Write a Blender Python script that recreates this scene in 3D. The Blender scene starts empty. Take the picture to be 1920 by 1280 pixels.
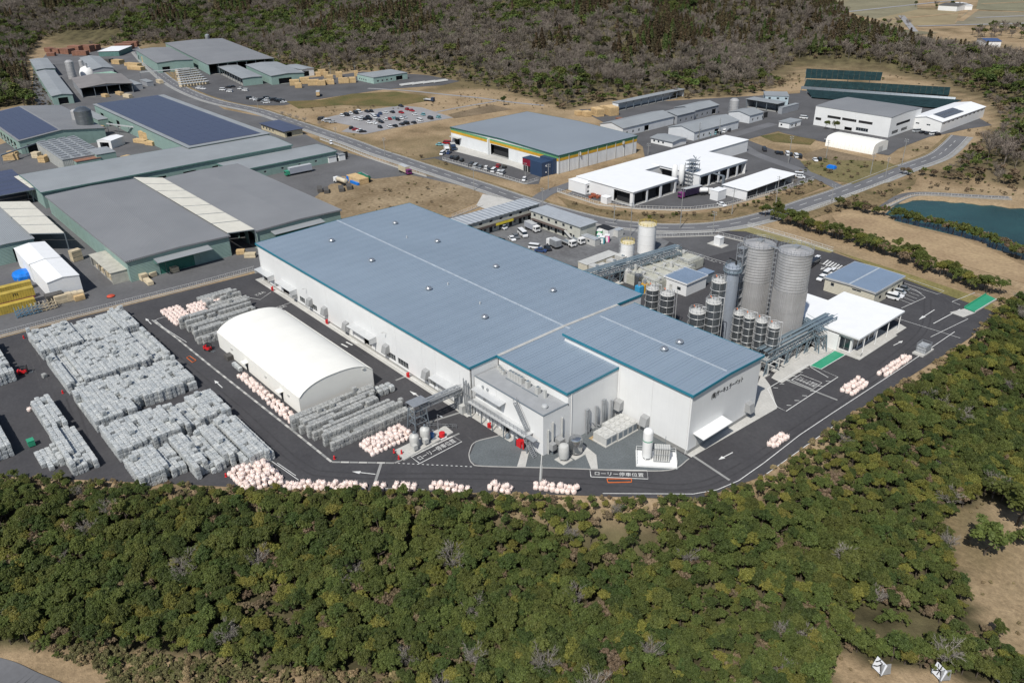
import bpy, bmesh, math, random
import numpy as np
from mathutils import Vector, Matrix
R_=math.radians
random.seed(7); rng=np.random.default_rng(7)
SC=bpy.context.scene
COL=SC.collection
# ---------------------------------------------------------------- camera (solved from the factory's edges)
FPX=1505.41
CP,CR,CYAW=0.48004,-0.018033,-0.861791
CAM=np.array([130.956,-99.358,105.0])
cF=np.array([math.sin(CYAW)*math.cos(CP),math.cos(CYAW)*math.cos(CP),-math.sin(CP)])
_r=np.array([math.cos(CYAW),-math.sin(CYAW),0.0]); _u=np.cross(_r,cF)
cR=math.cos(CR)*_r+math.sin(CR)*_u; cU=-math.sin(CR)*_r+math.cos(CR)*_u
cd=bpy.data.cameras.new('camera'); cam=bpy.data.objects.new('camera',cd); COL.objects.link(cam)
cd.sensor_width=36.0; cd.lens=FPX/1920*36.0; cd.clip_start=1.0; cd.clip_end=6000
cam.matrix_world=Matrix(((cR[0],cU[0],-cF[0],CAM[0]),(cR[1],cU[1],-cF[1],CAM[1]),(cR[2],cU[2],-cF[2],CAM[2]),(0,0,0,1)))
SC.camera=cam
# ---------------------------------------------------------------- sky and sun
SUN_EL=52.0; SH_AZ=114.0      # shadow direction, degrees ccw from +X
w=bpy.data.worlds.new('World'); SC.world=w; w.use_nodes=True
nt=w.node_tree; nt.nodes.clear()
sk=nt.nodes.new('ShaderNodeTexSky'); sk.sky_type='NISHITA'; sk.sun_disc=False
sk.sun_elevation=R_(SUN_EL); sx,sy=-math.cos(R_(SH_AZ)),-math.sin(R_(SH_AZ))
sk.sun_rotation=math.atan2(sx,sy)%(2*math.pi); sk.air_density=1.0; sk.dust_density=1.0; sk.ozone_density=1.0
bg=nt.nodes.new('ShaderNodeBackground'); bg.inputs[1].default_value=0.085
wo=nt.nodes.new('ShaderNodeOutputWorld'); nt.links.new(sk.outputs[0],bg.inputs[0]); nt.links.new(bg.outputs[0],wo.inputs[0])
sd=bpy.data.lights.new('sun','SUN'); sd.energy=4.5; sd.angle=R_(0.55); sd.color=(1.0,0.965,0.90)
so=bpy.data.objects.new('sun',sd); COL.objects.link(so)
sv=Vector((sx*math.cos(R_(SUN_EL)),sy*math.cos(R_(SUN_EL)),math.sin(R_(SUN_EL))))
so.rotation_euler=sv.to_track_quat('Z','Y').to_euler(); so.location=(0,-200,300)
vs=SC.view_settings; vs.view_transform='Standard'; vs.look='None'; vs.exposure=0.0; vs.gamma=1.0; vs.use_curve_mapping=False
cy=SC.cycles; cy.max_bounces=4; cy.diffuse_bounces=2; cy.glossy_bounces=2; cy.transmission_bounces=2; cy.transparent_max_bounces=6
cy.caustics_reflective=False; cy.caustics_refractive=False; cy.use_denoising=True; cy.sample_clamp_indirect=4.0
# ---------------------------------------------------------------- measuring helpers: photo pixel -> place in the world
def ray(px,py): return cF+cR*(px-960)/FPX-cU*(py-640)/FPX
def G(px,py,z=0.0):
    d=ray(px,py); k=(z-CAM[2])/d[2]; return CAM+d*k
def GYp(px,py,y):
    d=ray(px,py); return CAM+d*((y-CAM[1])/d[1])
def GXp(px,py,x):
    d=ray(px,py); return CAM+d*((x-CAM[0])/d[0])
def PX(p):
    d=np.asarray(p,float)-CAM; z=d@cF; return 960+FPX*(d@cR)/z,640-FPX*(d@cU)/z
# ---------------------------------------------------------------- materials
MATS={}
def _n(t,k,**kw):
    n=t.nodes.new(k)
    for a,b in kw.items():
        if isinstance(a,str) and a.startswith('i_'): n.inputs[a[2:].replace('_',' ')].default_value=b
        else: setattr(n,a,b)
    return n
def mat(name,col,rough=0.7,metal=0.0,var=0.12,scale=0.6,col2=None,bump=0.0,bscale=8.0,rib=None,objvar=0.0,huevar=0.0,spec=0.5,detail=6,fine=0.0,fscale=6.0,streak=0.0,trans=0.0,world=False,contrast=0.34):
    """procedural surface: base colour broken up by noise; rib=(axis,period,depth) adds corrugation; objvar/huevar vary it per object"""
    if name in MATS: return MATS[name]
    m=bpy.data.materials.new(name); m.use_nodes=True; t=m.node_tree; b=t.nodes['Principled BSDF']; L=t.links.new
    b.inputs['Roughness'].default_value=rough; b.inputs['Metallic'].default_value=metal; b.inputs['Specular IOR Level'].default_value=spec
    tc=_n(t,'ShaderNodeTexCoord'); src=tc.outputs['Object']
    if world: src=_n(t,'ShaderNodeNewGeometry').outputs['Position']
    c2=col2 if col2 else tuple(max(0,c*(1-2.2*var)) for c in col)
    no=_n(t,'ShaderNodeTexNoise'); no.inputs['Scale'].default_value=scale; no.inputs['Detail'].default_value=detail; no.inputs['Roughness'].default_value=0.62
    L(src,no.inputs['Vector'])
    cr=_n(t,'ShaderNodeValToRGB'); cr.color_ramp.elements[0].position=0.33; cr.color_ramp.elements[1].position=0.67
    cr.color_ramp.elements[0].color=(*c2,1); cr.color_ramp.elements[1].color=(*col,1); L(no.outputs[0],cr.inputs[0])
    out=cr.outputs[0]
    def mul(out,fac_out,lo,hi):
        mr=_n(t,'ShaderNodeMapRange'); mr.inputs[1].default_value=0.25; mr.inputs[2].default_value=0.75; mr.inputs[3].default_value=lo; mr.inputs[4].default_value=hi
        L(fac_out,mr.inputs[0]); mx=_n(t,'ShaderNodeMix',data_type='RGBA',blend_type='MULTIPLY'); mx.inputs[0].default_value=1.0
        L(out,mx.inputs[6]); L(mr.outputs[0],mx.inputs[7]); return mx.outputs[2]
    if fine>0:
        nf=_n(t,'ShaderNodeTexNoise'); nf.inputs['Scale'].default_value=fscale; nf.inputs['Detail'].default_value=3; L(src,nf.inputs['Vector'])
        out=mul(out,nf.outputs[0],1-fine,1+fine)
    if streak>0:
        mp=_n(t,'ShaderNodeMapping'); mp.inputs['Scale'].default_value=(2.2,2.2,0.12); L(src,mp.inputs[0])
        ns=_n(t,'ShaderNodeTexNoise'); ns.inputs['Scale'].default_value=1.0; ns.inputs['Detail'].default_value=4; L(mp.outputs[0],ns.inputs['Vector'])
        out=mul(out,ns.outputs[0],1-streak,1+streak*0.3)
    if objvar or huevar:
        oi=_n(t,'ShaderNodeObjectInfo')
        hs=_n(t,'ShaderNodeHueSaturation'); L(out,hs.inputs['Color'])
        a=_n(t,'ShaderNodeMapRange'); a.inputs[3].default_value=1-objvar; a.inputs[4].default_value=1+objvar; L(oi.outputs['Random'],a.inputs[0]); L(a.outputs[0],hs.inputs['Value'])
        wn=_n(t,'ShaderNodeTexWhiteNoise',noise_dimensions='1D'); L(oi.outputs['Random'],wn.inputs['W'])
        h=_n(t,'ShaderNodeMapRange'); h.inputs[3].default_value=0.5-huevar; h.inputs[4].default_value=0.5+huevar; L(wn.outputs['Value'],h.inputs[0]); L(h.outputs[0],hs.inputs['Hue'])
        out=hs.outputs[0]
    hgt=None
    if rib:
        ax,per,dep=rib
        sp=_n(t,'ShaderNodeSeparateXYZ'); L(src,sp.inputs[0])
        mu=_n(t,'ShaderNodeMath',operation='MULTIPLY'); mu.inputs[1].default_value=2*math.pi/per; L(sp.outputs['XYZ'.index(ax)],mu.inputs[0])
        si=_n(t,'ShaderNodeMath',operation='SINE'); L(mu.outputs[0],si.inputs[0])
        bp=_n(t,'ShaderNodeBump'); bp.inputs['Strength'].default_value=0.6; bp.inputs['Distance'].default_value=dep; L(si.outputs[0],bp.inputs['Height'])
        hgt=bp
    if bump>0:
        nb=_n(t,'ShaderNodeTexNoise'); nb.inputs['Scale'].default_value=bscale; nb.inputs['Detail'].default_value=4; L(src,nb.inputs['Vector'])
        bp=_n(t,'ShaderNodeBump'); bp.inputs['Strength'].default_value=0.8; bp.inputs['Distance'].default_value=bump; L(nb.outputs[0],bp.inputs['Height'])
        if hgt: L(hgt.outputs[0],bp.inputs['Normal'])
        hgt=bp
    if hgt: L(hgt.outputs[0],b.inputs['Normal'])
    L(out,b.inputs['Base Color'])
    if trans>0:
        tb=_n(t,'ShaderNodeBsdfTranslucent'); L(out,tb.inputs[0]); ms=_n(t,'ShaderNodeMixShader'); ms.inputs[0].default_value=trans
        L(b.outputs[0],ms.inputs[1]); L(tb.outputs[0],ms.inputs[2]); L(ms.outputs[0],t.nodes['Material Output'].inputs[0])
    MATS[name]=m; return m
# ---------------------------------------------------------------- mesh builder
class MB:
    def __init__(s): s.v=[]; s.f=[]
    def add(s,vs,fs):
        o=len(s.v); s.v.extend([tuple(map(float,q)) for q in vs]); s.f.extend([tuple(o+i for i in f) for f in fs]); return s
    def box(s,x0,y0,z0,x1,y1,z1):
        return s.add([(x0,y0,z0),(x1,y0,z0),(x1,y1,z0),(x0,y1,z0),(x0,y0,z1),(x1,y0,z1),(x1,y1,z1),(x0,y1,z1)],
            [(3,2,1,0),(4,5,6,7),(0,1,5,4),(1,2,6,5),(2,3,7,6),(3,0,4,7)])
    def cbox(s,cx,cy,z0,lx,ly,lz,rz=0.0):
        c,n=math.cos(rz),math.sin(rz); P=[]
        for z in (z0,z0+lz):
            for a,b in ((-1,-1),(1,-1),(1,1),(-1,1)):
                x,y=a*lx/2,b*ly/2; P.append((cx+x*c-y*n,cy+x*n+y*c,z))
        return s.add(P,[(3,2,1,0),(4,5,6,7),(0,1,5,4),(1,2,6,5),(2,3,7,6),(3,0,4,7)])
    def hexa(s,b,t): return s.add(list(b)+list(t),[(3,2,1,0),(4,5,6,7),(0,1,5,4),(1,2,6,5),(2,3,7,6),(3,0,4,7)])
    def prism(s,poly,z0,z1):
        n=len(poly); return s.add([(*p[:2],z0) for p in poly]+[(*p[:2],z1) for p in poly],[tuple(range(n-1,-1,-1)),tuple(range(n,2*n))]+[(i,(i+1)%n,n+(i+1)%n,n+i) for i in range(n)])
    def extr(s,prof,y0,y1):   # profile in (x,z) swept along y
        n=len(prof); return s.add([(p[0],y0,p[1]) for p in prof]+[(p[0],y1,p[1]) for p in prof],[tuple(range(n)),tuple(range(2*n-1,n-1,-1))]+[((i+1)%n,i,n+i,n+(i+1)%n) for i in range(n)])
    def cyl(s,x,y,z0,z1,r,r1=None,n=16,cap=True):
        r1=r if r1 is None else r1; P=[]
        for z,q in ((z0,r),(z1,r1)):
            for i in range(n):
                a=2*math.pi*i/n; P.append((x+q*math.cos(a),y+q*math.sin(a),z))
        F=[(i,(i+1)%n,n+(i+1)%n,n+i) for i in range(n)]
        if cap: F+=[tuple(range(n-1,-1,-1)),tuple(range(n,2*n))]
        return s.add(P,F)
    def lathe(s,x,y,prof,n=16):
        P=[];F=[]
        for r,z in prof:
            for i in range(n):
                a=2*math.pi*i/n; P.append((x+r*math.cos(a),y+r*math.sin(a),z))
        for k in range(len(prof)-1):
            for i in range(n): F.append((k*n+i,k*n+(i+1)%n,(k+1)*n+(i+1)%n,(k+1)*n+i))
        F.append(tuple(range(n-1,-1,-1))); k=len(prof)-1; F.append(tuple(k*n+i for i in range(n)))
        return s.add(P,F)
    def beam(s,p,q,w=0.2,h=None):
        h=w if h is None else h; p=Vector(p);q=Vector(q);d=(q-p); 
        if d.length<1e-6: return s
        d.normalize(); up=Vector((0,0,1)) if abs(d.z)<0.95 else Vector((1,0,0)); a=d.cross(up).normalized(); b=a.cross(d)
        P=[]
        for c in (p,q):
            for i,j in ((-1,-1),(1,-1),(1,1),(-1,1)): P.append(c+a*(i*w/2)+b*(j*h/2))
        return s.add(P,[(3,2,1,0),(4,5,6,7),(0,1,5,4),(1,2,6,5),(2,3,7,6),(3,0,4,7)])
    def tube(s,pts,r,n=6):
        for p,q in zip(pts[:-1],pts[1:]):
            p=Vector(p);q=Vector(q);d=(q-p).normalized(); up=Vector((0,0,1)) if abs(d.z)<0.95 else Vector((1,0,0)); a=d.cross(up).normalized(); b=a.cross(d); P=[]
            for c in (p,q):
                for i in range(n): t=2*math.pi*i/n; P.append(c+a*(r*math.cos(t))+b*(r*math.sin(t)))
            s.add(P,[(i,(i+1)%n,n+(i+1)%n,n+i) for i in range(n)]+[tuple(range(n-1,-1,-1)),tuple(range(n,2*n))])
        return s
    def mesh(s,name,m,smooth=False):
        me=bpy.data.meshes.new(name); me.from_pydata(s.v,[],s.f); me.materials.append(m)
        if smooth:
            me.polygons.foreach_set('use_smooth',[True]*len(me.polygons)); me.set_sharp_from_angle(angle=0.7)
        return me
def link(name,me,par=None,loc=None,rz=0.0):
    o=bpy.data.objects.new(name,me); COL.objects.link(o)
    if par is not None: o.parent=par
    if loc is not None: o.location=loc
    if rz: o.rotation_euler=(0,0,rz)
    return o
def tag(o,label=None,cat=None,group=None,kind=None):
    if label: o['label']=label
    if cat: o['category']=cat
    if group: o['group']=group
    if kind: o['kind']=kind
    return o
def T(name,label,cat,loc=(0,0,0),rz=0.0,group=None):
    o=bpy.data.objects.new(name,None); COL.objects.link(o); o.location=tuple(map(float,loc)); o.rotation_euler=(0,0,rz); o.empty_display_size=0.5
    return tag(o,label,cat,group)
def O(name,mb,m,par=None,loc=None,rz=0.0,smooth=False): return link(name,mb.mesh(name,m,smooth),par,loc,rz)
def B(name,m,par,*a): return O(name,MB().box(*a),m,par)
def copy_tree(o,loc,rz=None,label=None,group=None,parent=None):
    c=o.copy(); COL.objects.link(c)
    if parent is not None: c.parent=parent
    if loc is not None: c.location=tuple(map(float,loc))
    if rz is not None: c.rotation_euler=(0,0,rz)
    if label: c['label']=label
    if group: c['group']=group
    for ch in o.children: copy_tree(ch,None,parent=c)
    return c
_SN=[0]
def sheet(name,pix,z,m,par=None,world=None,kind='structure',label=None):
    if par is None: _SN[0]+=1; z=z+0.0011*_SN[0]
    P=[G(x,y,z) for x,y in pix] if world is None else [(x,y,z) for x,y in world]
    me=bpy.data.meshes.new(name); bm=bmesh.new()
    vs=[bm.verts.new((float(p[0]),float(p[1]),float(z))) for p in P]; f=bm.faces.new(vs)
    f.normal_update()
    if f.normal.z<0: f.normal_flip()
    bmesh.ops.triangulate(bm,faces=[f]); bm.to_mesh(me); bm.free(); me.materials.append(m)
    o=link(name,me,par)
    if par is None: tag(o,label,None,None,kind)
    return o
def smoothline(pts,n=6):
    """Catmull-Rom through points"""
    P=[np.asarray(p,float) for p in pts]; P=[2*P[0]-P[1]]+P+[2*P[-1]-P[-2]]; out=[]
    for i in range(1,len(P)-2):
        for k in range(n):
            t=k/n; out.append(0.5*((2*P[i])+(-P[i-1]+P[i+1])*t+(2*P[i-1]-5*P[i]+4*P[i+1]-P[i+2])*t*t+(-P[i-1]+3*P[i]-3*P[i+1]+P[i+2])*t**3))
    out.append(P[-2]); return out
def strip(name,pts,wd,z,m,par=None,off=0.0,kind='structure',z1=None,kerb=None):
    """flat band (or a low wall when kerb is a height) along a world polyline"""
    P=[np.asarray(p,float)[:2] for p in pts]; Lp=[];Rp=[]
    for i,p in enumerate(P):
        a=P[max(0,i-1)]; b=P[min(len(P)-1,i+1)]; d=(b-a)/max(1e-9,np.linalg.norm(b-a)); n=np.array([-d[1],d[0]])
        Lp.append(p+n*(off+wd/2)); Rp.append(p+n*(off-wd/2))
    mb=MB(); n=len(P); zt=z+(kerb or 0)
    mb.add([(*q,zt) for q in Rp]+[(*q,zt) for q in Lp],[(i,i+1,n+i+1,n+i) for i in range(n-1)])
    if kerb:
        mb.add([(*q,z) for q in Rp]+[(*q,zt) for q in Rp],[(i,i+1,n+i+1,n+i) for i in range(n-1)])
        mb.add([(*q,z) for q in Lp]+[(*q,zt) for q in Lp],[(i+1,i,n+i,n+i+1) for i in range(n-1)])
    o=O(name,mb,m,par)
    if par is None: tag(o,kind=kind)
    return o
def frame(a,b,c,h,snap=0.0):
    """roof corners a-b (one side) and c (any point of the opposite side) seen at height h -> base corner, angle, length, depth; the works all stand square to one another"""
    A,Bp,Cp=[G(*q,h)[:2] for q in (a,b,c)]; d=Bp-A; an=math.atan2(d[1],d[0]); k=round((an-snap)/(math.pi/2)); s=snap+k*math.pi/2
    if abs(an-s)<R_(32): an=s
    d2=np.array([math.cos(an),math.sin(an)]); L=float(d@d2); n=np.array([-d2[1],d2[0]]); W=float((Cp-A)@n)
    if W<0: A=A+n*W; W=-W
    return (float(A[0]),float(A[1]),0.0),an,L,W
def loc_of(fr,p):
    (x,y,_),rz,_,_=fr; dx,dy=p[0]-x,p[1]-y; c,s=math.cos(rz),math.sin(rz); return dx*c+dy*s,-dx*s+dy*c
# ================================================================= terrain
def W2(pix,z=0.0): return [tuple(G(x,y,z)[:2]) for x,y in pix]
def inpoly(x,y,poly):
    x=np.asarray(x,float); y=np.asarray(y,float); r=np.zeros(x.shape,bool); n=len(poly); j=n-1
    for i in range(n):
        xi,yi=poly[i]; xj,yj=poly[j]
        if yi!=yj:
            c=((yi>y)!=(yj>y))&(x<(xj-xi)*(y-yi)/(yj-yi)+xi); r^=c
        j=i
    return r
def pdist(x,y,line,closed=False):
    x=np.asarray(x,float); y=np.asarray(y,float); d=np.full(x.shape,1e9); P=list(line)+([line[0]] if closed else [])
    for (ax,ay),(bx,by) in zip(P[:-1],P[1:]):
        ex,ey=bx-ax,by-ay; t=np.clip(((x-ax)*ex+(y-ay)*ey)/max(1e-9,ex*ex+ey*ey),0,1)
        d=np.minimum(d,np.hypot(x-ax-t*ex,y-ay-t*ey))
    return d
def vnoise(x,y,s,seed=0):
    x=np.asarray(x,float)/s; y=np.asarray(y,float)/s; xi=np.floor(x).astype(np.int64); yi=np.floor(y).astype(np.int64); fx=x-xi; fy=y-yi
    fx=fx*fx*(3-2*fx); fy=fy*fy*(3-2*fy)
    def h(a,b):
        v=(a*374761393+b*668265263+seed*974634577)&0x7fffffff; v=((v^(v>>13))*1274126177)&0x7fffffff; return ((v^(v>>16))&0xffff)/65535.0
    return (h(xi,yi)*(1-fx)+h(xi+1,yi)*fx)*(1-fy)+(h(xi,yi+1)*(1-fx)+h(xi+1,yi+1)*fx)*fy
EDGE=W2([(-500,890),(-150,893),(0,893),(430,914),(700,921),(1080,930),(1300,938),(1375,914),(1430,893),(1560,801),(1690,716),(1800,648),(1848,600),(1875,560)])
LOW=EDGE+W2([(2300,620)])+[(260,120),(300,-300),(-150,-300)]
HILLB=W2([(-150,120),(70,76),(180,88),(330,84),(420,92),(500,118),(600,140),(690,134),(790,140),(860,152),(960,176),(1060,206),(1140,190),(1300,184),(1400,180),(1470,160),(1500,126),(1650,136),(1760,160),(1850,196),(1870,240),(1800,290),(1770,330),(1920,352),(2100,400)])
HILL=HILLB+[(330,520),(260,640),(60,600),(-80,610),(-150,630),(-215,660),(-330,790),(-480,1000),(-900,1500),(-1700,1500),(-1900,200)]
# the low wooded knoll on the far left, between the sawmill and the houses behind
KN=W2([(-250,300),(0,204),(30,198),(66,200),(52,150),(46,118),(58,96),(72,80),(45,66),(0,64),(-300,92)])
POND=W2([(1660,394),(1690,379),(1722,372),(1850,383),(1893,388),(1960,392),(2010,440),(1990,512),(1912,478),(1830,449),(1760,429),(1690,414)])
def terr(x,y):
    x=np.asarray(x,float); y=np.asarray(y,float)
    z=np.full(x.shape,-0.06)
    d=np.where(inpoly(x,y,HILL),pdist(x,y,HILLB),0.0); d2=np.where(d>0,pdist(x,y,HILL,True),0.0)
    s=np.clip(d2/170.0,0,1); s=s*s*(3-2*s)
    z=z+s*(24+26*vnoise(x,y,150,3))+np.clip(d/30,0,1)*6*(vnoise(x,y,45,5)-0.15)*(d>0)
    k=np.where(inpoly(x,y,KN),pdist(x,y,KN,True),0.0); z=z+np.clip(k/60,0,1)*9
    dl=np.where(inpoly(x,y,LOW),pdist(x,y,EDGE),0.0); t=np.clip(dl/22.0,0,1); z=z-8.5*(t*t*(3-2*t))-np.clip((dl-22)/40,0,1)*2.5+np.where(dl>8,(vnoise(x,y,14,9)-0.5)*1.2,0)
    pd=pdist(x,y,POND,True); ip=inpoly(x,y,POND)
    z=np.where(ip,-0.06-np.clip(pd/3,0,1)*3.0,z)
    return z
def GT(px,py,it=14):
    z=0.0
    for _ in range(it):
        p=G(px,py,z); zn=float(terr(p[0],p[1])); z=0.5*z+0.5*zn
    p=G(px,py,z); return np.array([p[0],p[1],float(terr(p[0],p[1]))])
def axis(parts):
    out=[]
    for a,b,s in parts: out+=list(np.arange(a,b,s))
    return np.array(out+[parts[-1][1]])
gx=axis([(-1900,-700,40),(-700,-260,14),(-260,-140,7),(-140,215,3.2),(215,420,20)])
gy=axis([(-320,-130,14),(-130,190,3.2),(190,345,4.5),(345,620,9),(620,1200,30),(1200,2200,100)])
XX,YY=np.meshgrid(gx,gy); ZZ=terr(XX,YY)
nx,ny=len(gx),len(gy); V=np.stack([XX.ravel(),YY.ravel(),ZZ.ravel()],-1)
ii=np.arange(nx*ny).reshape(ny,nx); Fq=np.stack([ii[:-1,:-1].ravel(),ii[:-1,1:].ravel(),ii[1:,1:].ravel(),ii[1:,:-1].ravel()],-1)
def grid_mesh(name,V,F,m,smooth=True):
    me=bpy.data.meshes.new(name); k=F.shape[1]; me.vertices.add(len(V)); me.vertices.foreach_set('co',V.astype(np.float32).ravel()); me.loops.add(F.size); me.loops.foreach_set('vertex_index',F.astype(np.int32).ravel())
    me.polygons.add(len(F)); me.polygons.foreach_set('loop_start',np.arange(0,F.size,k,dtype=np.int32))
    me.polygons.foreach_set('use_smooth',np.full(len(F),smooth)); me.update(calc_edges=True); me.materials.append(m); return me
def ground_mat():
    m=bpy.data.materials.new('ground_cover'); m.use_nodes=True; t=m.node_tree; b=t.nodes['Principled BSDF']; L=t.links.new; b.inputs['Roughness'].default_value=0.95; b.inputs['Specular IOR Level'].default_value=0.1
    tc=_n(t,'ShaderNodeTexCoord'); o=tc.outputs['Object']
    def noise(s,d=5,r=0.6):
        n=_n(t,'ShaderNodeTexNoise'); n.inputs['Scale'].default_value=s; n.inputs['Detail'].default_value=d; n.inputs['Roughness'].default_value=r; L(o,n.inputs['Vector']); return n.outputs[0]
    def ramp(f,stops):
        r=_n(t,'ShaderNodeValToRGB'); e=r.color_ramp.elements
        while len(e)<len(stops): e.new(0.5)
        for k,(p,c) in enumerate(stops): e[k].position=p; e[k].color=(*c,1)
        L(f,r.inputs[0]); return r.outputs[0]
    def mix(f,a,c,bl='MIX'):
        x=_n(t,'ShaderNodeMix',data_type='RGBA',blend_type=bl)
        if isinstance(f,float): x.inputs[0].default_value=f
        else: L(f,x.inputs[0])
        L(a,x.inputs[6]); L(c,x.inputs[7]); return x.outputs[2]
    dry=ramp(noise(0.03,7),[(0.30,(0.16,0.12,0.07)),(0.43,(0.295,0.215,0.13)),(0.55,(0.375,0.28,0.175)),(0.72,(0.31,0.23,0.145))])
    olive=ramp(noise(0.05,7),[(0.3,(0.10,0.085,0.045)),(0.7,(0.155,0.13,0.065))])
    base=mix(ramp(noise(0.012,4),[(0.50,(0,0,0)),(0.64,(0.75,)*3)]),dry,olive)
    fine=ramp(noise(0.9,4,0.7),[(0.25,(0.62,)*3),(0.75,(1.18,)*3)])
    base=mix(1.0,base,fine,'MULTIPLY')
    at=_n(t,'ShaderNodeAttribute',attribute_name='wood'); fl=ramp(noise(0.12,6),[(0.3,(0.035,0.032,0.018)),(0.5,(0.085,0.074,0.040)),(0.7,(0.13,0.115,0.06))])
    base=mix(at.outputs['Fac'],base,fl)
    L(base,b.inputs['Base Color'])
    bp=_n(t,'ShaderNodeBump'); bp.inputs['Distance'].default_value=0.5; bp.inputs['Strength'].default_value=0.7; L(noise(0.8,5,0.7),bp.inputs['Height']); L(bp.outputs[0],b.inputs['Normal'])
    return m
gm=grid_mesh('ground',V,Fq,ground_mat())
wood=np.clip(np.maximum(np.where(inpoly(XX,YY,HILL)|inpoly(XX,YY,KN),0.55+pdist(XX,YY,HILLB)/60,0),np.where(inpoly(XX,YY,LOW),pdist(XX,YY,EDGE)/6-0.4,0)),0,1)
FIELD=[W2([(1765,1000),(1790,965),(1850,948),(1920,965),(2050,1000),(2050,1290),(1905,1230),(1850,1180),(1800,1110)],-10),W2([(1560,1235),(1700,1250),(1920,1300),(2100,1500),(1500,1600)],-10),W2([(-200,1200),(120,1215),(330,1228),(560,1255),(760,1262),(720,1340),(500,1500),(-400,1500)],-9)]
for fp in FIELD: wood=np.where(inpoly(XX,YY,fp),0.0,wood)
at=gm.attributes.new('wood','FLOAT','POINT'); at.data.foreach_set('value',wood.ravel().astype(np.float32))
ground=tag(link('ground',gm),kind='structure')
# ================================================================= paved areas
M_ASPH=mat('asphalt_new',(0.066,0.065,0.069),rough=0.85,col2=(0.050,0.049,0.053),scale=0.11,detail=8,fine=0.13,fscale=1.2,spec=0.3)
M_ASPHO=mat('asphalt_old',(0.140,0.140,0.145),rough=0.9,var=0.14,scale=0.04,fine=0.10,fscale=0.9,spec=0.25)
M_ASPHM=mat('asphalt_mid',(0.108,0.108,0.113),rough=0.9,var=0.14,scale=0.05,fine=0.10,fscale=1.0,spec=0.25)
M_ROAD=mat('asphalt_road',(0.155,0.157,0.166),rough=0.9,var=0.10,scale=0.06,fine=0.08,fscale=1.0,spec=0.25)
M_CONC=mat('concrete',(0.50,0.49,0.46),rough=0.9,var=0.07,scale=0.25,fine=0.08,fscale=2.0)
M_CONCD=mat('concrete_grey',(0.31,0.31,0.30),rough=0.9,var=0.12,scale=0.2,fine=0.08,fscale=2.0)
M_GRAV=mat('gravel',(0.29,0.285,0.29),rough=0.95,var=0.1,scale=0.08,fine=0.22,fscale=2.5)
M_GRAVD=mat('crushed_stone',(0.125,0.14,0.147),rough=0.95,var=0.12,scale=0.1,fine=0.25,fscale=3.0)
M_LINE=mat('road_paint',(0.72,0.72,0.70),rough=0.7,var=0.10,scale=1.2,fine=0.10,fscale=4.0)
M_GREEN=mat('green_coating',(0.035,0.30,0.17),rough=0.6,var=0.06,scale=0.4)
M_ORANGE=mat('orange_plastic',(0.75,0.17,0.035),rough=0.5)
M_TURF=mat('rough_green_grass',(0.088,0.09,0.035),rough=0.95,col2=(0.17,0.125,0.06),scale=0.06,fine=0.35,fscale=1.1,spec=0.1)
M_BARE=mat('bare_soil',(0.215,0.165,0.11),rough=0.95,col2=(0.13,0.10,0.065),scale=0.08,fine=0.3,fscale=0.9,spec=0.1)
M_TAN=mat('dry_grass',(0.375,0.28,0.17),rough=0.95,col2=(0.26,0.185,0.115),scale=0.045,fine=0.2,fscale=0.8,spec=0.1)
yard=sheet('factory_yard',[(-500,800),(-200,690),(0,634),(120,602),(240,572),(478,512),(560,480),(760,410),(880,430),(1010,450),(1130,440),(1215,438),(1345,436),(1395,428),(1430,436),(1500,455),(1565,474),(1640,500),(1760,543),(1850,576),(1868,586),(1820,632),(1797,648),(1690,716),(1560,800),(1428,893),(1375,912),(1330,930),(1290,936),(1080,928),(700,919),(430,912),(0,892),(-500,889)],0.0,M_ASPH)
sheet('sawmill_yard',[(-700,760),(-200,682),(0,628),(240,566),(478,506),(640,440),(640,330),(900,352),(780,325),(700,300),(640,283),(600,267),(560,245),(505,222),(470,215),(420,205),(340,160),(285,100),(240,84),(95,92),(62,130),(62,200),(60,250),(-80,300),(-300,360)],0.0,M_ASPHO)
sheet('lumber_yard',[(335,122),(440,135),(540,150),(640,140),(740,126),(880,140),(864,152),(830,160),(720,168),(610,184),(530,198),(500,198),(420,196),(350,172)],0.012,M_ASPHM)
sheet('staff_car_park',[(597,224),(632,216),(700,205),(753,198),(792,202),(850,221),(818,226),(740,240),(683,252),(640,247),(660,236)],0.012,M_GRAV)
sheet('warehouse_yard',[(755,305),(830,292),(880,262),(862,255),(1000,300),(1020,316),(1010,345),(985,346),(880,318),(815,297)],0.012,M_ASPHM)
sheet('warehouse_apron',[(846,265),(880,262),(1040,318),(1010,330),(960,312),(850,283)],0.02,M_CONC)
sheet('plant_yard',[(1062,364),(1110,340),(1330,270),(1400,262),(1500,300),(1535,330),(1525,338),(1350,388),(1300,392),(1200,392),(1130,378)],0.012,M_ASPHM)
sheet('north_yard',[(1085,205),(1170,205),(1240,190),(1500,175),(1500,235),(1400,262),(1330,262),(1210,300),(1205,275),(1170,250)],0.012,M_ASPHM)
sheet('hill_foot_yard',[(1430,235),(1500,200),(1500,170),(1760,180),(1860,235),(1760,250),(1655,290),(1560,270),(1470,250)],0.02,M_ASPHM)
sheet('contractor_yard',[(830,410),(1010,372),(1180,432),(1270,438),(1190,520),(1080,500),(960,470)],0.012,mat('worn_yard',(0.165,0.17,0.175),rough=0.9,col2=(0.10,0.10,0.105),scale=0.09,fine=0.2,fscale=0.8))
sheet('plain_paving',[(1245,440),(1346,440),(1400,458),(1405,462),(1325,482),(1240,447)],0.012,M_ASPHM)
sheet('gravel_bed',[(880,855),(893,826),(943,814),(990,790),(1100,740),(1292,858),(1270,880),(1200,882),(1110,879),(1020,876),(905,874),(884,866)],0.03,M_GRAVD)
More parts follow.
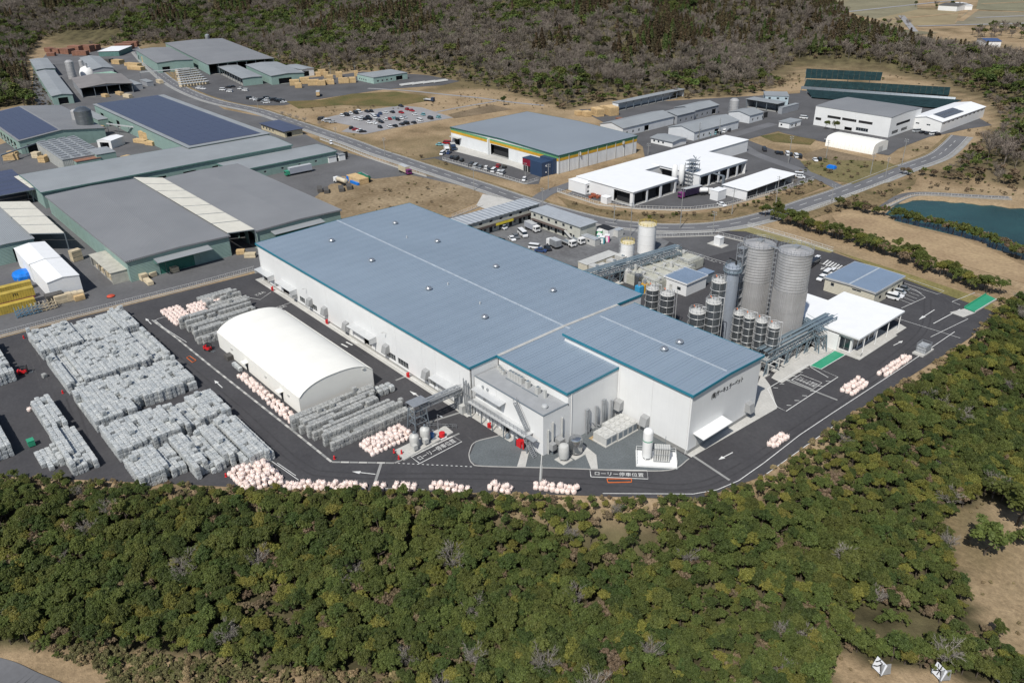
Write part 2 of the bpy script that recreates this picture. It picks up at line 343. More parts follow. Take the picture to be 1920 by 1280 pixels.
sheet('stockpile_field',[(560,395),(620,345),(770,328),(895,355),(905,375),(850,398),(700,430)],0.02,mat('trampled_earth',(0.29,0.225,0.145),rough=0.95,col2=(0.17,0.125,0.075),scale=0.055,fine=0.3,fscale=0.7,spec=0.1))
sheet('grass_patch',[(535,190),(600,188),(660,176),(740,172),(800,180),(810,188),(740,200),(640,197),(560,204)],0.02,M_TURF)
sheet('grass_patch',[(1425,255),(1460,250),(1530,262),(1520,272),(1450,266)],0.025,M_TURF)
sheet('bare_ground',[(840,215),(920,196),(960,205),(905,214),(852,222)],0.02,M_BARE)
sheet('bare_ground',[(1500,290),(1545,278),(1640,300),(1620,318),(1560,322),(1520,305)],0.02,M_BARE)
sheet('dry_meadow',[(1560,405),(1585,398),(1640,405),(1700,425),(1800,448),(1860,470),(1925,500),(1990,540),(1925,532),(1850,510),(1740,480),(1640,450),(1575,425)],0.02,M_TAN)
sheet('mown_verge',[(1345,432),(1400,424),(1440,436),(1500,452),(1568,470),(1556,474),(1430,444),(1398,434)],0.02,mat('verge_grass',(0.26,0.235,0.12),rough=0.95,scale=0.3,fine=0.25,fscale=2,spec=0.1))
sheet('roadside_verge',[(1570,472),(1700,512),(1850,562),(1875,578),(1862,584),(1740,540),(1640,502)],0.024,mat('verge_grass2',(0.235,0.20,0.085),rough=0.95,col2=(0.14,0.13,0.05),scale=0.2,fine=0.3,fscale=1.5,spec=0.1))
# ---- far paddy fields beyond the hill
for k,(pts,c) in enumerate([([(1390,-20),(1520,10),(1560,18),(1640,-25)],(0.27,0.235,0.155)),([(1560,18),(1640,36),(1720,18),(1720,-20),(1640,-25)],(0.235,0.215,0.145)),([(1640,36),(1690,52),(1790,45),(1800,20),(1720,18)],(0.30,0.245,0.15)),([(1790,45),(1930,52),(1930,24),(1815,20)],(0.24,0.215,0.155)),([(1830,18),(1930,22),(1930,-22),(1840,-22)],(0.215,0.205,0.14)),([(1560,60),(1640,40),(1690,55),(1760,62),(1700,68),(1600,70)],(0.18,0.165,0.11))]):
    sheet('paddy_field',pts,0.02+0.03*k,mat('paddy_%d'%k,c,rough=0.95,var=0.12,scale=0.02,fine=0.1,fscale=0.2,spec=0.1))
for k,(a,b) in enumerate([((1400,2),(1640,-14)),((1560,26),(1800,0)),((1640,40),(1830,22)),((1690,30),(1715,60)),((1800,40),(1830,18)),((1830,34),(1930,30)),((1840,8),(1930,4)),((1720,50),(1930,44))]):
    strip('field_lane',[G(*a)[:2],G(*b)[:2]],7.0,0.25+.01*k,M_GRAV if k%2 else M_TAN)
# ---- pond
sheet('pond_water',[(1655,395),(1690,376),(1722,368),(1850,380),(1893,385),(1980,388),(2050,440),(2000,530),(1912,486),(1830,456),(1760,436),(1690,420),(1650,405)],-0.55,mat('pond_water',(0.018,0.066,0.058),rough=0.22,var=0.25,scale=0.03,bump=0.05,bscale=0.5,spec=0.3))
bank=smoothline([G(*p)[:2] for p in [(1652,394),(1672,384),(1696,373),(1716,367),(1745,366),(1800,369),(1850,372),(1896,374)]],5)
strip('pond_path',bank,3.2,0.03,M_ASPHO,off=3.0)
strip('pond_wall',[b for b in bank],0.35,-2.5,M_CONCD,off=-0.6,kerb=2.9)
# ---- main road
RC=[(250,88),(285,125),(330,160),(395,188),(480,207),(512,217),(560,233),(616,252),(660,267),(705,284),(745,297),(787,311),(857,334),(910,351),(968,371),(1040,393),(1119,413),(1177,422),(1242,427),(1317,426),(1362,421),(1400,414),(1462,398),(1512,381),(1562,365),(1629,341),(1690,317),(1752,295),(1780,275),(1800,255)]
road=smoothline([G(*p)[:2] for p in RC],6)
main_road=strip('main_road',road,8.4,0.05,M_ROAD)
M_KERB=mat('kerb_concrete',(0.42,0.41,0.39),rough=0.9,var=0.08,scale=0.5)
for s in (-1,1):
    strip('kerb',road,0.22,0.05,M_KERB,off=s*4.3,kerb=0.13)
    strip('painted_edge_line',road,0.18,0.056,M_LINE,main_road,off=s*3.6)
strip('road_verge',road,2.2,0.03,mat('verge_dry',(0.25,0.19,0.11),rough=0.95,col2=(0.14,0.11,0.06),scale=0.2,fine=0.3,fscale=1.2,spec=0.1),off=5.6)
strip('footpath',road,2.0,0.045,M_CONCD,off=-5.5)
# centre dashes, one object each
def arclen(P): return np.concatenate([[0],np.cumsum([np.linalg.norm(np.asarray(b)-np.asarray(a)) for a,b in zip(P[:-1],P[1:])])])
def sample(P,S,s):
    k=min(max(np.searchsorted(S,s)-1,0),len(P)-2); t=(s-S[k])/max(1e-9,S[k+1]-S[k]); return np.asarray(P[k])*(1-t)+np.asarray(P[k+1])*t
RS=arclen(road); dash=MB().box(-2.5,-0.1,0,2.5,0.1,0.004).mesh('painted_dash',M_LINE)
s=RS[-1]*0.12
while s<RS[-1]-8:
    p=sample(road,RS,s); q=sample(road,RS,s+1.0); link('painted_dash',dash,main_road,(p[0],p[1],0.056),math.atan2(q[1]-p[1],q[0]-p[0])); s+=10.0
side=smoothline([G(*p)[:2] for p in [(1003,378),(1025,362),(1060,350),(1110,333),(1200,305),(1300,276),(1400,246),(1450,232)]],6)
strip('side_street',side,6.5,0.04,M_ROAD)
side2=smoothline([G(*p)[:2] for p in [(1590,358),(1560,345),(1525,328),(1480,312),(1420,290),(1390,272)]],6)
strip('side_street',side2,6.0,0.042,M_ROAD)
sheet('junction_apron',[(905,364),(1010,385),(985,395),(930,400),(893,385)],0.058,M_CONC)
strip('hill_lane',smoothline([G(*p)[:2] for p in [(1655,290),(1700,262),(1760,250),(1840,232)]],5),6,0.045,M_ASPHM)
strip('field_track',smoothline([G(*p)[:2] for p in [(690,166),(760,170),(840,178),(900,184),(960,192),(1020,198)]],4),3,0.03,M_GRAV)
strip('field_track',smoothline([G(*p)[:2] for p in [(810,212),(860,202),(930,190)]],4),2.5,0.03,M_GRAV)
pl=[GT(*p) for p in [(-60,1222),(20,1240),(70,1262),(130,1290),(180,1340)]]
lp=smoothline(pl,6); mb=MB()
for a,b in zip(lp[:-1],lp[1:]):
    d=(b-a)[:2]; d=d/np.linalg.norm(d); n=np.array([d[1],-d[0]])*6.5
    mb.add([(a[0],a[1],a[2]+.35),(a[0]+n[0],a[1]+n[1],a[2]+.35),(b[0]+n[0],b[1]+n[1],b[2]+.35),(b[0],b[1],b[2]+.35)],[(0,1,2,3)])
tag(O('lane',mb,M_ROAD),kind='structure')
# ================================================================= building helpers
M_WHITE=mat('white_panel',(0.76,0.765,0.76),rough=0.55,var=0.03,scale=0.15,streak=0.03)
M_SEAM=mat('seam_backing',(0.22,0.22,0.22),rough=0.8)
M_DARK=mat('dark_interior',(0.02,0.021,0.024),rough=0.9)
M_GLASS=mat('window_glass',(0.025,0.035,0.045),rough=0.12,var=0.2,spec=0.8)
M_STEEL=mat('galvanised_steel',(0.42,0.44,0.46),rough=0.45,metal=0.5,var=0.10,scale=1.0)
M_STEELD=mat('steel_grey_paint',(0.22,0.255,0.285),rough=0.5,metal=0.2,var=0.08,scale=0.6)
M_GREYBOX=mat('equipment_grey',(0.52,0.52,0.50),rough=0.5,var=0.06,scale=0.8)
M_ALU=mat('aluminium_trim',(0.62,0.63,0.63),rough=0.4,metal=0.3,var=0.05)
M_RED=mat('red_paint',(0.62,0.02,0.025),rough=0.45,var=0.06)
M_BLACK=mat('black_paint',(0.02,0.02,0.022),rough=0.6)
M_WPAINT=mat('white_paint',(0.78,0.78,0.77),rough=0.45,var=0.03)
M_GUTTER=mat('gutter_grey',(0.48,0.48,0.46),rough=0.6)
def wall(par,p0,p1,z0,z1,m,holes=(),t=0.25,seams=(),name='wall',gap=0.05,back=M_SEAM):
    """wall from p0 to p1 (outside on the right hand), real openings, split into panels at the seams"""
    p0=np.asarray(p0,float);p1=np.asarray(p1,float);d=p1-p0;L=float(np.linalg.norm(d));a=math.atan2(d[1],d[0]); out=[]
    xs=[0.0]+[s for s in sorted(seams) if 0.2<s<L-0.2]+[L]
    for x0,x1 in zip(xs[:-1],xs[1:]):
        g0=gap/2 if x0>0 else 0; g1=gap/2 if x1<L else 0; u0,u1=x0+g0,x1-g1
        H=[(max(h[0],u0),min(h[1],u1),h[2],h[3]) for h in holes if h[0]<u1 and h[1]>u0]
        cx=sorted({u0,u1,*[h[0] for h in H],*[h[1] for h in H]}); mb=MB()
        for c0,c1 in zip(cx[:-1],cx[1:]):
            if c1-c0<1e-4: continue
            hz=sorted([(h[2],h[3]) for h in H if h[0]<=c0+1e-5 and h[1]>=c1-1e-5]); z=z0
            for q0,q1 in hz:
                if q0>z+1e-4: mb.box(c0,0,z,c1,t,q0)
                z=max(z,q1)
            if z1>z+1e-4: mb.box(c0,0,z,c1,t,z1)
        out.append(O(name,mb,m,par,(p0[0],p0[1],0),a))
    for s in xs[1:-1]:
        o=O('seam_strip',MB().box(s-gap,0.06,z0,s+gap,0.2,z1-0.02),back,par,(p0[0],p0[1],0),a); out.append(o)
    for h in holes:
        k=h[4] if len(h)>4 else 'dark'; x0,x1,q0,q1=h[:4]; lo=dict(par=par,loc=(p0[0],p0[1],0),rz=a)
        if k=='win':
            w_=O('window',MB().box(x0,0.1,q0,x1,0.14,q1),M_GLASS,**lo); fb=MB(); n=max(1,int(round((x1-x0)/1.3)))
            for i in range(n+1):
                xm=x0+(x1-x0)*i/n; xm=min(max(xm,x0+.04),x1-.04); fb.box(xm-.04,.05,q0,xm+.04,.098,q1)
            fb.box(x0+.08,.05,q0,x1-.08,.097,q0+.07); fb.box(x0+.08,.05,q1-.07,x1-.08,.097,q1); f=O('window_frame',fb,M_ALU,w_)
        elif k=='door': O('door',MB().box(x0,0.12,q0,x1,0.16,q1),h[5] if len(h)>5 else M_WPAINT,**lo)
        elif k=='shutter':
            mb=MB(); n=max(3,int((q1-q0)/0.35))
            for i in range(n): mb.box(x0,0.12+0.02*(i%2),q0+(q1-q0)*i/n,x1,0.18,q0+(q1-q0)*(i+1)/n)
            O('shutter',mb,h[5] if len(h)>5 else M_ALU,**lo)
        elif k=='louvre':
            mb=MB(); n=max(3,int((q1-q0)/0.16)); mb.box(x0,.2,q0,x1,.22,q1)
            for i in range(n): z=q0+(q1-q0)*(i+.5)/n; mb.add([(x0,0.03,z-.06),(x1,.03,z-.06),(x1,.14,z+.04),(x0,.14,z+.04)],[(0,1,2,3)])
            O('louvre',mb,M_BLACK,**lo)
        else: O('dark_opening',MB().box(x0,2.2,q0,x1,2.24,q1),M_DARK,**lo)
    return out
def gable_roof(par,L,W,h,rise,m,ov=0.5,axis_='x',trim=None,th=0.18,cap=None,eave=0.0,panels=None):
    """two slopes over the rectangle 0..L x 0..W; ridge along axis_; each slope its own object"""
    s=[]
    if axis_=='x':
        for sgn in (0,1):
            y0,y1=(-ov,W/2) if sgn==0 else (W/2,W+ov); z0,z1=(h-rise*ov/(W/2),h+rise) if sgn==0 else (h+rise,h-rise*ov/(W/2))
            n=panels or 1
            for i in range(n):
                a0=-ov+(L+2*ov)*i/n; a1=-ov+(L+2*ov)*(i+1)/n
                s.append(O('roof_slope',MB().hexa([(a0,y0,z0),(a1,y0,z0),(a1,y1,z1),(a0,y1,z1)],[(a0,y0,z0+th),(a1,y0,z0+th),(a1,y1,z1+th),(a0,y1,z1+th)]),m,par))
        if cap: O('ridge_cap',MB().box(-ov,W/2-0.3,h+rise+th,L+ov,W/2+0.3,h+rise+th+0.07),cap,par)
        for x in (0,L):   # gable triangles
            pass
    else:
        for sgn in (0,1):
            x0,x1=(-ov,L/2) if sgn==0 else (L/2,L+ov); z0,z1=(h-rise*ov/(L/2),h+rise) if sgn==0 else (h+rise,h-rise*ov/(L/2))
            s.append(O('roof_slope',MB().hexa([(x0,-ov,z0),(x1,-ov,z1),(x1,W+ov,z1),(x0,W+ov,z0)],[(x0,-ov,z0+th),(x1,-ov,z1+th),(x1,W+ov,z1+th),(x0,W+ov,z0+th)]),m,par))
        if cap: O('ridge_cap',MB().box(L/2-0.3,-ov,h+rise+th,L/2+0.3,W+ov,h+rise+th+0.07),cap,par)
    if trim:
        mb=[]
        if axis_=='x':
            for y in (-ov-0.06,W+ov-0.06): O('eave_trim',MB().box(-ov-0.1,y,h-rise*ov/(W/2)-0.35,L+ov+0.1,y+0.12,h-rise*ov/(W/2)+th+0.04),trim,par)
            for x in (-ov-0.06,L+ov-0.06):
                for sg in (0,1):
                    y0,y1=(-ov+.06,W/2) if sg==0 else (W/2,W+ov-.06); z0,z1=(h,h+rise) if sg==0 else (h+rise,h)
                    O('gable_trim',MB().hexa([(x,y0,z0-.35),(x+.12,y0,z0-.35),(x+.12,y1,z1-.35),(x,y1,z1-.35)],[(x,y0,z0+th+.05),(x+.12,y0,z0+th+.05),(x+.12,y1,z1+th+.05),(x,y1,z1+th+.05)]),trim,par)
        else:
            for x in (-ov-0.06,L+ov-0.06): O('eave_trim',MB().box(x,-ov-.1,h-rise*ov/(L/2)-0.35,x+.12,W+ov+.1,h-rise*ov/(L/2)+th+.04),trim,par)
            for y in (-ov-0.06,W+ov-0.06):
                for sg in (0,1):
                    x0,x1=(-ov+.06,L/2) if sg==0 else (L/2,L+ov-.06); z0,z1=(h,h+rise) if sg==0 else (h+rise,h)
                    O('gable_trim',MB().hexa([(x0,y,z0-.35),(x1,y,z1-.35),(x1,y+.12,z1-.35),(x0,y+.12,z0-.35)],[(x0,y,z0+th+.05),(x1,y,z1+th+.05),(x1,y+.12,z1+th+.05),(x0,y+.12,z0+th+.05)]),trim,par)
    return s
def gable_fill(par,L,W,h,rise,m,axis_='x',t=0.25):
    if axis_=='x':
        for x in (0,L-t): O('gable_wall',MB().add([(x,0,h),(x+t,0,h),(x+t,W,h),(x,W,h),(x,W/2,h+rise),(x+t,W/2,h+rise)],[(0,4,3),(1,2,5),(0,1,5,4),(2,3,4,5),(0,3,2,1)]),m,par)
    else:
        for y in (0,W-t): O('gable_wall',MB().add([(0,y,h),(0,y+t,h),(L,y+t,h),(L,y,h),(L/2,y,h+rise),(L/2,y+t,h+rise)],[(0,3,4),(1,5,2),(0,4,5,1),(3,2,5,4),(0,1,2,3)]),m,par)
def shed(name,label,cat,fr,h,rise,wm,rm,ridge='x',ov=0.4,trim=None,cap=None,holes={},seams=None,z=0.0,group=None,panels=None,open_sides=(),post=None):
    """rectangular building; holes={side: [(x0,x1,z0,z1,kind)]}, sides 0..3 run counter-clockwise from the base edge"""
    loc,rz,L,W=fr; t=T(name,label,cat,(loc[0],loc[1],z),rz,group); C4=[(0,0),(L,0),(L,W),(0,W)]
    for i in range(4):
        p,q=C4[i],C4[(i+1)%4]; d=np.array(q,float)-np.array(p,float); ln=np.linalg.norm(d); d/=ln
        if i in (1,3): p=tuple(np.array(p)+d*0.25); q=tuple(np.array(q)-d*0.25)
        if i in open_sides:
            n=max(2,int(ln/7)); 
            for k in range(n+1):
                c=np.array(C4[i])+d*(0.2+(ln-.4)*k/n)+np.array([-d[1],d[0]])*.2; O('column',MB().cbox(c[0],c[1],0,.3,.3,h),post or M_STEELD,t)
            continue
        ss=np.arange(seams,ln,seams) if seams else ()
        wall(t,p,q,0,h,wm,holes.get(i,()),seams=ss)
    if rise>0:
        gable_fill(t,L,W,h,rise,wm,ridge); gable_roof(t,L,W,h+.02,rise,rm,ov,ridge,trim,cap=cap,panels=panels)
    else:
        O('roof',MB().box(-ov,-ov,h+.02,L+ov,W+ov,h+.22),rm,t)
        if trim:
            for a in ((-ov-.08,-ov-.08,L+ov+.08,-ov),(-ov-.08,W+ov,L+ov+.08,W+ov+.08),(-ov-.08,-ov,-ov,W+ov),(L+ov,-ov,L+ov+.08,W+ov)): O('eave_trim',MB().box(a[0],a[1],h-.2,a[2],a[3],h+.27),trim,t)
    O('floor',MB().box(.3,.3,0.02,L-.3,W-.3,0.08),M_CONCD,t)
    return t
def text_mesh(name,body,size,m,par,loc,rot,extr=0.0,sx=1.0):
    cu=bpy.data.curves.new(name,'FONT'); cu.body=body; cu.size=size; cu.align_x='LEFT'; cu.align_y='BOTTOM_BASELINE' if False else 'BOTTOM'; cu.extrude=extr; cu.fill_mode='BOTH'; cu.resolution_u=2
    to=bpy.data.objects.new(name,cu); COL.objects.link(to); bpy.context.view_layer.update()
    dg=bpy.context.evaluated_depsgraph_get(); me=bpy.data.meshes.new_from_object(to.evaluated_get(dg)); bpy.data.objects.remove(to); bpy.data.curves.remove(cu)
    me.materials.clear(); me.materials.append(m); o=link(name,me,par,loc); o.rotation_euler=rot; o.scale=(sx,1,1); return o
def awning(par,x0,x1,y,z,depth=2.2,m=None,th=0.14,drop=0.25):
    m=m or M_ALU; return O('awning',MB().hexa([(x0,y-depth,z-drop-th),(x1,y-depth,z-drop-th),(x1,y,z-th),(x0,y,z-th)],[(x0,y-depth,z-drop),(x1,y-depth,z-drop),(x1,y,z),(x0,y,z)]),m,par)
# ================================================================= the main factory
L0,W0,H0,HR=112.87,60.56,12.88,13.44
XN,YM,YE,YR=24.02,8.43,24.78,50.34; XE=45.05; HE=15.36; XS=6.16; YA=0.86; HA=10.33
SL=(HR-H0)/(W0/2)
M_ROOFB=mat('blue_steel_roof',(0.29,0.36,0.44),rough=0.45,metal=0.2,col2=(0.26,0.325,0.40),scale=0.035,detail=3,rib=('X',0.5,0.08),spec=0.5)
M_TEAL=mat('teal_trim',(0.02,0.19,0.27),rough=0.45,var=0.05)
M_RIDGE=mat('ridge_cap_pale',(0.52,0.58,0.64),rough=0.4,metal=0.2)
fac=T('factory','huge white factory with blue-grey ribbed steel roof and teal eave trim','factory',(0,0,0))
def rz_(y): return H0+SL*(y if y<W0/2 else W0-y)
def slope(name,x0,x1,y0,y1,z0,z1,par=fac,m=M_ROOFB,th=0.2): return O(name,MB().hexa([(x0,y0,z0),(x1,y0,z0),(x1,y1,z1),(x0,y1,z1)],[(x0,y0,z0+th),(x1,y0,z0+th),(x1,y1,z1+th),(x0,y1,z1+th)]),m,par)
slope('roof_slope',-L0-.3,0,-.35,W0/2,rz_(-.35),HR); slope('roof_slope',-L0-.3,0,W0/2,W0+.35,HR,rz_(W0+.35))
slope('roof_slope',0.9,XN,YM-.35,YE,rz_(YM-.35),rz_(YE)); slope('roof_slope',0.9,XS,YE+.01,W0/2,rz_(YE),HR-.01); slope('roof_slope',0.9,XS,W0/2,YR,HR-.01,rz_(YR))
O('valley_gutter',MB().hexa([(0.01,YM-.3,rz_(YM)-.1),(.89,YM-.3,rz_(YM)-.1),(.89,W0/2,HR-.1),(.01,W0/2,HR-.1)],[(.01,YM-.3,rz_(YM)+.3),(.89,YM-.3,rz_(YM)+.3),(.89,W0/2,HR+.3),(.01,W0/2,HR+.3)]),M_GUTTER,fac)
O('valley_gutter',MB().hexa([(0.01,W0/2,HR-.1),(.89,W0/2,HR-.1),(.89,YR,rz_(YR)-.1),(.01,YR,rz_(YR)-.1)],[(.01,W0/2,HR+.3),(.89,W0/2,HR+.3),(.89,YR,rz_(YR)+.3),(.01,YR,rz_(YR)+.3)]),M_GUTTER,fac)
B('ridge_cap',M_RIDGE,fac,-L0-.3,W0/2-.28,HR+.2,2.5,W0/2+.28,HR+.28)
ym=(YE+YR)/2; he2=HE+.45
slope('roof_slope',XS-.3,XE+.35,YE-.35,ym,HE-.01,he2); slope('roof_slope',XS-.3,XE+.35,ym,YR+.35,he2,HE-.01)
B('ridge_cap',M_RIDGE,fac,XS-.3,ym-.25,he2+.2,XE-.6,ym+.25,he2+.28)
def trimx(x0,x1,y,z): B('eave_trim',M_TEAL,fac,x0,y,z-.38,x1,y+.14,z+.24)
trimx(-L0-.4,0.0,-.5,H0); trimx(-L0-.4,0.05,W0+.36,H0); trimx(0.1,XN+.2,YM-.5,rz_(YM)); trimx(XS-.4,XE+.5,YE-.5,HE); trimx(XS-.4,XE+.5,YR+.36,HE)
def trimy(x,y0,y1,z0,z1): O('gable_trim',MB().hexa([(x,y0,z0-.38),(x+.14,y0,z0-.38),(x+.14,y1,z1-.38),(x,y1,z1-.38)],[(x,y0,z0+.25),(x+.14,y0,z0+.25),(x+.14,y1,z1+.25),(x,y1,z1+.25)]),M_TEAL,fac)
trimy(0.02,-.36,YM-.5,rz_(-.36),rz_(YM)); trimy(.02,YR+.5,W0+.36,rz_(YR),rz_(W0)); trimy(XN+.02,YM-.36,YE-.02,rz_(YM),rz_(YE)); trimy(XE+.36,YE-.36,ym,HE,he2); trimy(XE+.36,ym,YR+.36,he2,HE); trimy(-L0-.45,-.36,W0/2,H0,HR); trimy(-L0-.45,W0/2,W0+.36,HR,H0)
# ---- front long wall with its panels and openings (measured on the photo)
def fx(px,py,y=0.0): q=GYp(px,py,y); return float(q[0]),float(q[2])
seams=[fx(*p)[0]+L0 for p in [(503,474),(544,497),(571,512.5),(608,533),(649,556),(692.7,581),(739,607),(789,637.5),(814,650),(860,677)]]
holes=[]
for (a,b,c,d,k) in [((493,512),(505,520),0,3.9,'dark'),((530,540),(542,549),0,3.9,'dark'),((681,627),(696,640),0,4.2,'dark'),((663,620),(677,632),0,2.3,'door')]:
    x0=fx(*a)[0]+L0;x1=fx(*b)[0]+L0; holes.append((x0,x1,c,d,k))
for p,q in [((562,557),(572,566)),((580,571),(595,583)),((724,660),(742,674)),((746,673),(766,689)),((799,706),(817,719))]:
    x0,z1=fx(*p); x1,_=fx(*q); holes.append((x0+L0,x1+L0,1.1,2.9,'win'))
x0,_=fx(821,717); x1,_=fx(850,735); holes.append((x0+L0,x1+L0-.3,0,3.6,'shutter'))
wall(fac,(-L0,0),(0,0),0,H0-.1,M_WHITE,holes,seams=seams)
B('plinth_band',M_CONCD,fac,-L0,-.06,0,-.05,-.004,.45)
wall(fac,(0,0),(0,YM),0,H0-.1,M_WHITE); wall(fac,(-L0,W0),(-L0,0.26),0,H0,M_WHITE); wall(fac,(0,W0),(-L0+.26,W0),0,H0,M_WHITE); wall(fac,(0,YR+.3),(0,W0-.26),0,H0,M_WHITE)
# ---- middle block and annexe
wall(fac,(.26,YM),(XN,YM),HA-.5,rz_(YM)-.05,M_WHITE,seams=[11.5]); wall(fac,(XN,YM+.26),(XN,YE-.01),0,rz_(YM)-.05,M_WHITE)
O('gable_wall',MB().add([(XN-.25,YM+.26,rz_(YM)-.05),(XN,YM+.26,rz_(YM)-.05),(XN,YE,rz_(YM)-.05),(XN-.25,YE,rz_(YM)-.05),(XN,YE,rz_(YE)-.05),(XN-.25,YE,rz_(YE)-.05)],[(0,1,4,5),(1,2,4),(3,0,5),(2,3,5,4),(0,3,2,1)]),M_WHITE,fac)
wall(fac,(XS,YE),(XE,YE),0,HE-.05,M_WHITE,seams=[XN-XS,(XN-XS)+10.3]); wall(fac,(XE,YE+.26),(XE,YR-.26),0,HE-.05,M_WHITE); wall(fac,(XE,YR),(XS,YR),0,HE-.05,M_WHITE); wall(fac,(XS,YR-.26),(XS,YE+.26),HR-2,HE-.05,M_WHITE)
gable_e=O('gable_wall',MB().add([(XE-.25,YE+.26,HE-.05),(XE,YE+.26,HE-.05),(XE,YR-.26,HE-.05),(XE-.25,YR-.26,HE-.05),(XE-.25,ym,he2),(XE,ym,he2)],[(0,4,3),(1,2,5),(0,1,5,4),(2,3,4,5),(0,3,2,1)]),M_WHITE,fac)
for yy,x in ((YE-.004,XN+.3),(YE-.004,XE-.3)): pass
B('plinth_band',M_CONCD,fac,XN+.1,YE-.06,0,XE-.05,YE-.004,1.0); B('plinth_band',M_CONCD,fac,XE+.004,YE,0,XE+.06,YR,.9)
def dpipe(x,y,z): O('downpipe',MB().cyl(x,y,0,z,.09,n=8),M_WPAINT,fac,smooth=True)
for x in (-L0+.5,-.4): dpipe(x,-.12,H0-.4)
dpipe(XE-.4,YE-.12,HE-.4); dpipe(XN+.5,YE-.12,HE-.4); dpipe(XN+.12,YM+1.0,rz_(YM)-.4)
M_ANNEX=mat('annexe_roof',(0.33,0.34,0.35),rough=0.8,var=0.06,scale=0.5)
ah=[(10.2,12.6,0,2.6,'dark'),(2.5,3.6,0,2.2,'door'),(6.2,7.3,0,2.2,'door'),(3.0,4.1,4.9,7.0,'door',M_GREYBOX),(8.2,9.6,4.9,7.0,'door',M_GREYBOX)]
wall(fac,(.3,YA),(XN,YA),0,HA,M_WHITE,ah,seams=[8,16]); wall(fac,(XN,YA+.26),(XN,YM+.24),0,HA,M_WHITE)
B('flat_roof',M_ANNEX,fac,.35,YA+.2,HA-.3,XN-.02,YM-.02,HA-.02)
for a in ((.3,YA-.06,XN+.06,YA+.25),(XN-.24,YA+.25,XN+.06,YM-.02)): B('parapet_cap',M_STEELD,fac,a[0],a[1],HA,a[2],a[3],HA+.16)
# roof plant on the annexe
ac=MB().box(-.45,-.5,0,.45,.5,1.7); acm=ac.mesh('condenser_body',M_GREYBOX); fanm=MB().cyl(0,0,1.7,1.78,.36,n=14).mesh('condenser_fan',M_STEELD)
def condenser(x,y,z,label,rz=0,group=None):
    t=T('air_conditioner',label,'air conditioner',(x,y,z),rz,group); link('body',acm,t); link('fan',fanm,t); return t
for i in range(5): condenser(6.3+i*1.0,6.9,HA-.02,'pale air conditioner in the tight row on the annexe roof',0,'row of condensers on the annexe roof')
condenser(12.6,6.7,HA-.02,'single air conditioner standing between the row and the next unit on annexe roof'); condenser(16.1,6.6,HA-.02,'air conditioner on the annexe roof nearest the downpipe corner')
for i,x in enumerate((1.6,2.9,4.2)):
    condenser(x,7.4-.4*i,HA-.02,'small white unit at the inner corner of the annexe roof',0,'corner units on the annexe roof').scale=(.8,.8,.6)
B('roof_rail',M_STEELD,fac,6.0,5.6,HA-.02,11.3,5.75,HA+.18); B('roof_rail',M_STEELD,fac,11.8,5.5,HA-.02,17.2,5.65,HA+.18)
B('roof_cabinet',M_GREYBOX,fac,18.3,6.3,HA-.02,18.9,6.8,HA+2.0)
O('roof_ventilator',MB().lathe(21.6,3.6,[(.55,HA-.02),(.6,HA+.3),(.75,HA+.35),(.6,HA+.75),(.2,HA+.9)],14),M_ALU,fac,smooth=True)
# balcony, canopies and stairs along the annexe front
B('balcony_floor',M_ALU,fac,.6,YA-2.7,4.35,XN-3.2,YA-.01,4.6)
rail=MB()
for x in np.arange(.6,XN-3.1,1.35): rail.box(x-.03,YA-2.3,4.6,x+.03,YA-2.24,5.7)
rail.box(.6,YA-2.32,5.64,XN-3.2,YA-2.22,5.72); rail.box(.6,YA-2.3,5.1,XN-3.2,YA-2.25,5.16); O('balcony_railing',rail,M_STEEL,fac)
for x in np.arange(1.0,XN-3,4.0): B('balcony_post',M_STEELD,fac,x-.09,YA-2.2,0,x+.09,YA-2.02,4.34)
awning(fac,1.2,11.6,YA-.01,8.3,2.0,M_ALU,drop=.3); awning(fac,12.0,15.5,YA-.01,3.6,1.6,M_STEELD,drop=.2)
def stair(par,x0,y0,z0,x1,z1,w=1.0,n=14,m=M_STEEL):
    mb=MB()
    for i in range(n): t=(i+.5)/n; mb.box(x0+(x1-x0)*t-.14,y0,z0+(z1-z0)*t,x0+(x1-x0)*t+.14,y0+w,z0+(z1-z0)*t+.05)
    st=O('stair_flight',mb,m,par)
    for yy in (y0,y0+w): O('stringer',MB().beam((x0,yy,z0),(x1,yy,z1),.06,.28),m,st); O('handrail',MB().beam((x0,yy,z0+1),(x1,yy,z1+1),.06).beam((x0,yy,z0),(x0,yy,z0+1),.05).beam((x1,yy,z1),(x1,yy,z1+1),.05),m,st)
stair(fac,XN-8.5,YA-1.15,HA+.1,XN-4.2,4.6); stair(fac,XN-4.5,YA-2.35,4.5,XN-.6,0.05)
B('stair_landing',M_STEEL,fac,XN-3.15,YA-2.4,4.3,XN-.6,YA-1.1,4.5)
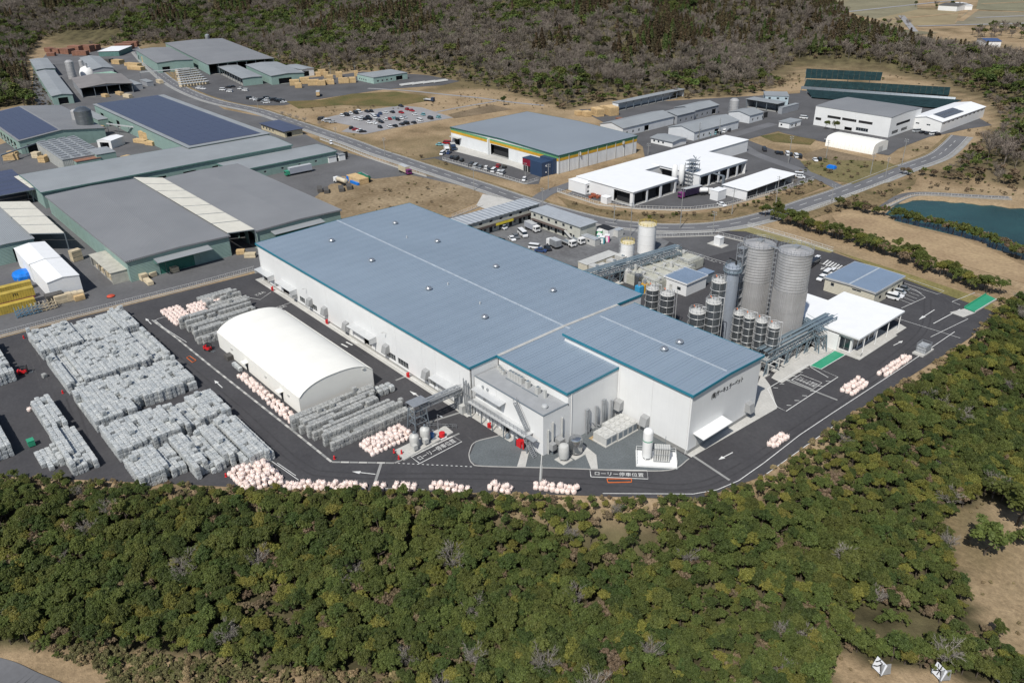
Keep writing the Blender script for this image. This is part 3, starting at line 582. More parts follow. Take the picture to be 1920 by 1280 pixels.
# ---- wall fittings: ventilation hoods, awnings, lamps
hood=MB().hexa([(-.95,-1.7,0),(.95,-1.7,0),(.95,0,0.0),(-.95,0,0.0)],[(-.95,-1.1,2.0),(.95,-1.1,2.0),(.95,0,2.35),(-.95,0,2.35)]).mesh('ventilation_hood',mat('hood_grey',(0.33,0.335,0.335),rough=0.5,var=0.06))
for p in [(549,550),(578,566),(606,583),(646,611),(721,654),(796,701)]:
    x,z=fx(*p,y=-1.0); link('ventilation_hood',hood,fac,(x,-.01,max(1.6,z-1.2)))
for (a,b,z) in [((482,501),(506,512),4.7),((520,520),(548,534),4.7),((655,604),(697,623),5.2),((809,697),(857,722),5.2)]:
    x0=fx(*a,y=-1.2)[0]; x1=fx(*b,y=-1.2)[0]; awning(fac,x0,x1,-.01,z,2.4,M_ALU)
    if b[0]<600 or b[0]>690: 
        for xx in (x0,x1-.1): O('awning_side',MB().hexa([(xx,-2.3,z-1.8),(xx+.1,-2.3,z-1.8),(xx+.1,-.01,z-1.8),(xx,-.01,z-1.8)],[(xx,-2.3,z-.45),(xx+.1,-2.3,z-.45),(xx+.1,-.01,z-.2),(xx,-.01,z-.2)]),M_ALU,fac)
for p in [(573,543),(722,625)]:
    x,z=fx(*p,y=-.4); O('wall_lamp',MB().beam((x,-.02,z),(x,-.9,z+.5),.08).box(x-.12,-1.5,z+.45,x+.12,-.9,z+.6),M_GREYBOX,fac)
link('ventilation_hood',hood,fac,(XE+.01,YR-3.2,2.0),math.pi/2); link('ventilation_hood',hood,fac,(33.2,YE-.01,2.4)); link('ventilation_hood',hood,fac,(XN-1.2+2.4,YE-.01,3.0))
aw=O('awning',MB().hexa([(XE+.01,YE+1.6,4.7),(XE+2.9,YE+1.6,4.35),(XE+2.9,YE+12.2,4.35),(XE+.01,YE+12.2,4.7)],[(XE+.01,YE+1.6,4.9),(XE+2.9,YE+1.6,4.55),(XE+2.9,YE+12.2,4.55),(XE+.01,YE+12.2,4.9)]),M_WPAINT,fac)
B('shutter',M_GREYBOX,fac,XE+.005,YE+3,0,XE+.05,YE+10.5,4.2)
# ---- roof ventilators
vent=MB().lathe(0,0,[(.55,0),(.62,.35),(.95,.4),(1.0,.62),(.8,.9),(.45,1.08),(.1,1.14)],18).mesh('roof_ventilator',mat('spun_aluminium',(0.62,0.63,0.64),rough=0.25,metal=0.8,var=0.04)); vent.polygons.foreach_set('use_smooth',[True]*len(vent.polygons)); vent.set_sharp_from_angle(angle=.9)
for p in [(741,419),(622,452),(820,453),(697,489),(930,500),(804,542),(909,595),(1037,545)]:
    q=G(*p,13.6); link('roof_ventilator',vent,fac,(q[0],q[1],rz_(q[1])+.15))
for p in [(1245,656),(1274,643)]:
    q=G(*p,16); link('roof_ventilator',vent,fac,(q[0],q[1],HE+.55))
for p in [(763,446),(840,534),(900,570)]:
    q=G(*p,13.5); O('vent_pipe',MB().cyl(q[0],q[1],rz_(q[1])+.1,rz_(q[1])+.9,.2,n=8),M_ALU,fac)
# ---- company name on the end wall
ya=GXp(1334,742,XE)[1]; yb=GXp(1394,702,XE)[1]; zt=GXp(1336,741,XE)[2]
nm=text_mesh('company_lettering','(株)サーキュラーペット',1.7,M_BLACK,fac,(XE+.05,ya,zt-1.1),(math.pi/2,0,math.pi/2),0.03)
nm.scale=((yb-ya)/max(.1,nm.data.vertices and max(v.co.x for v in nm.data.vertices)),.95,1); tag(nm,'black company name in Japanese letters high on the end wall')
# ---- apron and kerb of the factory
sheet('factory_apron',None,0.03,M_CONC,world=[(-L0-2,-1.9),(.3,-1.9),(.3,-1.1),(XN-9,-1.1),(XN-9,YA),(-L0-2,YA)])
sheet('factory_apron',[(1296,857),(1457,765),(1444,722),(1428,700),(1405,760),(1285,850)],0.035,M_CONC)
sheet('rack_apron',[(1446,708),(1466,718),(1562,657),(1600,640),(1560,615),(1500,640)],0.036,M_CONC)
# ---- folded ribs of the steel roofs, real ridges joined per slope
def ribs(x0,x1,y0,y1,za,zb,step=.9):
    mb=MB()
    for x in np.arange(x0+.3,x1-.1,step): mb.hexa([(x-.06,y0,za+.2),(x+.06,y0,za+.2),(x+.06,y1,zb+.2),(x-.06,y1,zb+.2)],[(x-.035,y0,za+.29),(x+.035,y0,za+.29),(x+.035,y1,zb+.29),(x-.035,y1,zb+.29)])
    tag(O('roof_ribs',mb,M_ROOFB,fac),kind='stuff')
ribs(-L0,0,-.3,W0/2-.3,rz_(-.3),HR); ribs(-L0,0,W0/2+.3,W0+.3,HR,rz_(W0+.3)); ribs(1,XN,YM-.3,YE-.1,rz_(YM-.3),rz_(YE)); ribs(XS,XE+.2,YE-.3,ym-.3,HE-.01,he2); ribs(XS,XE+.2,ym+.3,YR+.3,he2,HE-.01)
# ================================================================= arched tent warehouse
M_TENT=mat('tent_membrane',(0.80,0.79,0.74),rough=0.75,var=0.025,scale=0.2)
tx0,tx1,ty0,ty1=-75.6,-27.6,-30.9,-10.4; hw,ha=4.9,7.9
tent=T('tent_warehouse','long cream arched membrane warehouse beside the white factory','warehouse',(tx0,ty0,0)); TL,TW=tx1-tx0,ty1-ty0
n=18; prof=[]
for i in range(n+1):
    t=i/n; prof.append((TW*t,hw+(ha-hw)*(1-abs(2*t-1)**2.6)**0.8))
bay=6
for k in range(bay):
    x0,x1=TL*k/bay,TL*(k+1)/bay; mb=MB(); m_=5
    for j in range(m_+1):
        u=j/m_; x=x0+(x1-x0)*u; sag=-0.06*math.sin(math.pi*u)
        for (y,z) in prof: mb.v.append((x,y,z+sag))
    for j in range(m_):
        for i in range(n): a=j*(n+1)+i; mb.f.append((a,a+n+1,a+n+2,a+1))
    O('roof_membrane',mb,M_TENT,tent,smooth=True)
for s_,y in ((0,0),(1,TW)):
    for k in range(bay):
        x0,x1=TL*k/bay,TL*(k+1)/bay
        O('side_curtain',MB().box(x0+.02,y-.12 if s_==0 else y,0.05,x1-.02,y if s_==0 else y+.12,hw+.05),M_TENT,tent)
for x in (0,TL):
    P=[(x,0,0.05)]+[(x,y,z-.02) for y,z in prof]+[(x,TW,0.05)]
    O('end_wall',MB().add(P,[tuple(range(len(P))) if x>0 else tuple(range(len(P)-1,-1,-1))]),M_TENT,tent)
    if x>0: O('end_edge_tube',MB().tube([(x+.03,y,z+.03) for y,z in prof],.12,6),M_TENT,tent)
for x in (17.5,37.5):
    B('door_canopy',M_TENT,tent,x,-1.5,2.9,x+2.0,-.13,3.05); B('door',M_DARK,tent,x+.3,-.17,0.05,x+1.5,-.13,2.4)
for x in (9.5,30,42.5): O('wall_vent',MB().cyl(0,0,0,.3,.32,n=12),M_GREYBOX,tent,(x,-.12,3.3)).rotation_euler=(math.pi/2,0,0)
O('roof_lamp',MB().box(TL+.02,TW-3,hw+1.2,TL+.3,TW-2.2,hw+1.35),M_GREYBOX,tent)
# ================================================================= bales of pressed bottles
M_BALE=mat('pressed_bottle_bale',(0.52,0.53,0.515),rough=0.5,col2=(0.30,0.325,0.34),scale=0.6,fine=0.75,fscale=7.0,bump=0.10,bscale=9.0,world=True,objvar=0.10)
M_BALE2=mat('pressed_bottle_bale_dark',(0.42,0.42,0.40),rough=0.55,col2=(0.25,0.26,0.26),scale=0.6,fine=0.75,fscale=7.0,bump=0.10,bscale=9.0,world=True,objvar=0.10)
def bale_geo(seed):
    r=np.random.default_rng(seed); k=3; idx={}; V=[]; F=[]
    def vid(i,j,l):
        if (i,j,l) not in idx:
            p=np.array([i,j,l])/k*2-1.0; q=np.sign(p)*np.abs(p)**0.9; c=(np.abs(p)>.99).sum()
            q=q*(1-.045*(c-1)) + r.normal(0,.03,3); idx[(i,j,l)]=len(V); V.append(q)
        return idx[(i,j,l)]
    for ax in range(3):
        for sd in (0,k):
            for a in range(k):
                for b in range(k):
                    c=[]
                    for (u,v_) in ((a,b),(a+1,b),(a+1,b+1),(a,b+1)):
                        t=[0,0,0]; t[ax]=sd; t[(ax+1)%3]=u; t[(ax+2)%3]=v_; c.append(vid(*t))
                    F.append(c if sd else c[::-1])
    return np.array(V)*np.array([.55,.53,.53])+np.array([0,0,.53]),np.array(F)
BG=[bale_geo(i) for i in range(5)]
def bale_meshes(m,nm):
    out=[]
    for V_,F_ in BG: out.append(grid_mesh(nm,V_,F_,m,False))
    return out
BM=[bale_meshes(M_BALE,'bale'),bale_meshes(M_BALE2,'bale')]
BALES=[]   # (x,y,z,rz,variant,visible_score,block)
def bale_block(x0,x1,y0,y1,layers,block,dx=1.13,dy=1.09,ragged=0.35,along='x',kind=0,miss=0.05):
    r=np.random.default_rng(len(BALES)+17); swap=along=='y'
    if swap: x0,x1,y0,y1=y0,y1,x0,x1
    nj=max(1,int(round((y1-y0)/dy))); ni=max(1,int(round((x1-x0)/dx))); Hh=np.zeros((ni+2,nj+2),int); jx=r.normal(0,.13,nj+2); jj=r.integers(-1,2,nj+2); base=layers
    for j in range(1,nj+1):
        if r.random()<.35: base=layers-(r.random()<.3)
        a=int(max(0,round(abs(r.normal(0,ragged))))); b=int(max(0,round(abs(r.normal(0,ragged)))))
        Hh[1+a:ni+1-b,j]=base
        for i in range(1+a,ni+1-b):
            if r.random()<miss: Hh[i,j]=max(1,base-1)
            elif r.random()<.05 and layers>1: Hh[i,j]=base+(r.random()<.4)
        if r.random()<.14:
            c=r.integers(1,max(2,ni-3)); Hh[c:c+r.integers(1,4),j]=np.maximum(1,Hh[c:c+3,j][:1]-1)
    for j in range(1,nj+1):
        for i in range(1,ni+1):
            hh=Hh[i,j]; nb=[Hh[i+1,j],Hh[i-1,j],Hh[i,j-1],Hh[i,j+1]]
            for l in range(hh):
                top=l==hh-1
                if not (top or min(nb)<=l): continue
                x=x0+(i-.5)*dx+jx[j]+r.normal(0,.025); y=y0+(j-.5)*dy+r.normal(0,.02); sc=(2.0 if top else 0)+(0.9 if Hh[i+1,j]<=l else 0)+(0.8 if Hh[i,j-1]<=l else 0)
                if swap: x,y=y,x
                BALES.append((x,y,l*1.075,r.normal(0,.035)+(math.pi/2 if swap else 0),int(r.integers(0,5)),sc,block,kind))
LBL={'b1':('grey bale of pressed bottles in the block farthest back along the white fence','bales in the stack beside the white fence'),
'b2':('grey bale of pressed bottles in the second block from the white fence','bales in the second stack from the fence'),
'b3':('grey bale of pressed bottles in the middle block of the five','bales in the middle stack'),
'b4':('grey bale of pressed bottles in the second block from the foreground trees','bales in the second stack from the trees'),
'b5':('grey bale of pressed bottles in the block right behind the foreground trees','bales in the stack behind the trees'),
'lone':('pale bale in the narrow stack standing alone on the left of the yard','bales in the lone stack'),
'left':('pale bale in the stack cut off by the left picture edge','bales at the left picture edge'),
'blue':('bluish bale in the low stack at the lower left picture edge','bluish bales at the left edge'),
'back':('dark grey bale in the rows behind the arched tent','bales behind the arched tent'),
'front':('dark grey bale in the rows against the near end of the arched tent','bales at the near end of the tent')}
bale_block(-117.2,-100.3,-70.5,-44.0,3,'b1')
bale_block(-97.6,-76.6,-70.4,-44.6,3,'b2')
bale_block(-73.6,-53.0,-70.4,-61,3,'b3'); bale_block(-73.0,-57.4,-61,-44.2,3,'b3')
bale_block(-50.8,-37.2,-70.3,-56,3,'b4'); bale_block(-50.0,-38.0,-56,-44.0,3,'b4')
bale_block(-35.0,-24.0,-70.2,-60,3,'b5'); bale_block(-35.0,-19.0,-60,-50.5,3,'b5'); bale_block(-35.6,-15.6,-50.5,-44.2,3,'b5')
bale_block(-75,-58.2,-79.4,-74.8,3,'lone',ragged=.5); bale_block(-58,-38.6,-79.6,-73.8,3,'lone',ragged=.5); bale_block(-54.5,-44,-84,-79.7,2,'lone',ragged=1.2,miss=.25)
bale_block(-120,-93.5,-84,-78.6,3,'left'); bale_block(-78,-56,-96,-87.6,3,'blue')
bale_block(-112,-106.8,-23,-11.4,2,'back',along='y',kind=1); bale_block(-105,-102,-23,-11,2,'back',along='y',kind=1)
for a in (-96.5,-92.8,-89.2,-85.7,-82.2): bale_block(a,a+2.4,-34.8,-12,3 if a<-83 else 2,'back',along='y',kind=1,ragged=1.2)
for k,a in enumerate((-24.6,-22.0,-19.3,-16.6,-13.9,-11.2)): bale_block(a,a+2.42,-35.6+(.5*k),[-13.5,-14,-15,-12.4,-10.8,-11][k],3 if k<5 else 2,'front',along='y',kind=1,ragged=.7)
for (x,y) in [(-92,-75),(-55,-70.9)]: pass
d=[(-b[5]*1.6*FPX/np.linalg.norm(np.array(b[:3])-CAM),i) for i,b in enumerate(BALES)]
order=[i for _,i in sorted(d)]; top=set(order[:300])
SV={0:[[],[]],1:[[],[]]}
for i,b in enumerate(BALES):
    if i in top:
        lab,grp=LBL[b[6]]; o=link('bale',BM[b[7]][b[4]],None,(b[0],b[1],b[2]+.01),b[3]); tag(o,lab,'bale',grp)
    else:
        V_,F_=BG[b[4]]; c,s=math.cos(b[3]),math.sin(b[3]); q=V_.copy(); q[:,0]=V_[:,0]*c-V_[:,1]*s+b[0]; q[:,1]=V_[:,0]*s+V_[:,1]*c+b[1]; q[:,2]+=b[2]+.01
        S=SV[b[7]]; S[1].append(F_+sum(len(a) for a in S[0])); S[0].append(q)
bs=None
V_=np.concatenate(SV[0][0]+SV[1][0]); off=sum(len(a) for a in SV[0][0]); F_=np.concatenate(SV[0][1]+[f+off for f in SV[1][1]])
me=grid_mesh('bale_stacks',V_,F_,M_BALE,False); me.materials.append(M_BALE2)
nf=sum(len(a) for a in SV[0][1]); me.polygons.foreach_set('material_index',np.concatenate([np.zeros(nf,np.int32),np.ones(len(F_)-nf,np.int32)]))
tag(link('bale_stacks',me),'remaining grey bales of pressed bottles stacked across the yard','bales',None,'stuff')
# ================================================================= pinkish flexible bags
M_BAG=mat('woven_bag',(0.83,0.735,0.69),rough=0.7,col2=(0.76,0.59,0.52),scale=1.3,fine=0.10,fscale=3.0,bump=0.06,bscale=3.0,world=True,objvar=0.06)
def bag_mesh(seed):
    r=np.random.default_rng(seed); P=[];n=12; prof=[(.34,0),(.52,.04),(.57,.2),(.58,.5),(.56,.82),(.47,.95),(.26,1.0),(.10,1.03),(.15,1.16)]
    ph=r.uniform(0,6,4)
    for k,(q,z) in enumerate(prof):
        for i in range(n):
            a=2*math.pi*i/n; rr=q*(1-.10*math.cos(4*a+ph[0])+.05*math.cos(3*a+ph[1]+z*2)+r.normal(0,.03)); P.append((rr*math.cos(a)+.10*z*math.cos(ph[2]),rr*math.sin(a)+.10*z*math.sin(ph[2]),z*(.92+.12*math.sin(ph[3]))+r.normal(0,.02)*(k>0)))
    F=[(k*n+i,k*n+(i+1)%n,(k+1)*n+(i+1)%n,(k+1)*n+i) for k in range(len(prof)-1) for i in range(n)]+[tuple(range(n-1,-1,-1)),tuple((len(prof)-1)*n+i for i in range(n))]
    mb=MB(); mb.add(P,F)
    for a in (.8,2.4,3.9,5.5): c,s=math.cos(a)*.42,math.sin(a)*.42; mb.tube([(c,s,.9),(c*1.05,s*1.05,1.08),(c*.75,s*.75,1.1),(c*.7,s*.7,.95)],.03,4)
    return mb.mesh('flexible_bag',M_BAG,True)
GM=[bag_mesh(i) for i in range(4)]
BAGS=[]
def bags(x0,x1,y0,y1,lab,grp,layers=1,dx=1.22,seed=0,upper=.6):
    r=np.random.default_rng(seed+5); ni=max(1,int(round((x1-x0)/dx))); nj=max(1,int(round((y1-y0)/dx)))
    for i in range(ni):
        for j in range(nj):
            x=x0+(i+.5)*(x1-x0)/ni+r.normal(0,.07); y=y0+(j+.5+.25*(i%2-.5))*(y1-y0)/nj+r.normal(0,.07); BAGS.append((x,y,.01,lab,grp))
            if layers>1 and i<ni-1 and j<nj-1 and r.random()<upper: BAGS.append((x+dx/2+r.normal(0,.06),y+dx/2+r.normal(0,.06),1.0,lab,grp))
bags(-110.8,-97.4,-35.2,-29.2,'pink-white flexible bag in the square patch at the kerb corner behind the tent','bags at the kerb corner',1,1.16,1)
bags(-109.0,-105.6,-27.6,-14.2,'pink-white flexible bag in the strip between the dark bale rows behind the tent','bags between bale rows behind the tent',1,1.16,2); bags(-105.6,-98.5,-28.6,-23.6,'pink-white flexible bag in the strip between the dark bale rows behind the tent','bags between bale rows behind the tent',1,1.16,3)
bags(-56.0,-39.2,-34.8,-32.2,'pink flexible bag along the tent side, in the group farther from the camera','bags along the tent side, far group',2,1.16,4,.35)
bags(-38.2,-24.8,-35.0,-32.2,'pink flexible bag along the tent side, in the group nearer the camera','bags along the tent side, near group',2,1.16,5,.3)
bags(-7.0,-1.2,-27.6,-16.0,'pale pink flexible bag in the pile between the dark bales and the two tanks','bags beside the two tanks',2,1.16,6,.7)
bags(-17.0,-7.0,-54.5,-46.0,'pale pink flexible bag in the heap at the foot of the rear bale block','bags in the heap by the trees',2,1.18,7,.75)
sd_=8
for (px0,px1) in [(520,688),(698,724),(737,782),(806,880),(916,960),(1000,1082)]:
    a=G(px0,908,0.6); b=G(px1,918 if px1>800 else 912,0.6); L_=np.linalg.norm((b-a)[:2]); n_=max(2,int(L_/1.12)); d_=(b-a)/n_; nn=np.array([d_[1],-d_[0]])/np.linalg.norm(d_[:2])
    r=np.random.default_rng(sd_); sd_+=1; lab={520:'pale flexible bag in the longest row along the yard edge above the forest',698:'pale flexible bag in the short group beside the road drain',737:'pale flexible bag in the small row right of the road drain',806:'pale flexible bag in the row half hidden by treetops at the yard edge',916:'pale flexible bag in the short row in the middle of the lower yard edge',1000:'pale flexible bag in the row nearest the painted tanker bay'}[px0]
    for i in range(n_):
        for j in range(2):
            p=a+d_*(i+.5); BAGS.append((p[0]+nn[0]*(j-.5)*1.2+r.normal(0,.08),p[1]+nn[1]*(j-.5)*1.2+r.normal(0,.08),.01,lab,'bags along the yard edge, row %d'%sd_))
            if j==0 and r.random()<.45: BAGS.append((p[0]+r.normal(0,.1)+d_[0]/2,p[1]+r.normal(0,.1)+d_[1]/2,1.0,lab,'bags along the yard edge, row %d'%sd_))
bags(53.6,57.4,74.2,82.8,'pale flexible bag in the compact pile on the kerb line beside the hatched bay','bags beside the hatched bay',2,1.16,20,.5)
bags(56.0,58.5,89.0,103.6,'pale flexible bag in the long pile beside the wire cage','bags beside the wire cage',2,1.16,21,.5)
bags(54.6,57.0,40.6,47.0,'pale flexible bag in the little heap at the road bend below the end wall','bags at the road bend',2,1.16,22,.4)
for q in ((57,776),(66,767)): pass
bo=sorted(range(len(BAGS)),key=lambda i:np.linalg.norm(np.array(BAGS[i][:3])-CAM)); keep=set(bo[:300]); mv=[];mf=[];o_=0
for i,(x,y,z,lab,grp) in enumerate(BAGS):
    me=GM[i%4]; a=(i*2.399)%6.28
    if i in keep: tag(link('flexible_bag',me,None,(x,y,z),a),lab,'bag',grp)
    else:
        c,s=math.cos(a),math.sin(a)
        for v in me.vertices: mv.append((v.co.x*c-v.co.y*s+x,v.co.x*s+v.co.y*c+y,v.co.z+z))
        for p in me.polygons: mf.append(tuple(o_+k for k in p.vertices))
        o_=len(mv)
if mv:
    mb=MB(); mb.v=mv; mb.f=mf; tag(O('flexible_bags',mb,M_BAG,smooth=True),'remaining pinkish flexible bags behind the arched tent','bags',None,'stuff')
print('BALES',len(BALES),'BAGS',len(BAGS))
# ================================================================= process plant around the factory
def hz(base,py):
    lo,hi=0.0,60.0
    for _ in range(40):
        m=(lo+hi)/2
        if PX((base[0],base[1],base[2]+m))[1]>py: lo=m
        else: hi=m
    return lo
def rad(base,z,wpx): d=np.array([base[0],base[1],z])-CAM; return 0.5*wpx*float(d@cF)/FPX
M_SILO=mat('silo_steel',(0.50,0.495,0.495),rough=0.5,metal=0.35,var=0.10,scale=0.25,streak=0.12)
M_SILOD=mat('silo_dark_steel',(0.23,0.25,0.265),rough=0.32,metal=0.75,var=0.08,scale=0.4,streak=0.08)
M_SILOB=mat('bluish_column_steel',(0.42,0.465,0.53),rough=0.35,metal=0.4,var=0.05)
M_RACK=mat('rack_blue_grey',(0.20,0.26,0.30),rough=0.5,metal=0.25,var=0.06)
def ringrail(x,y,z,r,par,m=M_STEEL,n=18,h=1.1):
    mb=MB()
    for i in range(n):
        a=2*math.pi*i/n; mb.beam((x+r*math.cos(a),y+r*math.sin(a),z),(x+r*math.cos(a),y+r*math.sin(a),z+h),.07)
    for zz in (.55,1.0): mb.tube([(x+r*math.cos(2*math.pi*i/n),y+r*math.sin(2*math.pi*i/n),z+h*zz) for i in range(n+1)],.035,4)
    return O('top_railing',mb,m,par)
def ladder(x,y,z0,z1,par,a,m=M_STEEL,cage=True):
    mb=MB(); c,s=math.cos(a),math.sin(a); px,py=-s*.25,c*.25
    for k in (-1,1): mb.beam((x+px*k,y+py*k,z0),(x+px*k,y+py*k,z1),.06)
    for z in np.arange(z0+.3,z1,.6): mb.beam((x-px,y-py,z),(x+px,y+py,z),.04)
    if cage:
        for z in np.arange(z0+2.2,z1+.8,1.3): mb.tube([(x+px,y+py,z),(x+px+c*.7,y+py+s*.7,z),(x-px+c*.7,y-py+s*.7,z),(x-px,y-py,z)],.03,4)
        for k in (-.8,0,.8): mb.beam((x+c*.7+px*k,y+s*.7+py*k,z0+2.2),(x+c*.7+px*k,y+s*.7+py*k,z1+.8),.03)
    return O('ladder',mb,m,par)
# ---- the two giant silos
def big_silo(base,toppy,wpx,label):
    h=hz(base,toppy); r=rad(base,h,wpx); t=T('storage_silo',label,'silo',base,0,'pair of giant silos'); hs=h*.62; mb=MB()
    prof=[(r,0)]
    z=hs
    while z<h-.2: prof+=[(r,z),(r+.055,z+.2),(r+.055,z+.58),(r,z+.78)]; z+=.8
    O('shell',MB().lathe(0,0,[(r,0.02),(r,hs)],40),M_SILO,t,smooth=True); O('ringed_shell',MB().lathe(0,0,prof[1:]+[(r,h)],40),M_SILO,t,smooth=False)
    rib=MB().box(r-.02,-.06,.05,r+.16,.06,hs).mesh('stiffener',M_SILO)
    for i in range(56): link('stiffener',rib,t,(0,0,0),2*math.pi*i/56)
    for k in range(1,6): O('hoop',MB().lathe(0,0,[(r+.02,hs*k/6-.05),(r+.05,hs*k/6-.05),(r+.05,hs*k/6+.05),(r+.02,hs*k/6+.05)],40),M_SILO,t)
    O('conical_roof',MB().lathe(0,0,[(r+.2,h),(r+.2,h+.15),(r*.25,h+.75),(r*.2,h+.9)],32),M_SILO,t,smooth=True)
    ringrail(0,0,h+.15,r+.15,t,n=24); ladder(-(r+.4)*.75,-(r+.4)*.66,0,h,t,math.atan2(-.66,-.75))
    for i in range(4): a=1.57*i+.4; O('roof_stair_rib',MB().beam((r*math.cos(a),r*math.sin(a),h+.3),(r*.2*math.cos(a),r*.2*math.sin(a),h+.95),.1),M_STEEL,t)
    B('roof_hatch',M_STEEL,t,-.8,-.8,h+.8,.8,.8,h+1.5); return t,r,h
bA=G(1403,622); bB=G(1465,646)
sA=big_silo(bA,458,58,'giant grey ribbed silo on the left, next to the smooth bluish column')
sB=big_silo(bB,470,62,'giant grey ribbed silo on the right, beside the white canopy office')
# access bridge between the two tops and the cage tower on the left of the first
hA=sA[2]; O('silo_bridge',MB().beam((bA[0],bA[1],hA+.4),(bB[0],bB[1],hA+.4),1.0,.15),M_STEEL)
br=bpy.data.objects['silo_bridge']; tag(br,'narrow steel catwalk joining the tops of the two giant silos','catwalk')
tw=T('ladder_tower','slender galvanised ladder tower standing against the left giant silo','tower',(bA[0]-2.8,bA[1]-6.2,0)); ht=hA+1
for x in (0,2.0):
    for y in (0,2.0): O('post',MB().beam((x,y,0),(x,y,ht),.16),M_STEEL,tw)
for k in range(11):
    z=ht*(k+1)/11.5; O('landing',MB().box(0,0,z,2,2,z+.06),M_STEEL,tw); O('brace',MB().beam((0,0,z-ht/11.5),(2,0,z),.08).beam((0,2,z-ht/11.5),(0,0,z),.08),M_STEEL,tw); O('guard_rail',MB().beam((0,0,z+1),(2,0,z+1),.05).beam((0,0,z+1),(0,2,z+1),.05).beam((2,0,z+1),(2,2,z+1),.05),M_STEEL,tw)
# ---- smooth bluish column
bS=G(1358,640); hS=hz(bS,500); rS=rad(bS,hS*.8,26)
sl=T('process_column','tall smooth bluish steel column left of the giant silos','column',bS)
O('shell',MB().lathe(0,0,[(rS,0),(rS,hS*.985),(rS*1.12,hS*.985),(rS*1.12,hS),(rS*.5,hS+.8),(.3,hS+1)],28),M_SILOB,sl,smooth=True)
for a in (3.6,4.0,4.4): O('riser_pipe',MB().cyl((rS+.2)*math.cos(a),(rS+.2)*math.sin(a),0,hS,.14,n=8),M_STEEL,sl,smooth=True)
O('platform',MB().cyl(0,0,hS*.95,hS*.955,rS+.6,n=20),M_RACK,sl); ringrail(0,0,hS*.955,rS+.55,sl,M_RACK,14); ringrail(0,0,hS+.05,rS+.1,sl,M_RACK,12)
O('vent_stack',MB().cyl(.8,0,hS,hS+1.8,.25,n=10).beam((.8,0,hS+1.8),(-1.2,-.4,hS+2.2),.3),M_BLACK,sl)
# ---- ringed steel silos
def ring_silo(px,topy,basepy,wpx,label,z0=0.0,group='ringed steel silos'):
    b=G(px[1],basepy,z0); b=np.array([b[0],b[1],z0]); h=hz(b,topy); r=rad(b,z0+h,wpx); t=T('steel_silo',label,'silo',b,0,group)
    O('shell',MB().lathe(0,0,[(r,.8),(r,h),(r*.97,h+.02)],26),M_SILOD,t,smooth=True); O('domed_top',MB().lathe(0,0,[(r+.06,h),(r+.06,h+.1),(r*.8,h+.3),(r*.3,h+.45),(.1,h+.5)],26),M_GREYBOX,t,smooth=True)
    k=1.9
    while k<h-.3: O('hoop',MB().tube([((r+.22)*math.cos(2*math.pi*i/22),(r+.22)*math.sin(2*math.pi*i/22),k) for i in range(23)],.06,4),M_ALU,t); k+=2.05
    for i in range(6): a=i*1.047+.2; O('post',MB().cyl((r+.22)*math.cos(a),(r+.22)*math.sin(a),0,h+.6,.05,n=6),M_ALU,t)
    O('skirt',MB().lathe(0,0,[(r*.95,0),(r*.98,.8)],20),M_GREYBOX,t); ringrail(0,0,h+.1,r*.95,t,M_ALU,12); O('top_filter',MB().cyl(.25*r,0,h+.3,h+1.3,.35,n=10).cyl(-.4*r,.2*r,h+.3,h+.9,.22,n=8),M_ALU,t,smooth=True); O('inlet_pipe',MB().tube([(.5*r,.4*r,h+.2),(.5*r,.4*r,h+1.5),(r+.4,.6*r,h+1.5),(r+.4,.6*r,0.1)],.09,6),M_ALU,t,smooth=True); O('pipe_elbow',MB().tube([(-.5*r,.4*r,h+.3),(-.9*r,.4*r,h+1.1)],.1,6),M_ORANGE,t); return t
for a in [((1221,1219),541,608,24,'dark ringed silo at the right eave of the factory, left of the pair'),((1249,1246),551,618,27,'dark ringed silo at the right eave of the factory, right of the pair'),((1340,1336),527,640,27,'dark ringed silo standing highest beside the bluish column'),((1331,1327),566,668,28,'dark ringed silo in the middle before the bluish column'),((1302,1299),584,668,30,'dark ringed silo lowest on the left before the bluish column')]: ring_silo(*a)
for a in [((1382,1379),588,643,20,'narrow dark silo half hidden by the bluish column'),((1402,1398),594,650,20,'narrow dark silo on the frame, first right of the column'),((1424,1420),602,660,21,'narrow dark silo on the frame before the gap of the giant silos'),((1447,1443),612,668,21,'narrow dark silo on the frame in front of the right giant silo')]: ring_silo(*a,3.6,'narrow silos on the steel frame')
fr_=T('silo_stand','pale grey steel frame carrying the four narrow silos','frame',(0,0,0)); c0=G(1379,648,3.4); c1=G(1452,678,3.4)
dirv=(c1-c0)[:2]; Ld=np.linalg.norm(dirv); dirv/=Ld; nv=np.array([-dirv[1],dirv[0]])
for k in range(6):
    for sgn in (-2.4,2.4): p=c0[:2]+dirv*(Ld*k/5)+nv*sgn; O('column',MB().beam((*p,0),(*p,3.5),.25),M_GREYBOX,fr_)
for sgn in (-2.4,0,2.4): p=c0[:2]+nv*sgn-dirv*1.5; q=c1[:2]+nv*sgn+dirv*1.5; O('beam',MB().beam((*p,3.45),(*q,3.45),.22,.3),M_GREYBOX,fr_)
for k in range(9): p=c0[:2]+dirv*(Ld*k/8); O('cross_beam',MB().beam((*(p-nv*2.6),3.45),(*(p+nv*2.6),3.45),.18),M_GREYBOX,fr_)
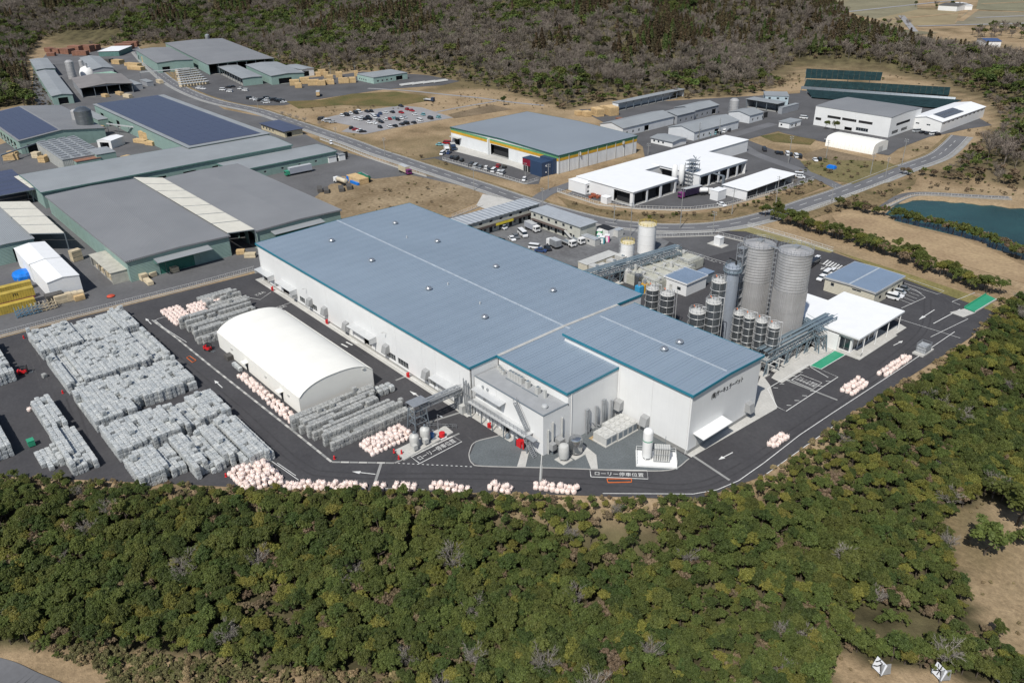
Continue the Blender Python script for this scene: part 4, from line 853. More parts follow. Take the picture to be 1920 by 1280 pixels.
# ---- trussed pipe racks
def rack(name,label,p,q,z,w,n,depth=1.6,m=M_RACK,pipes=5,legs=True,deck=True):
    p=np.array(p[:2],float);q=np.array(q[:2],float);d=q-p;L=float(np.linalg.norm(d)); t=T(name,label,'pipe rack',(p[0],p[1],0),math.atan2(d[1],d[0]))
    for y in (-w/2,w/2):
        for zz in (z,z-depth): O('chord',MB().beam((0,y,zz),(L,y,zz),.26,.3),m,t)
        for k in range(n):
            x0,x1=L*k/n,L*(k+1)/n; O('brace',MB().beam((x0,y,z-depth if k%2 else z),(x1,y,z if k%2 else z-depth),.12),m,t); O('stanchion',MB().beam((x1,y,z-depth),(x1,y,z),.12),m,t)
    for k in range(n+1): x=L*k/n; O('cross_beam',MB().beam((x,-w/2,z-depth),(x,w/2,z-depth),.18),m,t)
    if deck: O('cable_tray',MB().box(0,-w*.30,z+.16,L,-w*.02,z+.24),m,t); O('cable_tray',MB().box(0,w*.12,z+.16,L,w*.36,z+.24),m,t); O('top_rail',MB().beam((0,-w/2,z+1.1),(L,-w/2,z+1.1),.07),m,t)
    for k in range(pipes): y=-w/2+w*(k+.7)/(pipes+.4); O('pipe',MB().tube([(0,y,z-depth+.3),(L,y,z-depth+.3)],.13+.05*(k%2),8),M_ALU if k%2 else M_GREYBOX,t,smooth=True)
    if legs:
        for k in range(0,n+1,2):
            x=L*k/n
            for y in (-w/2,w/2):
                O('column',MB().beam((x-.9 if k%4==0 else x,y,0),(x,y,z-depth),.22),m,t)
                if k%4==0: O('column',MB().beam((x+.9,y,0),(x,y,z-depth),.22),m,t)
            O('low_pipe',MB().tube([(max(0,x-2),w*.2,1.2+.3*(k%3)),(min(L,x+3),w*.2,1.2+.3*(k%3)),(min(L,x+3),-w*.3,2.0)],.13,6),M_ALU,t,smooth=True); O('knee_brace',MB().beam((x,-w/2,.3),(min(L,x+2.2),-w/2,z-depth),.12).beam((x,w/2,.3),(min(L,x+2.2),w/2,z-depth),.12),m,t); O('footing',MB().box(x-1.2,-w/2-.6,0.02,x+1.2,w/2+.6,.28),M_CONC,t)
    return t
rack('pipe_rack','blue-grey trussed pipe rack from the factory corner to the white canopy office',G(1424,700,0),G(1552,630,0),6.6,3.4,14,depth=2.6,pipes=7)
rack('pipe_rack','short blue-grey pipe rack turning along the white canopy office',G(1545,620,6.5),G(1505,596,6.5),6.4,2.6,4,pipes=3)
rack('pipe_rack','long blue-grey pipe rack crossing the treatment basins behind the factory',G(1096,512,6.5),G(1272,461,6.5),6.5,3.2,18,depth=2.2,pipes=6)
rack('pipe_bridge','grey steel pipe bridge over the lane between factory and tank pad',G(788,758,6.0),G(862,726,6.0),6.2,1.9,6,depth=1.0,m=M_STEEL,pipes=4,legs=False)
tw=T('bridge_tower','open steel tower carrying the pipe bridge above the two tanks','tower',G(785,800)); 
for x,y in ((-1.3,-1.6),(1.3,-1.6),(-1.3,1.6),(1.3,1.6)): O('leg',MB().beam((x*1.25,y*1.25,0),(x,y,5.4),.2),M_STEELD,tw)
for z in (1.8,3.6,5.2): O('ring_beam',MB().beam((-1.3,-1.6,z),(1.3,-1.6,z),.14).beam((1.3,-1.6,z),(1.3,1.6,z),.14).beam((1.3,1.6,z),(-1.3,1.6,z),.14).beam((-1.3,1.6,z),(-1.3,-1.6,z),.14),M_STEELD,tw)
for y in (-1.6,1.6): O('brace',MB().beam((-1.5,y,.2),(1.3,y,5.2),.1).beam((1.5,y,.2),(-1.3,y,5.2),.1),M_STEELD,tw)
B('canopy',M_STEEL,tw,-1.7,-2.0,6.9,1.7,2.4,7.0)
for x,y in ((-1.6,-1.9),(1.6,-1.9),(-1.6,2.3),(1.6,2.3)): O('canopy_post',MB().beam((x,y,5.2),(x,y,6.9),.1),M_STEEL,tw)
# pipes climbing the factory corner
rp=T('riser_pipes','bundle of vertical pipes climbing the factory corner by the annexe','pipes',(-.2,-.9,0))
for i in range(5): O('pipe',MB().cyl(-1.6+i*.42,-.1*(i%2),0.1,9.6-(i%3)*.7,.13,n=8),M_STEEL,rp,smooth=True)
for z in (2.5,5.2,7.9): O('clamp_bar',MB().box(-1.9,.12,z,.4,.24,z+.15),M_STEELD,rp)
rp2=T('riser_pipes','bundle of grey pipes dropping from the bridge to the ground at the wall','pipes',(-4.2,-1.3,0))
for i in range(5): O('pipe',MB().cyl(-1+i*.5,-.15*(i%2),0.1,6.0,.15,n=8),M_STEEL,rp2,smooth=True)
B('cabinet',M_GREYBOX,rp2,1.6,-.8,.02,2.9,.4,2.3)
# ---- two small tanks on their slab
slab=T('tank_slab','pale concrete slab with red bollards under the two small tanks','slab',G(745,852))
p0=G(740,846);p1=G(835,800);p2=G(850,812);p3=G(758,864)
pts=[p0,p3,p2,p1]; O('slab',MB().prism([(q[0]-p3[0]*0-slab.location.x,q[1]-slab.location.y) for q in pts],.02,.38),M_CONC,slab)
def small_tank(px,py,label,s=1.0):
    b=G(px,py,.38); t=T('process_tank',label,'tank',(b[0],b[1],.38),0,'small tanks on the slab')
    O('shell',MB().lathe(0,0,[(1.05*s,.7),(1.1*s,.8),(1.1*s,3.0*s),(.95*s,3.3*s),(.4*s,3.55*s),(.3*s,3.7*s)],20),M_GREYBOX,t,smooth=True); B('control_box',M_GREYBOX,t,.7*s,-1.3*s,.5,1.7*s,-.3*s,1.6)
    for a in range(4): O('leg',MB().cyl(.8*math.cos(a*1.57+.7),.8*math.sin(a*1.57+.7),0,.8,.09,n=6),M_GREYBOX,t)
    O('top_motor',MB().cyl(0,0,3.6*s,4.2*s,.25,n=10),M_STEELD,t)
small_tank(778,838,'small grey tank on the slab, the one nearer the bags'); small_tank(798,826,'small grey tank on the slab, the one nearer the pumps',1.05)
def bollard(px,py,label,z=.02,h=.9,group='red bollards'):
    b=G(px,py,z); t=tag(O('bollard',MB().lathe(0,0,[(.28,0),(.3,.05),(.2,.1),(.2,h),(.12,h+.08)],10),M_RED,None,(b[0],b[1],z),smooth=True),label,'bollard',group)
bollard(739,848,'red bollard at the left end of the tank slab',.4); bollard(748,860,'red bollard at the lower corner of the tank slab',.4); bollard(753,850,'red bollard beside the floor hatch of the tank slab',.4)
hr=T('hose_reel','red hose reel cabinet at the right end of the tank slab','hose reel',G(829,818,.38)); O('drum',MB().lathe(0,0,[(.1,0),(.7,.1),(.7,1.1),(.1,1.2)],14),M_RED,hr,smooth=True); B('base',M_WPAINT,hr,-.8,-.8,-.3,.8,.8,0)
pu=T('pump_set','blue pump set between the tanks and the hose reel','pump',G(810,820,.38))
O('pump_body',MB().cyl(0,0,.1,1.3,.5,n=12),mat('pump_blue',(0.03,0.16,0.42),rough=0.4),pu,smooth=True); B('pump_base',M_STEELD,pu,-1,-.6,0,1,.6,.15); O('pump_pipe',MB().tube([(-.9,0,.2),(-.9,0,1.8),(.2,.5,1.8)],.12,6),M_STEELD,pu)
gr=T('guard_railing','galvanised guard railing along the rear of the tank slab','railing',G(800,800)); a=G(800,803);b=G(856,806)
for k in range(9): q=a+(b-a)*k/8-a; O('post',MB().beam((q[0],q[1],0),(q[0],q[1],1.1),.07),M_STEEL,gr)
for z in (.55,1.08): O('rail',MB().beam((0,0,z),tuple((b-a)[:2])+(z,),.06),M_STEEL,gr)
# ---- liquid gas tank on its pad
lb=G(1212,863); lt=T('gas_tank','tall white liquid gas tank on the gravel before the factory','tank',(lb[0],lb[1],.45)); lh=hz(lt.location,803); lr=rad(lb,4,19)
O('shell',MB().lathe(0,0,[(lr*.6,.5),(lr*.95,.8),(lr,1.1),(lr,lh-1.0),(lr*.92,lh-.45),(lr*.6,lh-.1),(.1,lh)],28),M_WPAINT,lt,smooth=True); O('green_band',MB().lathe(0,0,[(lr+.012,lh*.62),(lr+.012,lh*.65)],28),M_GREEN,lt)
for a in range(4): O('leg',MB().beam((lr*.8*math.cos(a*1.57+.4),lr*.8*math.sin(a*1.57+.4),0),(lr*.8*math.cos(a*1.57+.4),lr*.8*math.sin(a*1.57+.4),.95),.16),M_WPAINT,lt)
pd=T('tank_pad','white fenced concrete pad under the liquid gas tank','pad',(lb[0]+1.2,lb[1]+1.8,0)); ang=math.atan2(*(G(1265,876)-G(1195,872))[1::-1]); pd.rotation_euler=(0,0,ang); B('pad_slab',M_WPAINT,pd,-4.4,-3.0,.02,4.4,2.6,.45)
for (x0,y0,x1,y1) in ((-4.3,-2.9,-4.3,2.5),(-4.3,2.5,4.3,2.5),(4.3,2.5,4.3,-2.9)):
    n=5
    for k in range(n+1): x=x0+(x1-x0)*k/n;y=y0+(y1-y0)*k/n; O('fence_post',MB().beam((x,y,.45),(x,y,1.7),.07),M_WPAINT,pd)
    for z in (1.0,1.65): O('fence_rail',MB().beam((x0,y0,z),(x1,y1,z),.05),M_WPAINT,pd)
ev=T('evaporator','finned grey evaporator block beside the liquid gas tank','evaporator',G(1240,862,.45),ang)
for i in range(7): B('fin_column',M_GREYBOX,ev,-1.6+i*.48,-.9,.25,-1.25+i*.48,.9,3.6)
for z in (.2,1.9,3.4): B('frame_band',M_STEEL,ev,-1.75,-.95,z,1.75,.95,z+.1)
vp=T('vent_pole','thin vent pole behind the evaporator','pole',G(1246,850)); O('pole',MB().cyl(0,0,0.02,4.6,.06,n=6),M_STEELD,vp); O('junction_box',MB().box(-.3,-.2,1.2,.3,.2,1.9),M_GREYBOX,vp)
# ---- chillers, two vessels and piping in the corner
def chiller(px,py,lx,ly,label):
    b=G(px,py); t=T('chiller',label,'chiller',(b[0],b[1],.02),0,'chillers before the factory'); B('plinth',M_CONC,t,-lx/2-.2,-ly/2-.2,0,lx/2+.2,ly/2+.2,.25)
    nx,ny=max(1,int(lx/1.6)),max(2,int(ly/1.6))
    for j in range(ny):
        y0=-ly/2+ly*j/ny; B('module',M_GREYBOX,t,-lx/2,y0+.04,.25,lx/2,y0+ly/ny-.04,2.3); B('coil_face',M_STEELD,t,lx/2+.002,y0+.25,.5,lx/2+.03,y0+ly/ny-.25,2.0)
        for i in range(nx): O('fan_cowl',MB().lathe(-lx/2+lx*(i+.5)/nx,y0+ly/ny/2,[(.62,2.3),(.66,2.5),(.55,2.5),(.5,2.36)],14),M_GREYBOX,t,smooth=True)
chiller(1161,808,5.2,6.6,'large bank of pale chillers with round fan cowls in the wall corner'); chiller(1134,826,4.0,3.6,'smaller pale chiller unit in front of the large bank')
def vessel(px,py,r,h,m,label):
    b=G(px,py); t=T('pressure_vessel',label,'vessel',(b[0],b[1],.03),0,'vessels before the annexe')
    O('shell',MB().lathe(0,0,[(r*.5,.5),(r*.95,.75),(r,1.0),(r,h-.6),(r*.85,h-.25),(r*.4,h-.05),(.1,h)],22),m,t,smooth=True)
    for a in range(4): O('leg',MB().beam((r*.8*math.cos(a*1.57),r*.8*math.sin(a*1.57),0),(r*.8*math.cos(a*1.57),r*.8*math.sin(a*1.57),.9),.14),M_STEEL,t)
    B('base_slab',M_CONC,t,-r-.3,-r-.3,-.01,r+.3,r+.3,.12); O('side_pipe',MB().tube([(-r,0,h*.6),(-r-.6,0,h*.6),(-r-.6,0,.3)],.1,6),M_STEEL,t)
vessel(1057,862,1.15,4.2,M_GREYBOX,'pale grey vertical vessel beside the annexe corner, on its own slab'); vessel(1079,850,1.5,4.6,mat('polished_steel',(0.60,0.61,0.62),rough=0.2,metal=0.9),'shiny steel vessel with a dark shadow beside the annexe')
ps=T('pipe_skid','tangle of grey pumps and pipes at the inner wall corner','pipework',G(1105,805))
r=np.random.default_rng(3)
for i in range(16):
    x,y=r.uniform(-2.5,2.5,2); z=r.uniform(.3,2.6); O('pipe',MB().tube([(x,y,.05),(x,y,z),(x+r.uniform(-1.6,1.6),y,z)],.10,6),M_STEEL,ps,smooth=True)
for (px,py,h) in [(1100,795,6.5),(1103,795,6.5),(1119,790,6.0),(1131,780,6.8),(1134,780,6.8),(1147,778,5.5)]:
    x=XN+.35; b=GXp(px,py,x); O('wall_duct',MB().cyl(x-ps.location.x,b[1]-ps.location.y,.05,h,.3,n=10),M_STEEL,ps,smooth=True)
pallet=T('pallet','flat wooden pallet lying on the gravel by the pipework','pallet',G(1112,822))
for i in range(5): B('board',mat('pale_wood',(0.52,0.38,0.20),rough=0.85,var=0.12,scale=1.0),pallet,-.7,-.7+.32*i,.12,.7,-.5+.32*i,.17)
for x in (-.6,0,.6): B('bearer',MATS['pale_wood'],pallet,x-.06,-.7,.04,x+.06,.78,.12)
pip=T('drain_pipe','white pipe laid over the gravel from the annexe corner to the road','pipe',G(1016,852)); a=G(1016,852);b=G(1013,900)
O('pipe',MB().tube([(0,0,.15),((b-a)[0],(b-a)[1],.15)],.14,8),M_GREYBOX,pip)
for k in (0.3,.75): q=(b-a)*k; B('support',M_CONCD,pip,q[0]-.2,q[1]-.2,.03,q[0]+.2,q[1]+.2,.08)
for (p,q,r_,s_) in [((978,845),(992,846),(985,876),(969,876)),((1088,828),(1118,852),(1121,878),(1108,878))]:
    sheet('path_slab',[p,q,r_,s_],.045,M_CONC)
# fire hydrant boxes along the lane
def hydrant(px,py,label):
    b=G(px,py); t=T('hydrant_box',label,'hydrant',(b[0],b[1],.02),0,'red hydrant boxes'); B('cabinet',M_RED,t,-.35,-.25,.15,.35,.25,1.25); O('standpipe',MB().cyl(.55,0,0,1.5,.1,n=8).cyl(.55,0,1.5,1.7,.2,n=10),M_RED,t,smooth=True)
    B('foot',M_CONCD,t,-.3,-.2,0,.3,.2,.15); return t
for p,l in [((511,545),'red hydrant box by the far loading door of the factory'),((613,607),'red hydrant box halfway along the long factory wall'),((765,707),'red hydrant box at the lane before the last factory awning'),((917,802),'red hydrant box under the annexe balcony'),((975,838),'big red hydrant cabinet at the foot of the annexe stairs')]:
    h=hydrant(*p,l)
    if p[0]==975: h.scale=(2,2,1.5)
# ================================================================= canopy office and neighbours
M_WROOF=mat('white_roof',(0.80,0.81,0.82),rough=0.5,var=0.02,scale=0.3)
M_BEIGE=mat('beige_siding',(0.60,0.565,0.46),rough=0.7,var=0.04,scale=0.5,rib=('Z',0.4,0.04))
M_BLUER=mat('blue_flat_roof',(0.235,0.31,0.42),rough=0.45,metal=0.2,var=0.04,scale=0.2,rib=('X',0.45,0.06))
f1=frame((1612,638),(1695,585),(1503,592),5.2); loc,rz,L,W=f1
of=T('canopy_office','white flat-roofed office with wide canopy and dark glass front beside the giant silos','office',loc,rz)
B('canopy_roof',M_WROOF,of,0,0,5.2,L,W,5.65); B('roof_edge',M_GREYBOX,of,.1,.1,4.95,L-.1,W-.1,5.19)
B('floor_slab',M_CONC,of,-.8,-1.4,.05,L*.80,W-1,.2)
gx0,gy0=L*.04,W*.13
wall(of,(gx0,gy0),(L*.62,gy0),.2,4.9,M_WPAINT,[(1.0+i*3.1,3.6+i*3.1,.3,4.2,'win') for i in range(int((L*.62-gx0-1.5)/3.1))]); wall(of,(gx0,W*.9),(gx0,gy0+.3),.2,4.9,M_WPAINT,[(W*.77-3.4-k*4.2,W*.77-.4-k*4.2,.3,4.0,'win') for k in range(2)]); wall(of,(L*.62,gy0+.3),(L*.62,W*.9),.2,4.9,M_WPAINT); wall(of,(L*.62,W*.9),(gx0,W*.9),.2,4.9,M_WPAINT)
for x in (L*.15,L*.42,L*.68,L*.95): O('canopy_column',MB().cyl(x,.35,.1,4.95,.13,n=8),M_WPAINT,of)
for x in (L*.95,): O('canopy_column',MB().cyl(x,W*.5,.05,4.95,.13,n=8).cyl(x,W*.95,.05,4.95,.13,n=8),M_WPAINT,of)
O('planter',MB().box(.6,-.7,.2,1.8,.3,1.1),M_CONC,of)
f2=frame((1522,578),(1580,545),(1470,560),4.6); B('rear_wing_roof',M_WROOF,of,-L*.02,W+.05,4.3,L*.72,W+9,4.7); wall(of,(-L*.02+.3,W+8.7),(-L*.02+.3,W+.3),0.05,4.25,M_WPAINT); wall(of,(L*.70,W+.3),(L*.70,W+8.7),0.05,4.25,M_WPAINT)
wall(of,(-.6,W*.62),(-.6,W*.30),.05,4.9,M_WPAINT)
fb=frame((1548,519),(1634,552),(1694,517),4.6)
bb=shed('beige_building','beige sided hall with flat blue-grey roof and a row of white cars beside it','building',fb,4.4,.25,M_BEIGE,M_BLUER,'y',.3,trim=M_ALU,cap=M_RIDGE,holes={0:[(2,3.2,2.2,3.4,'win'),(9,12,3.0,3.6,'win')],1:[(3+i*4,4.6+i*4,1.2,2.3,'louvre') for i in range(4)]+[(18.5,19.8,.05,2.3,'door',M_DARK)]})
# ---- treatment hut, basins and tanks
fh=frame((1247,517),(1285,533),(1321,514),4.4)
shed('treatment_hut','white pump house with flat blue roof among the treatment basins','hut',fh,4.2,0,M_WHITE,M_BLUER,'x',.25,trim=M_WPAINT,holes={0:[(2,3.2,.1,2.2,'door',M_GREYBOX),(5,6.5,1.2,2.4,'win')]})
fh=frame((1304,509),(1322,516),(1338,508),3.2); shed('treatment_hut','low grey-blue equipment room behind the white pump house','hut',fh,3.0,0,M_STEELD,M_BLUER,'x',.15)
M_BASIN=mat('basin_concrete',(0.47,0.47,0.41),rough=0.9,col2=(0.36,0.36,0.31),scale=0.35,fine=0.12,fscale=2.0)
def basin(a,b,c,h,label,seed):
    loc,rz,L,W=frame(a,b,c,h); t=T('treatment_basin',label,'basin',loc,rz,'concrete treatment basins'); B('basin_wall',M_BASIN,t,0,0,.02,L,W,h)
    r=np.random.default_rng(seed); nxx=max(2,int(L/5)); nyy=max(1,int(W/5))
    for i in range(nxx):
        for j in range(nyy):
            x0,y0=L*i/nxx,W*j/nyy; x1,y1=L*(i+1)/nxx,W*(j+1)/nyy; k=r.random()
            B('cover_slab',M_BASIN,t,x0+.2,y0+.2,h,x1-.2,y1-.2,h+.15)
            if k<.75: B('hatch',M_GREYBOX,t,x0+1,y0+1,h+.15,x0+2.3,y0+2.2,h+.5)
            O('pipe',MB().tube([(x0+.5,y0+.6,h+.2),(x0+.5,y0+.6,h+1.2),(x1-.6,y0+.6,h+1.2),(x1-.6,y1-.8,h+1.2)],.11,6),M_ALU,t,smooth=True)
            if k>.4: O('blower',MB().cyl(x1-1.4,y1-1.6,h+.15,h+1.2,.55,n=12),M_GREYBOX,t,smooth=True)
            if k>.7: B('control_panel',M_GREYBOX,t,x0+.5,y1-1.2,h+.15,x0+1.5,y1-.6,h+2.0)
    for (x0,y0,x1,y1) in ((.1,.1,L-.1,.1),(L-.1,.1,L-.1,W-.1),(.1,W-.1,L-.1,W-.1),(.1,.1,.1,W-.1)):
        n=max(2,int(math.hypot(x1-x0,y1-y0)/2)); mb=MB()
        for k in range(n+1): mb.beam((x0+(x1-x0)*k/n,y0+(y1-y0)*k/n,h),(x0+(x1-x0)*k/n,y0+(y1-y0)*k/n,h+1.1),.06)
        mb.beam((x0,y0,h+1.08),(x1,y1,h+1.08),.06).beam((x0,y0,h+.6),(x1,y1,h+.6),.05); O('railing',mb,M_STEEL,t)
basin((1171,512),(1228,534),(1262,487),3.2,'large pale concrete basin block crowded with pipes behind the factory',4)
basin((1240,478),(1290,496),(1302,478),3.0,'smaller concrete basin under the end of the pipe rack',9)
for (px,py,r_,h_,m_,l) in [((1196),540,1.3,4.5,M_SILOD,'short grey tank tucked against the basin, near the factory eave'),(1160,520,1.5,5.0,M_SILOD,'grey tank under the pipe rack at the factory eave'),(1176,528,1.2,4.2,M_GREYBOX,'pale tank beside the basin stairs')]:
    b=G(px,py); t=T('process_tank',l,'tank',(b[0],b[1],.02)); O('shell',MB().lathe(0,0,[(r_,0),(r_,h_),(r_*.6,h_+.35),(.1,h_+.45)],18),m_,t,smooth=True); ringrail(0,0,h_,r_*.95,t,M_STEEL,8); O('drain_pipe',MB().tube([(r_,0,.6),(r_+.5,0,.6),(r_+.5,0,.05)],.1,6),M_STEEL,t)
for (px,py,c,l) in [(1208,548,(0.62,0.36,0.05),'ochre machine housing beside the factory eave'),(1198,552,(0.05,0.35,0.62),'blue fan housing beside the ochre machine')]:
    b=G(px,py); t=T('machine_housing',l,'machine',(b[0],b[1],.02)); B('body',mat('paint_%d'%px,c,rough=0.5),t,-1,-1,.2,1,1,3.0); O('duct',MB().cyl(0,0,3.0,4.2,.5,n=10),M_STEEL,t); B('base',M_CONCD,t,-1.2,-1.2,0,1.2,1.2,.2)
def white_tank(px,basey,topy,wpx,label):
    b=G(px,basey); h=hz((b[0],b[1],.02),topy); r=rad(b,h*.6,wpx); t=T('water_tank',label,'tank',(b[0],b[1],.02),0,'white tanks'); O('shell',MB().lathe(0,0,[(r,0),(r,h),(r+.12,h),(r+.12,h+.12)],30),M_WPAINT,t,smooth=True)
    O('roof_cone',MB().lathe(0,0,[(r+.1,h+.12),(r*.3,h+.5),(.1,h+.55)],24),mat('cream_roof',(0.70,0.62,0.42),rough=0.7),t,smooth=True); ringrail(0,0,h+.12,r,t,mat('yellow_rail',(0.62,0.48,0.05),rough=0.5),14,1.0)
    for zz in (h*.33,h*.66): O('weld_band',MB().lathe(0,0,[(r+.01,zz),(r+.03,zz+.03),(r+.01,zz+.06)],30),M_GREYBOX,t)
    ladder(-r-.25,-.3,0,h,t,math.pi,M_ALU)
white_tank(1211,472,421,33,'tall white cylindrical tank with yellow top railing'); white_tank(1175,494,455,26,'shorter white cylindrical tank with cream top')
f=frame((1084,490),(1100,497),(1150,472),3.2)
er=shed('equipment_room','long low cream equipment room behind the factory roof','building',f,3.0,0,M_BEIGE,M_GREYBOX,'x',.1)
for k in range(4):
    x,y=f[2]+2.6,1.2+k*(f[3]-2.4)/3; c_,s_=math.cos(f[1]),math.sin(f[1]); bx,by=f[0][0]+x*c_-y*s_,f[0][1]+x*s_+y*c_
    t=T('generator_box',['pale generator box nearest the factory roof','pale generator box second from the factory roof','pale generator box third from the factory roof','pale generator box beside the shorter white tank'][k],'generator',(bx,by,.02),f[1],'generator boxes'); hh=(3.4,2.6,3.0,3.6)[k]; B('housing',M_GREYBOX,t,-1.9,-1.3,.1,1.9,1.3,hh); O('exhaust_cowl',MB().cyl(.8,0,hh,hh+.3,.6,n=12),M_STEELD,t); B('grille',M_STEELD,t,1.902,-1,.6,1.93,1,hh-.8)
# ---- contractor's prefab offices
M_PREFAB=mat('prefab_panel',(0.50,0.50,0.44),rough=0.7,var=0.05,scale=0.4); M_PREROOF=mat('prefab_roof',(0.50,0.53,0.56),rough=0.5,metal=0.3,var=0.06,scale=0.4,rib=('Y',1.3,0.15)); M_PREROOFX=mat('prefab_roof_x',(0.50,0.53,0.56),rough=0.5,metal=0.3,var=0.06,scale=0.4,rib=('X',2.2,0.25))
fp=frame((874,421),(1010,381),(985,371),6.0); ho=[]
n=int(fp[2]/5)
for i in range(n): ho+=[(1+i*5,2.6+i*5,.1,2.2,'door',M_DARK),(3.2+i*5,4.6+i*5,1.0,2.1,'win'),(1.2+i*5,2.8+i*5,3.9,5.0,'win')]
pf=shed('site_office','two-storey prefab site office with long ribbed roof and yellow banner','office',fp,5.8,0,M_PREFAB,M_PREROOFX,'x',.5,holes={0:ho},seams=5.0)
B('gallery_floor',mat('rusty_rail',(0.115,0.085,0.075),rough=0.8),pf,1,-1.3,2.75,fp[2]-1,-.01,2.9); B('gallery_panel',MATS['rusty_rail'],pf,1,-1.34,2.9,fp[2]-1,-1.28,3.7)
bn0,bn1=.36*fp[2],.60*fp[2]; B('banner',mat('yellow_banner',(0.75,0.60,0.05),rough=0.6),pf,bn0,-1.42,2.6,bn1,-1.38,3.6)
fp2=frame((1088,425),(1110,413),(1025,385),6.0)
ho=[]; n=int(fp2[3]/4)
for i in range(n): ho+=[(1+i*4,2.3+i*4,.1,2.2,'door',M_DARK),(2.6+i*4,3.7+i*4,1.0,2.0,'win'),(1.0+i*4,2.4+i*4,3.8,5.0,'win')]
p2=shed('site_office','two-storey prefab site office with outside stair, nearer the white tanks','office',fp2,5.8,0,M_PREFAB,M_PREROOF,'x',.5,holes={3:ho},seams=4.0)
O('outside_stair',MB().beam((-1.0,2,.1),(-1.0,7,3.0),.9,.2),M_GREYBOX,p2); B('gallery_floor',MATS['rusty_rail'],p2,-1.5,7,2.85,-.02,fp2[3]-1,3.0)
O('stair_rail',MB().beam((-1.5,2,1.1),(-1.5,7,4.0),.07).beam((-1.5,7,4.0),(-1.5,fp2[3]-1,4.0),.07),M_ALU,p2)
f=frame((1090,441),(1113,451),(1123,446),2.6); shed('portable_cabin','grey portable cabin beside the coloured toilets','cabin',f,2.5,0,M_GREYBOX,M_PREROOF,'x',.1,holes={0:[(1,2,.1,2,'door',M_DARK),(3,4.2,.9,1.8,'win')]})
f=frame((1119,424),(1140,431),(1151,426),3.3); shed('portable_cabin','white container cabin with black top behind the toilets','cabin',f,3.0,0,M_WPAINT,M_BLACK,'x',.05)
f=frame((1150,430),(1158,433),(1169,429),2.6); shed('portable_cabin','small pale container beside the shorter white tank','cabin',f,2.5,0,M_GREYBOX,M_PREROOF,'x',.05)
for k,(px,py,c,l) in enumerate([(1124,452,(0.02,0.35,0.36),'teal'),(1129,456,(0.02,0.30,0.34),'dark teal'),(1138,453,(0.85,0.13,0.42),'pink'),(1124,444,(0.03,0.45,0.15),'green')]):
    b=G(px,py); t=T('portable_toilet',l+' portable toilet in the contractor yard','toilet',(b[0],b[1],.02),.6,'portable toilets'); B('cubicle',mat('toilet_'+l.replace(' ','_'),c,rough=0.5),t,-.9,-.9,.1,.9,.9,2.5); B('roof',M_WPAINT,t,-.95,-.95,2.5,.95,.95,2.7); B('door',M_WPAINT,t,-.5,-.93,.2,.5,-.905,2.2)
f=frame((1058,428),(1081,439),(1086,432),3.0); sc=T('scaffold_screen','white dust sheets hung on scaffold beside the stair office','scaffold',f[0],f[1])
B('sheet',mat('dust_sheet',(0.60,0.66,0.72),rough=0.6,var=0.08,scale=0.5),sc,0,0,.3,f[2],.1,3.2)
for i in range(5): O('pole',MB().cyl(f[2]*i/4,.2,0,3.6,.05,n=6),M_STEEL,sc)
tm=T('transformer_hut','small white cabinet on a pale plinth in the plain paving','cabinet',G(1347,459)); B('plinth',M_CONC,tm,-3.5,-2,.02,3,2,.2); B('cabinet',M_WHITE,tm,-1.3,-1.2,.2,1.3,1.2,3.0); B('cap',M_WPAINT,tm,-1.4,-1.3,3.0,1.4,1.3,3.12)
# ---- wire cage at the right kerb
cg=T('wire_cage','grey wire cage with scrap on a white plinth at the right kerb','cage',G(1730,660)); cz=math.atan2(*(G(1745,650)-G(1700,680))[1::-1]); cg.rotation_euler=(0,0,cz)
B('plinth',M_CONC,cg,-3,-1.5,.02,3.2,1.5,.45)
for x in np.linspace(-1.6,1.6,6):
    for y in (-1.3,1.3): O('bar',MB().beam((x,y,.45),(x,y,2.9),.08),M_STEEL,cg)
for z in (.5,1.3,2.1,2.9): O('hoop',MB().beam((-1.6,-1.3,z),(1.6,-1.3,z),.06).beam((1.6,-1.3,z),(1.6,1.3,z),.06).beam((1.6,1.3,z),(-1.6,1.3,z),.06).beam((-1.6,1.3,z),(-1.6,-1.3,z),.06),M_STEEL,cg)
B('scrap_fill',mat('scrap_film',(0.45,0.47,0.49),rough=0.4,var=0.2,scale=2,bump=.1,bscale=4),cg,-1.5,-1.2,.5,1.5,1.2,2.3)
# green ramp beyond
rp=T('green_ramp','green coated vehicle ramp at the right end of the yard','ramp',(0,0,0)); P=[G(*p) for p in [(1808,578),(1848,553),(1868,562),(1828,586)]]
O('ramp_deck',MB().hexa([(p[0],p[1],.02) for p in P],[(p[0],p[1],.3) for p in P]),M_GREEN,rp); P=[G(*p) for p in [(1781,586),(1808,579),(1828,587),(1806,595)]]
O('approach_slab',MB().hexa([(p[0],p[1],.02) for p in P],[(p[0],p[1],.12) for p in P]),M_CONC,rp)
for a,b in (((1808,578),(1848,553)),((1828,587),(1868,563))): O('side_kerb',MB().beam((*G(*a)[:2],.4),(*G(*b)[:2],.4),.25,.5),M_GREEN if a[0]==1808 else M_CONC,rp)
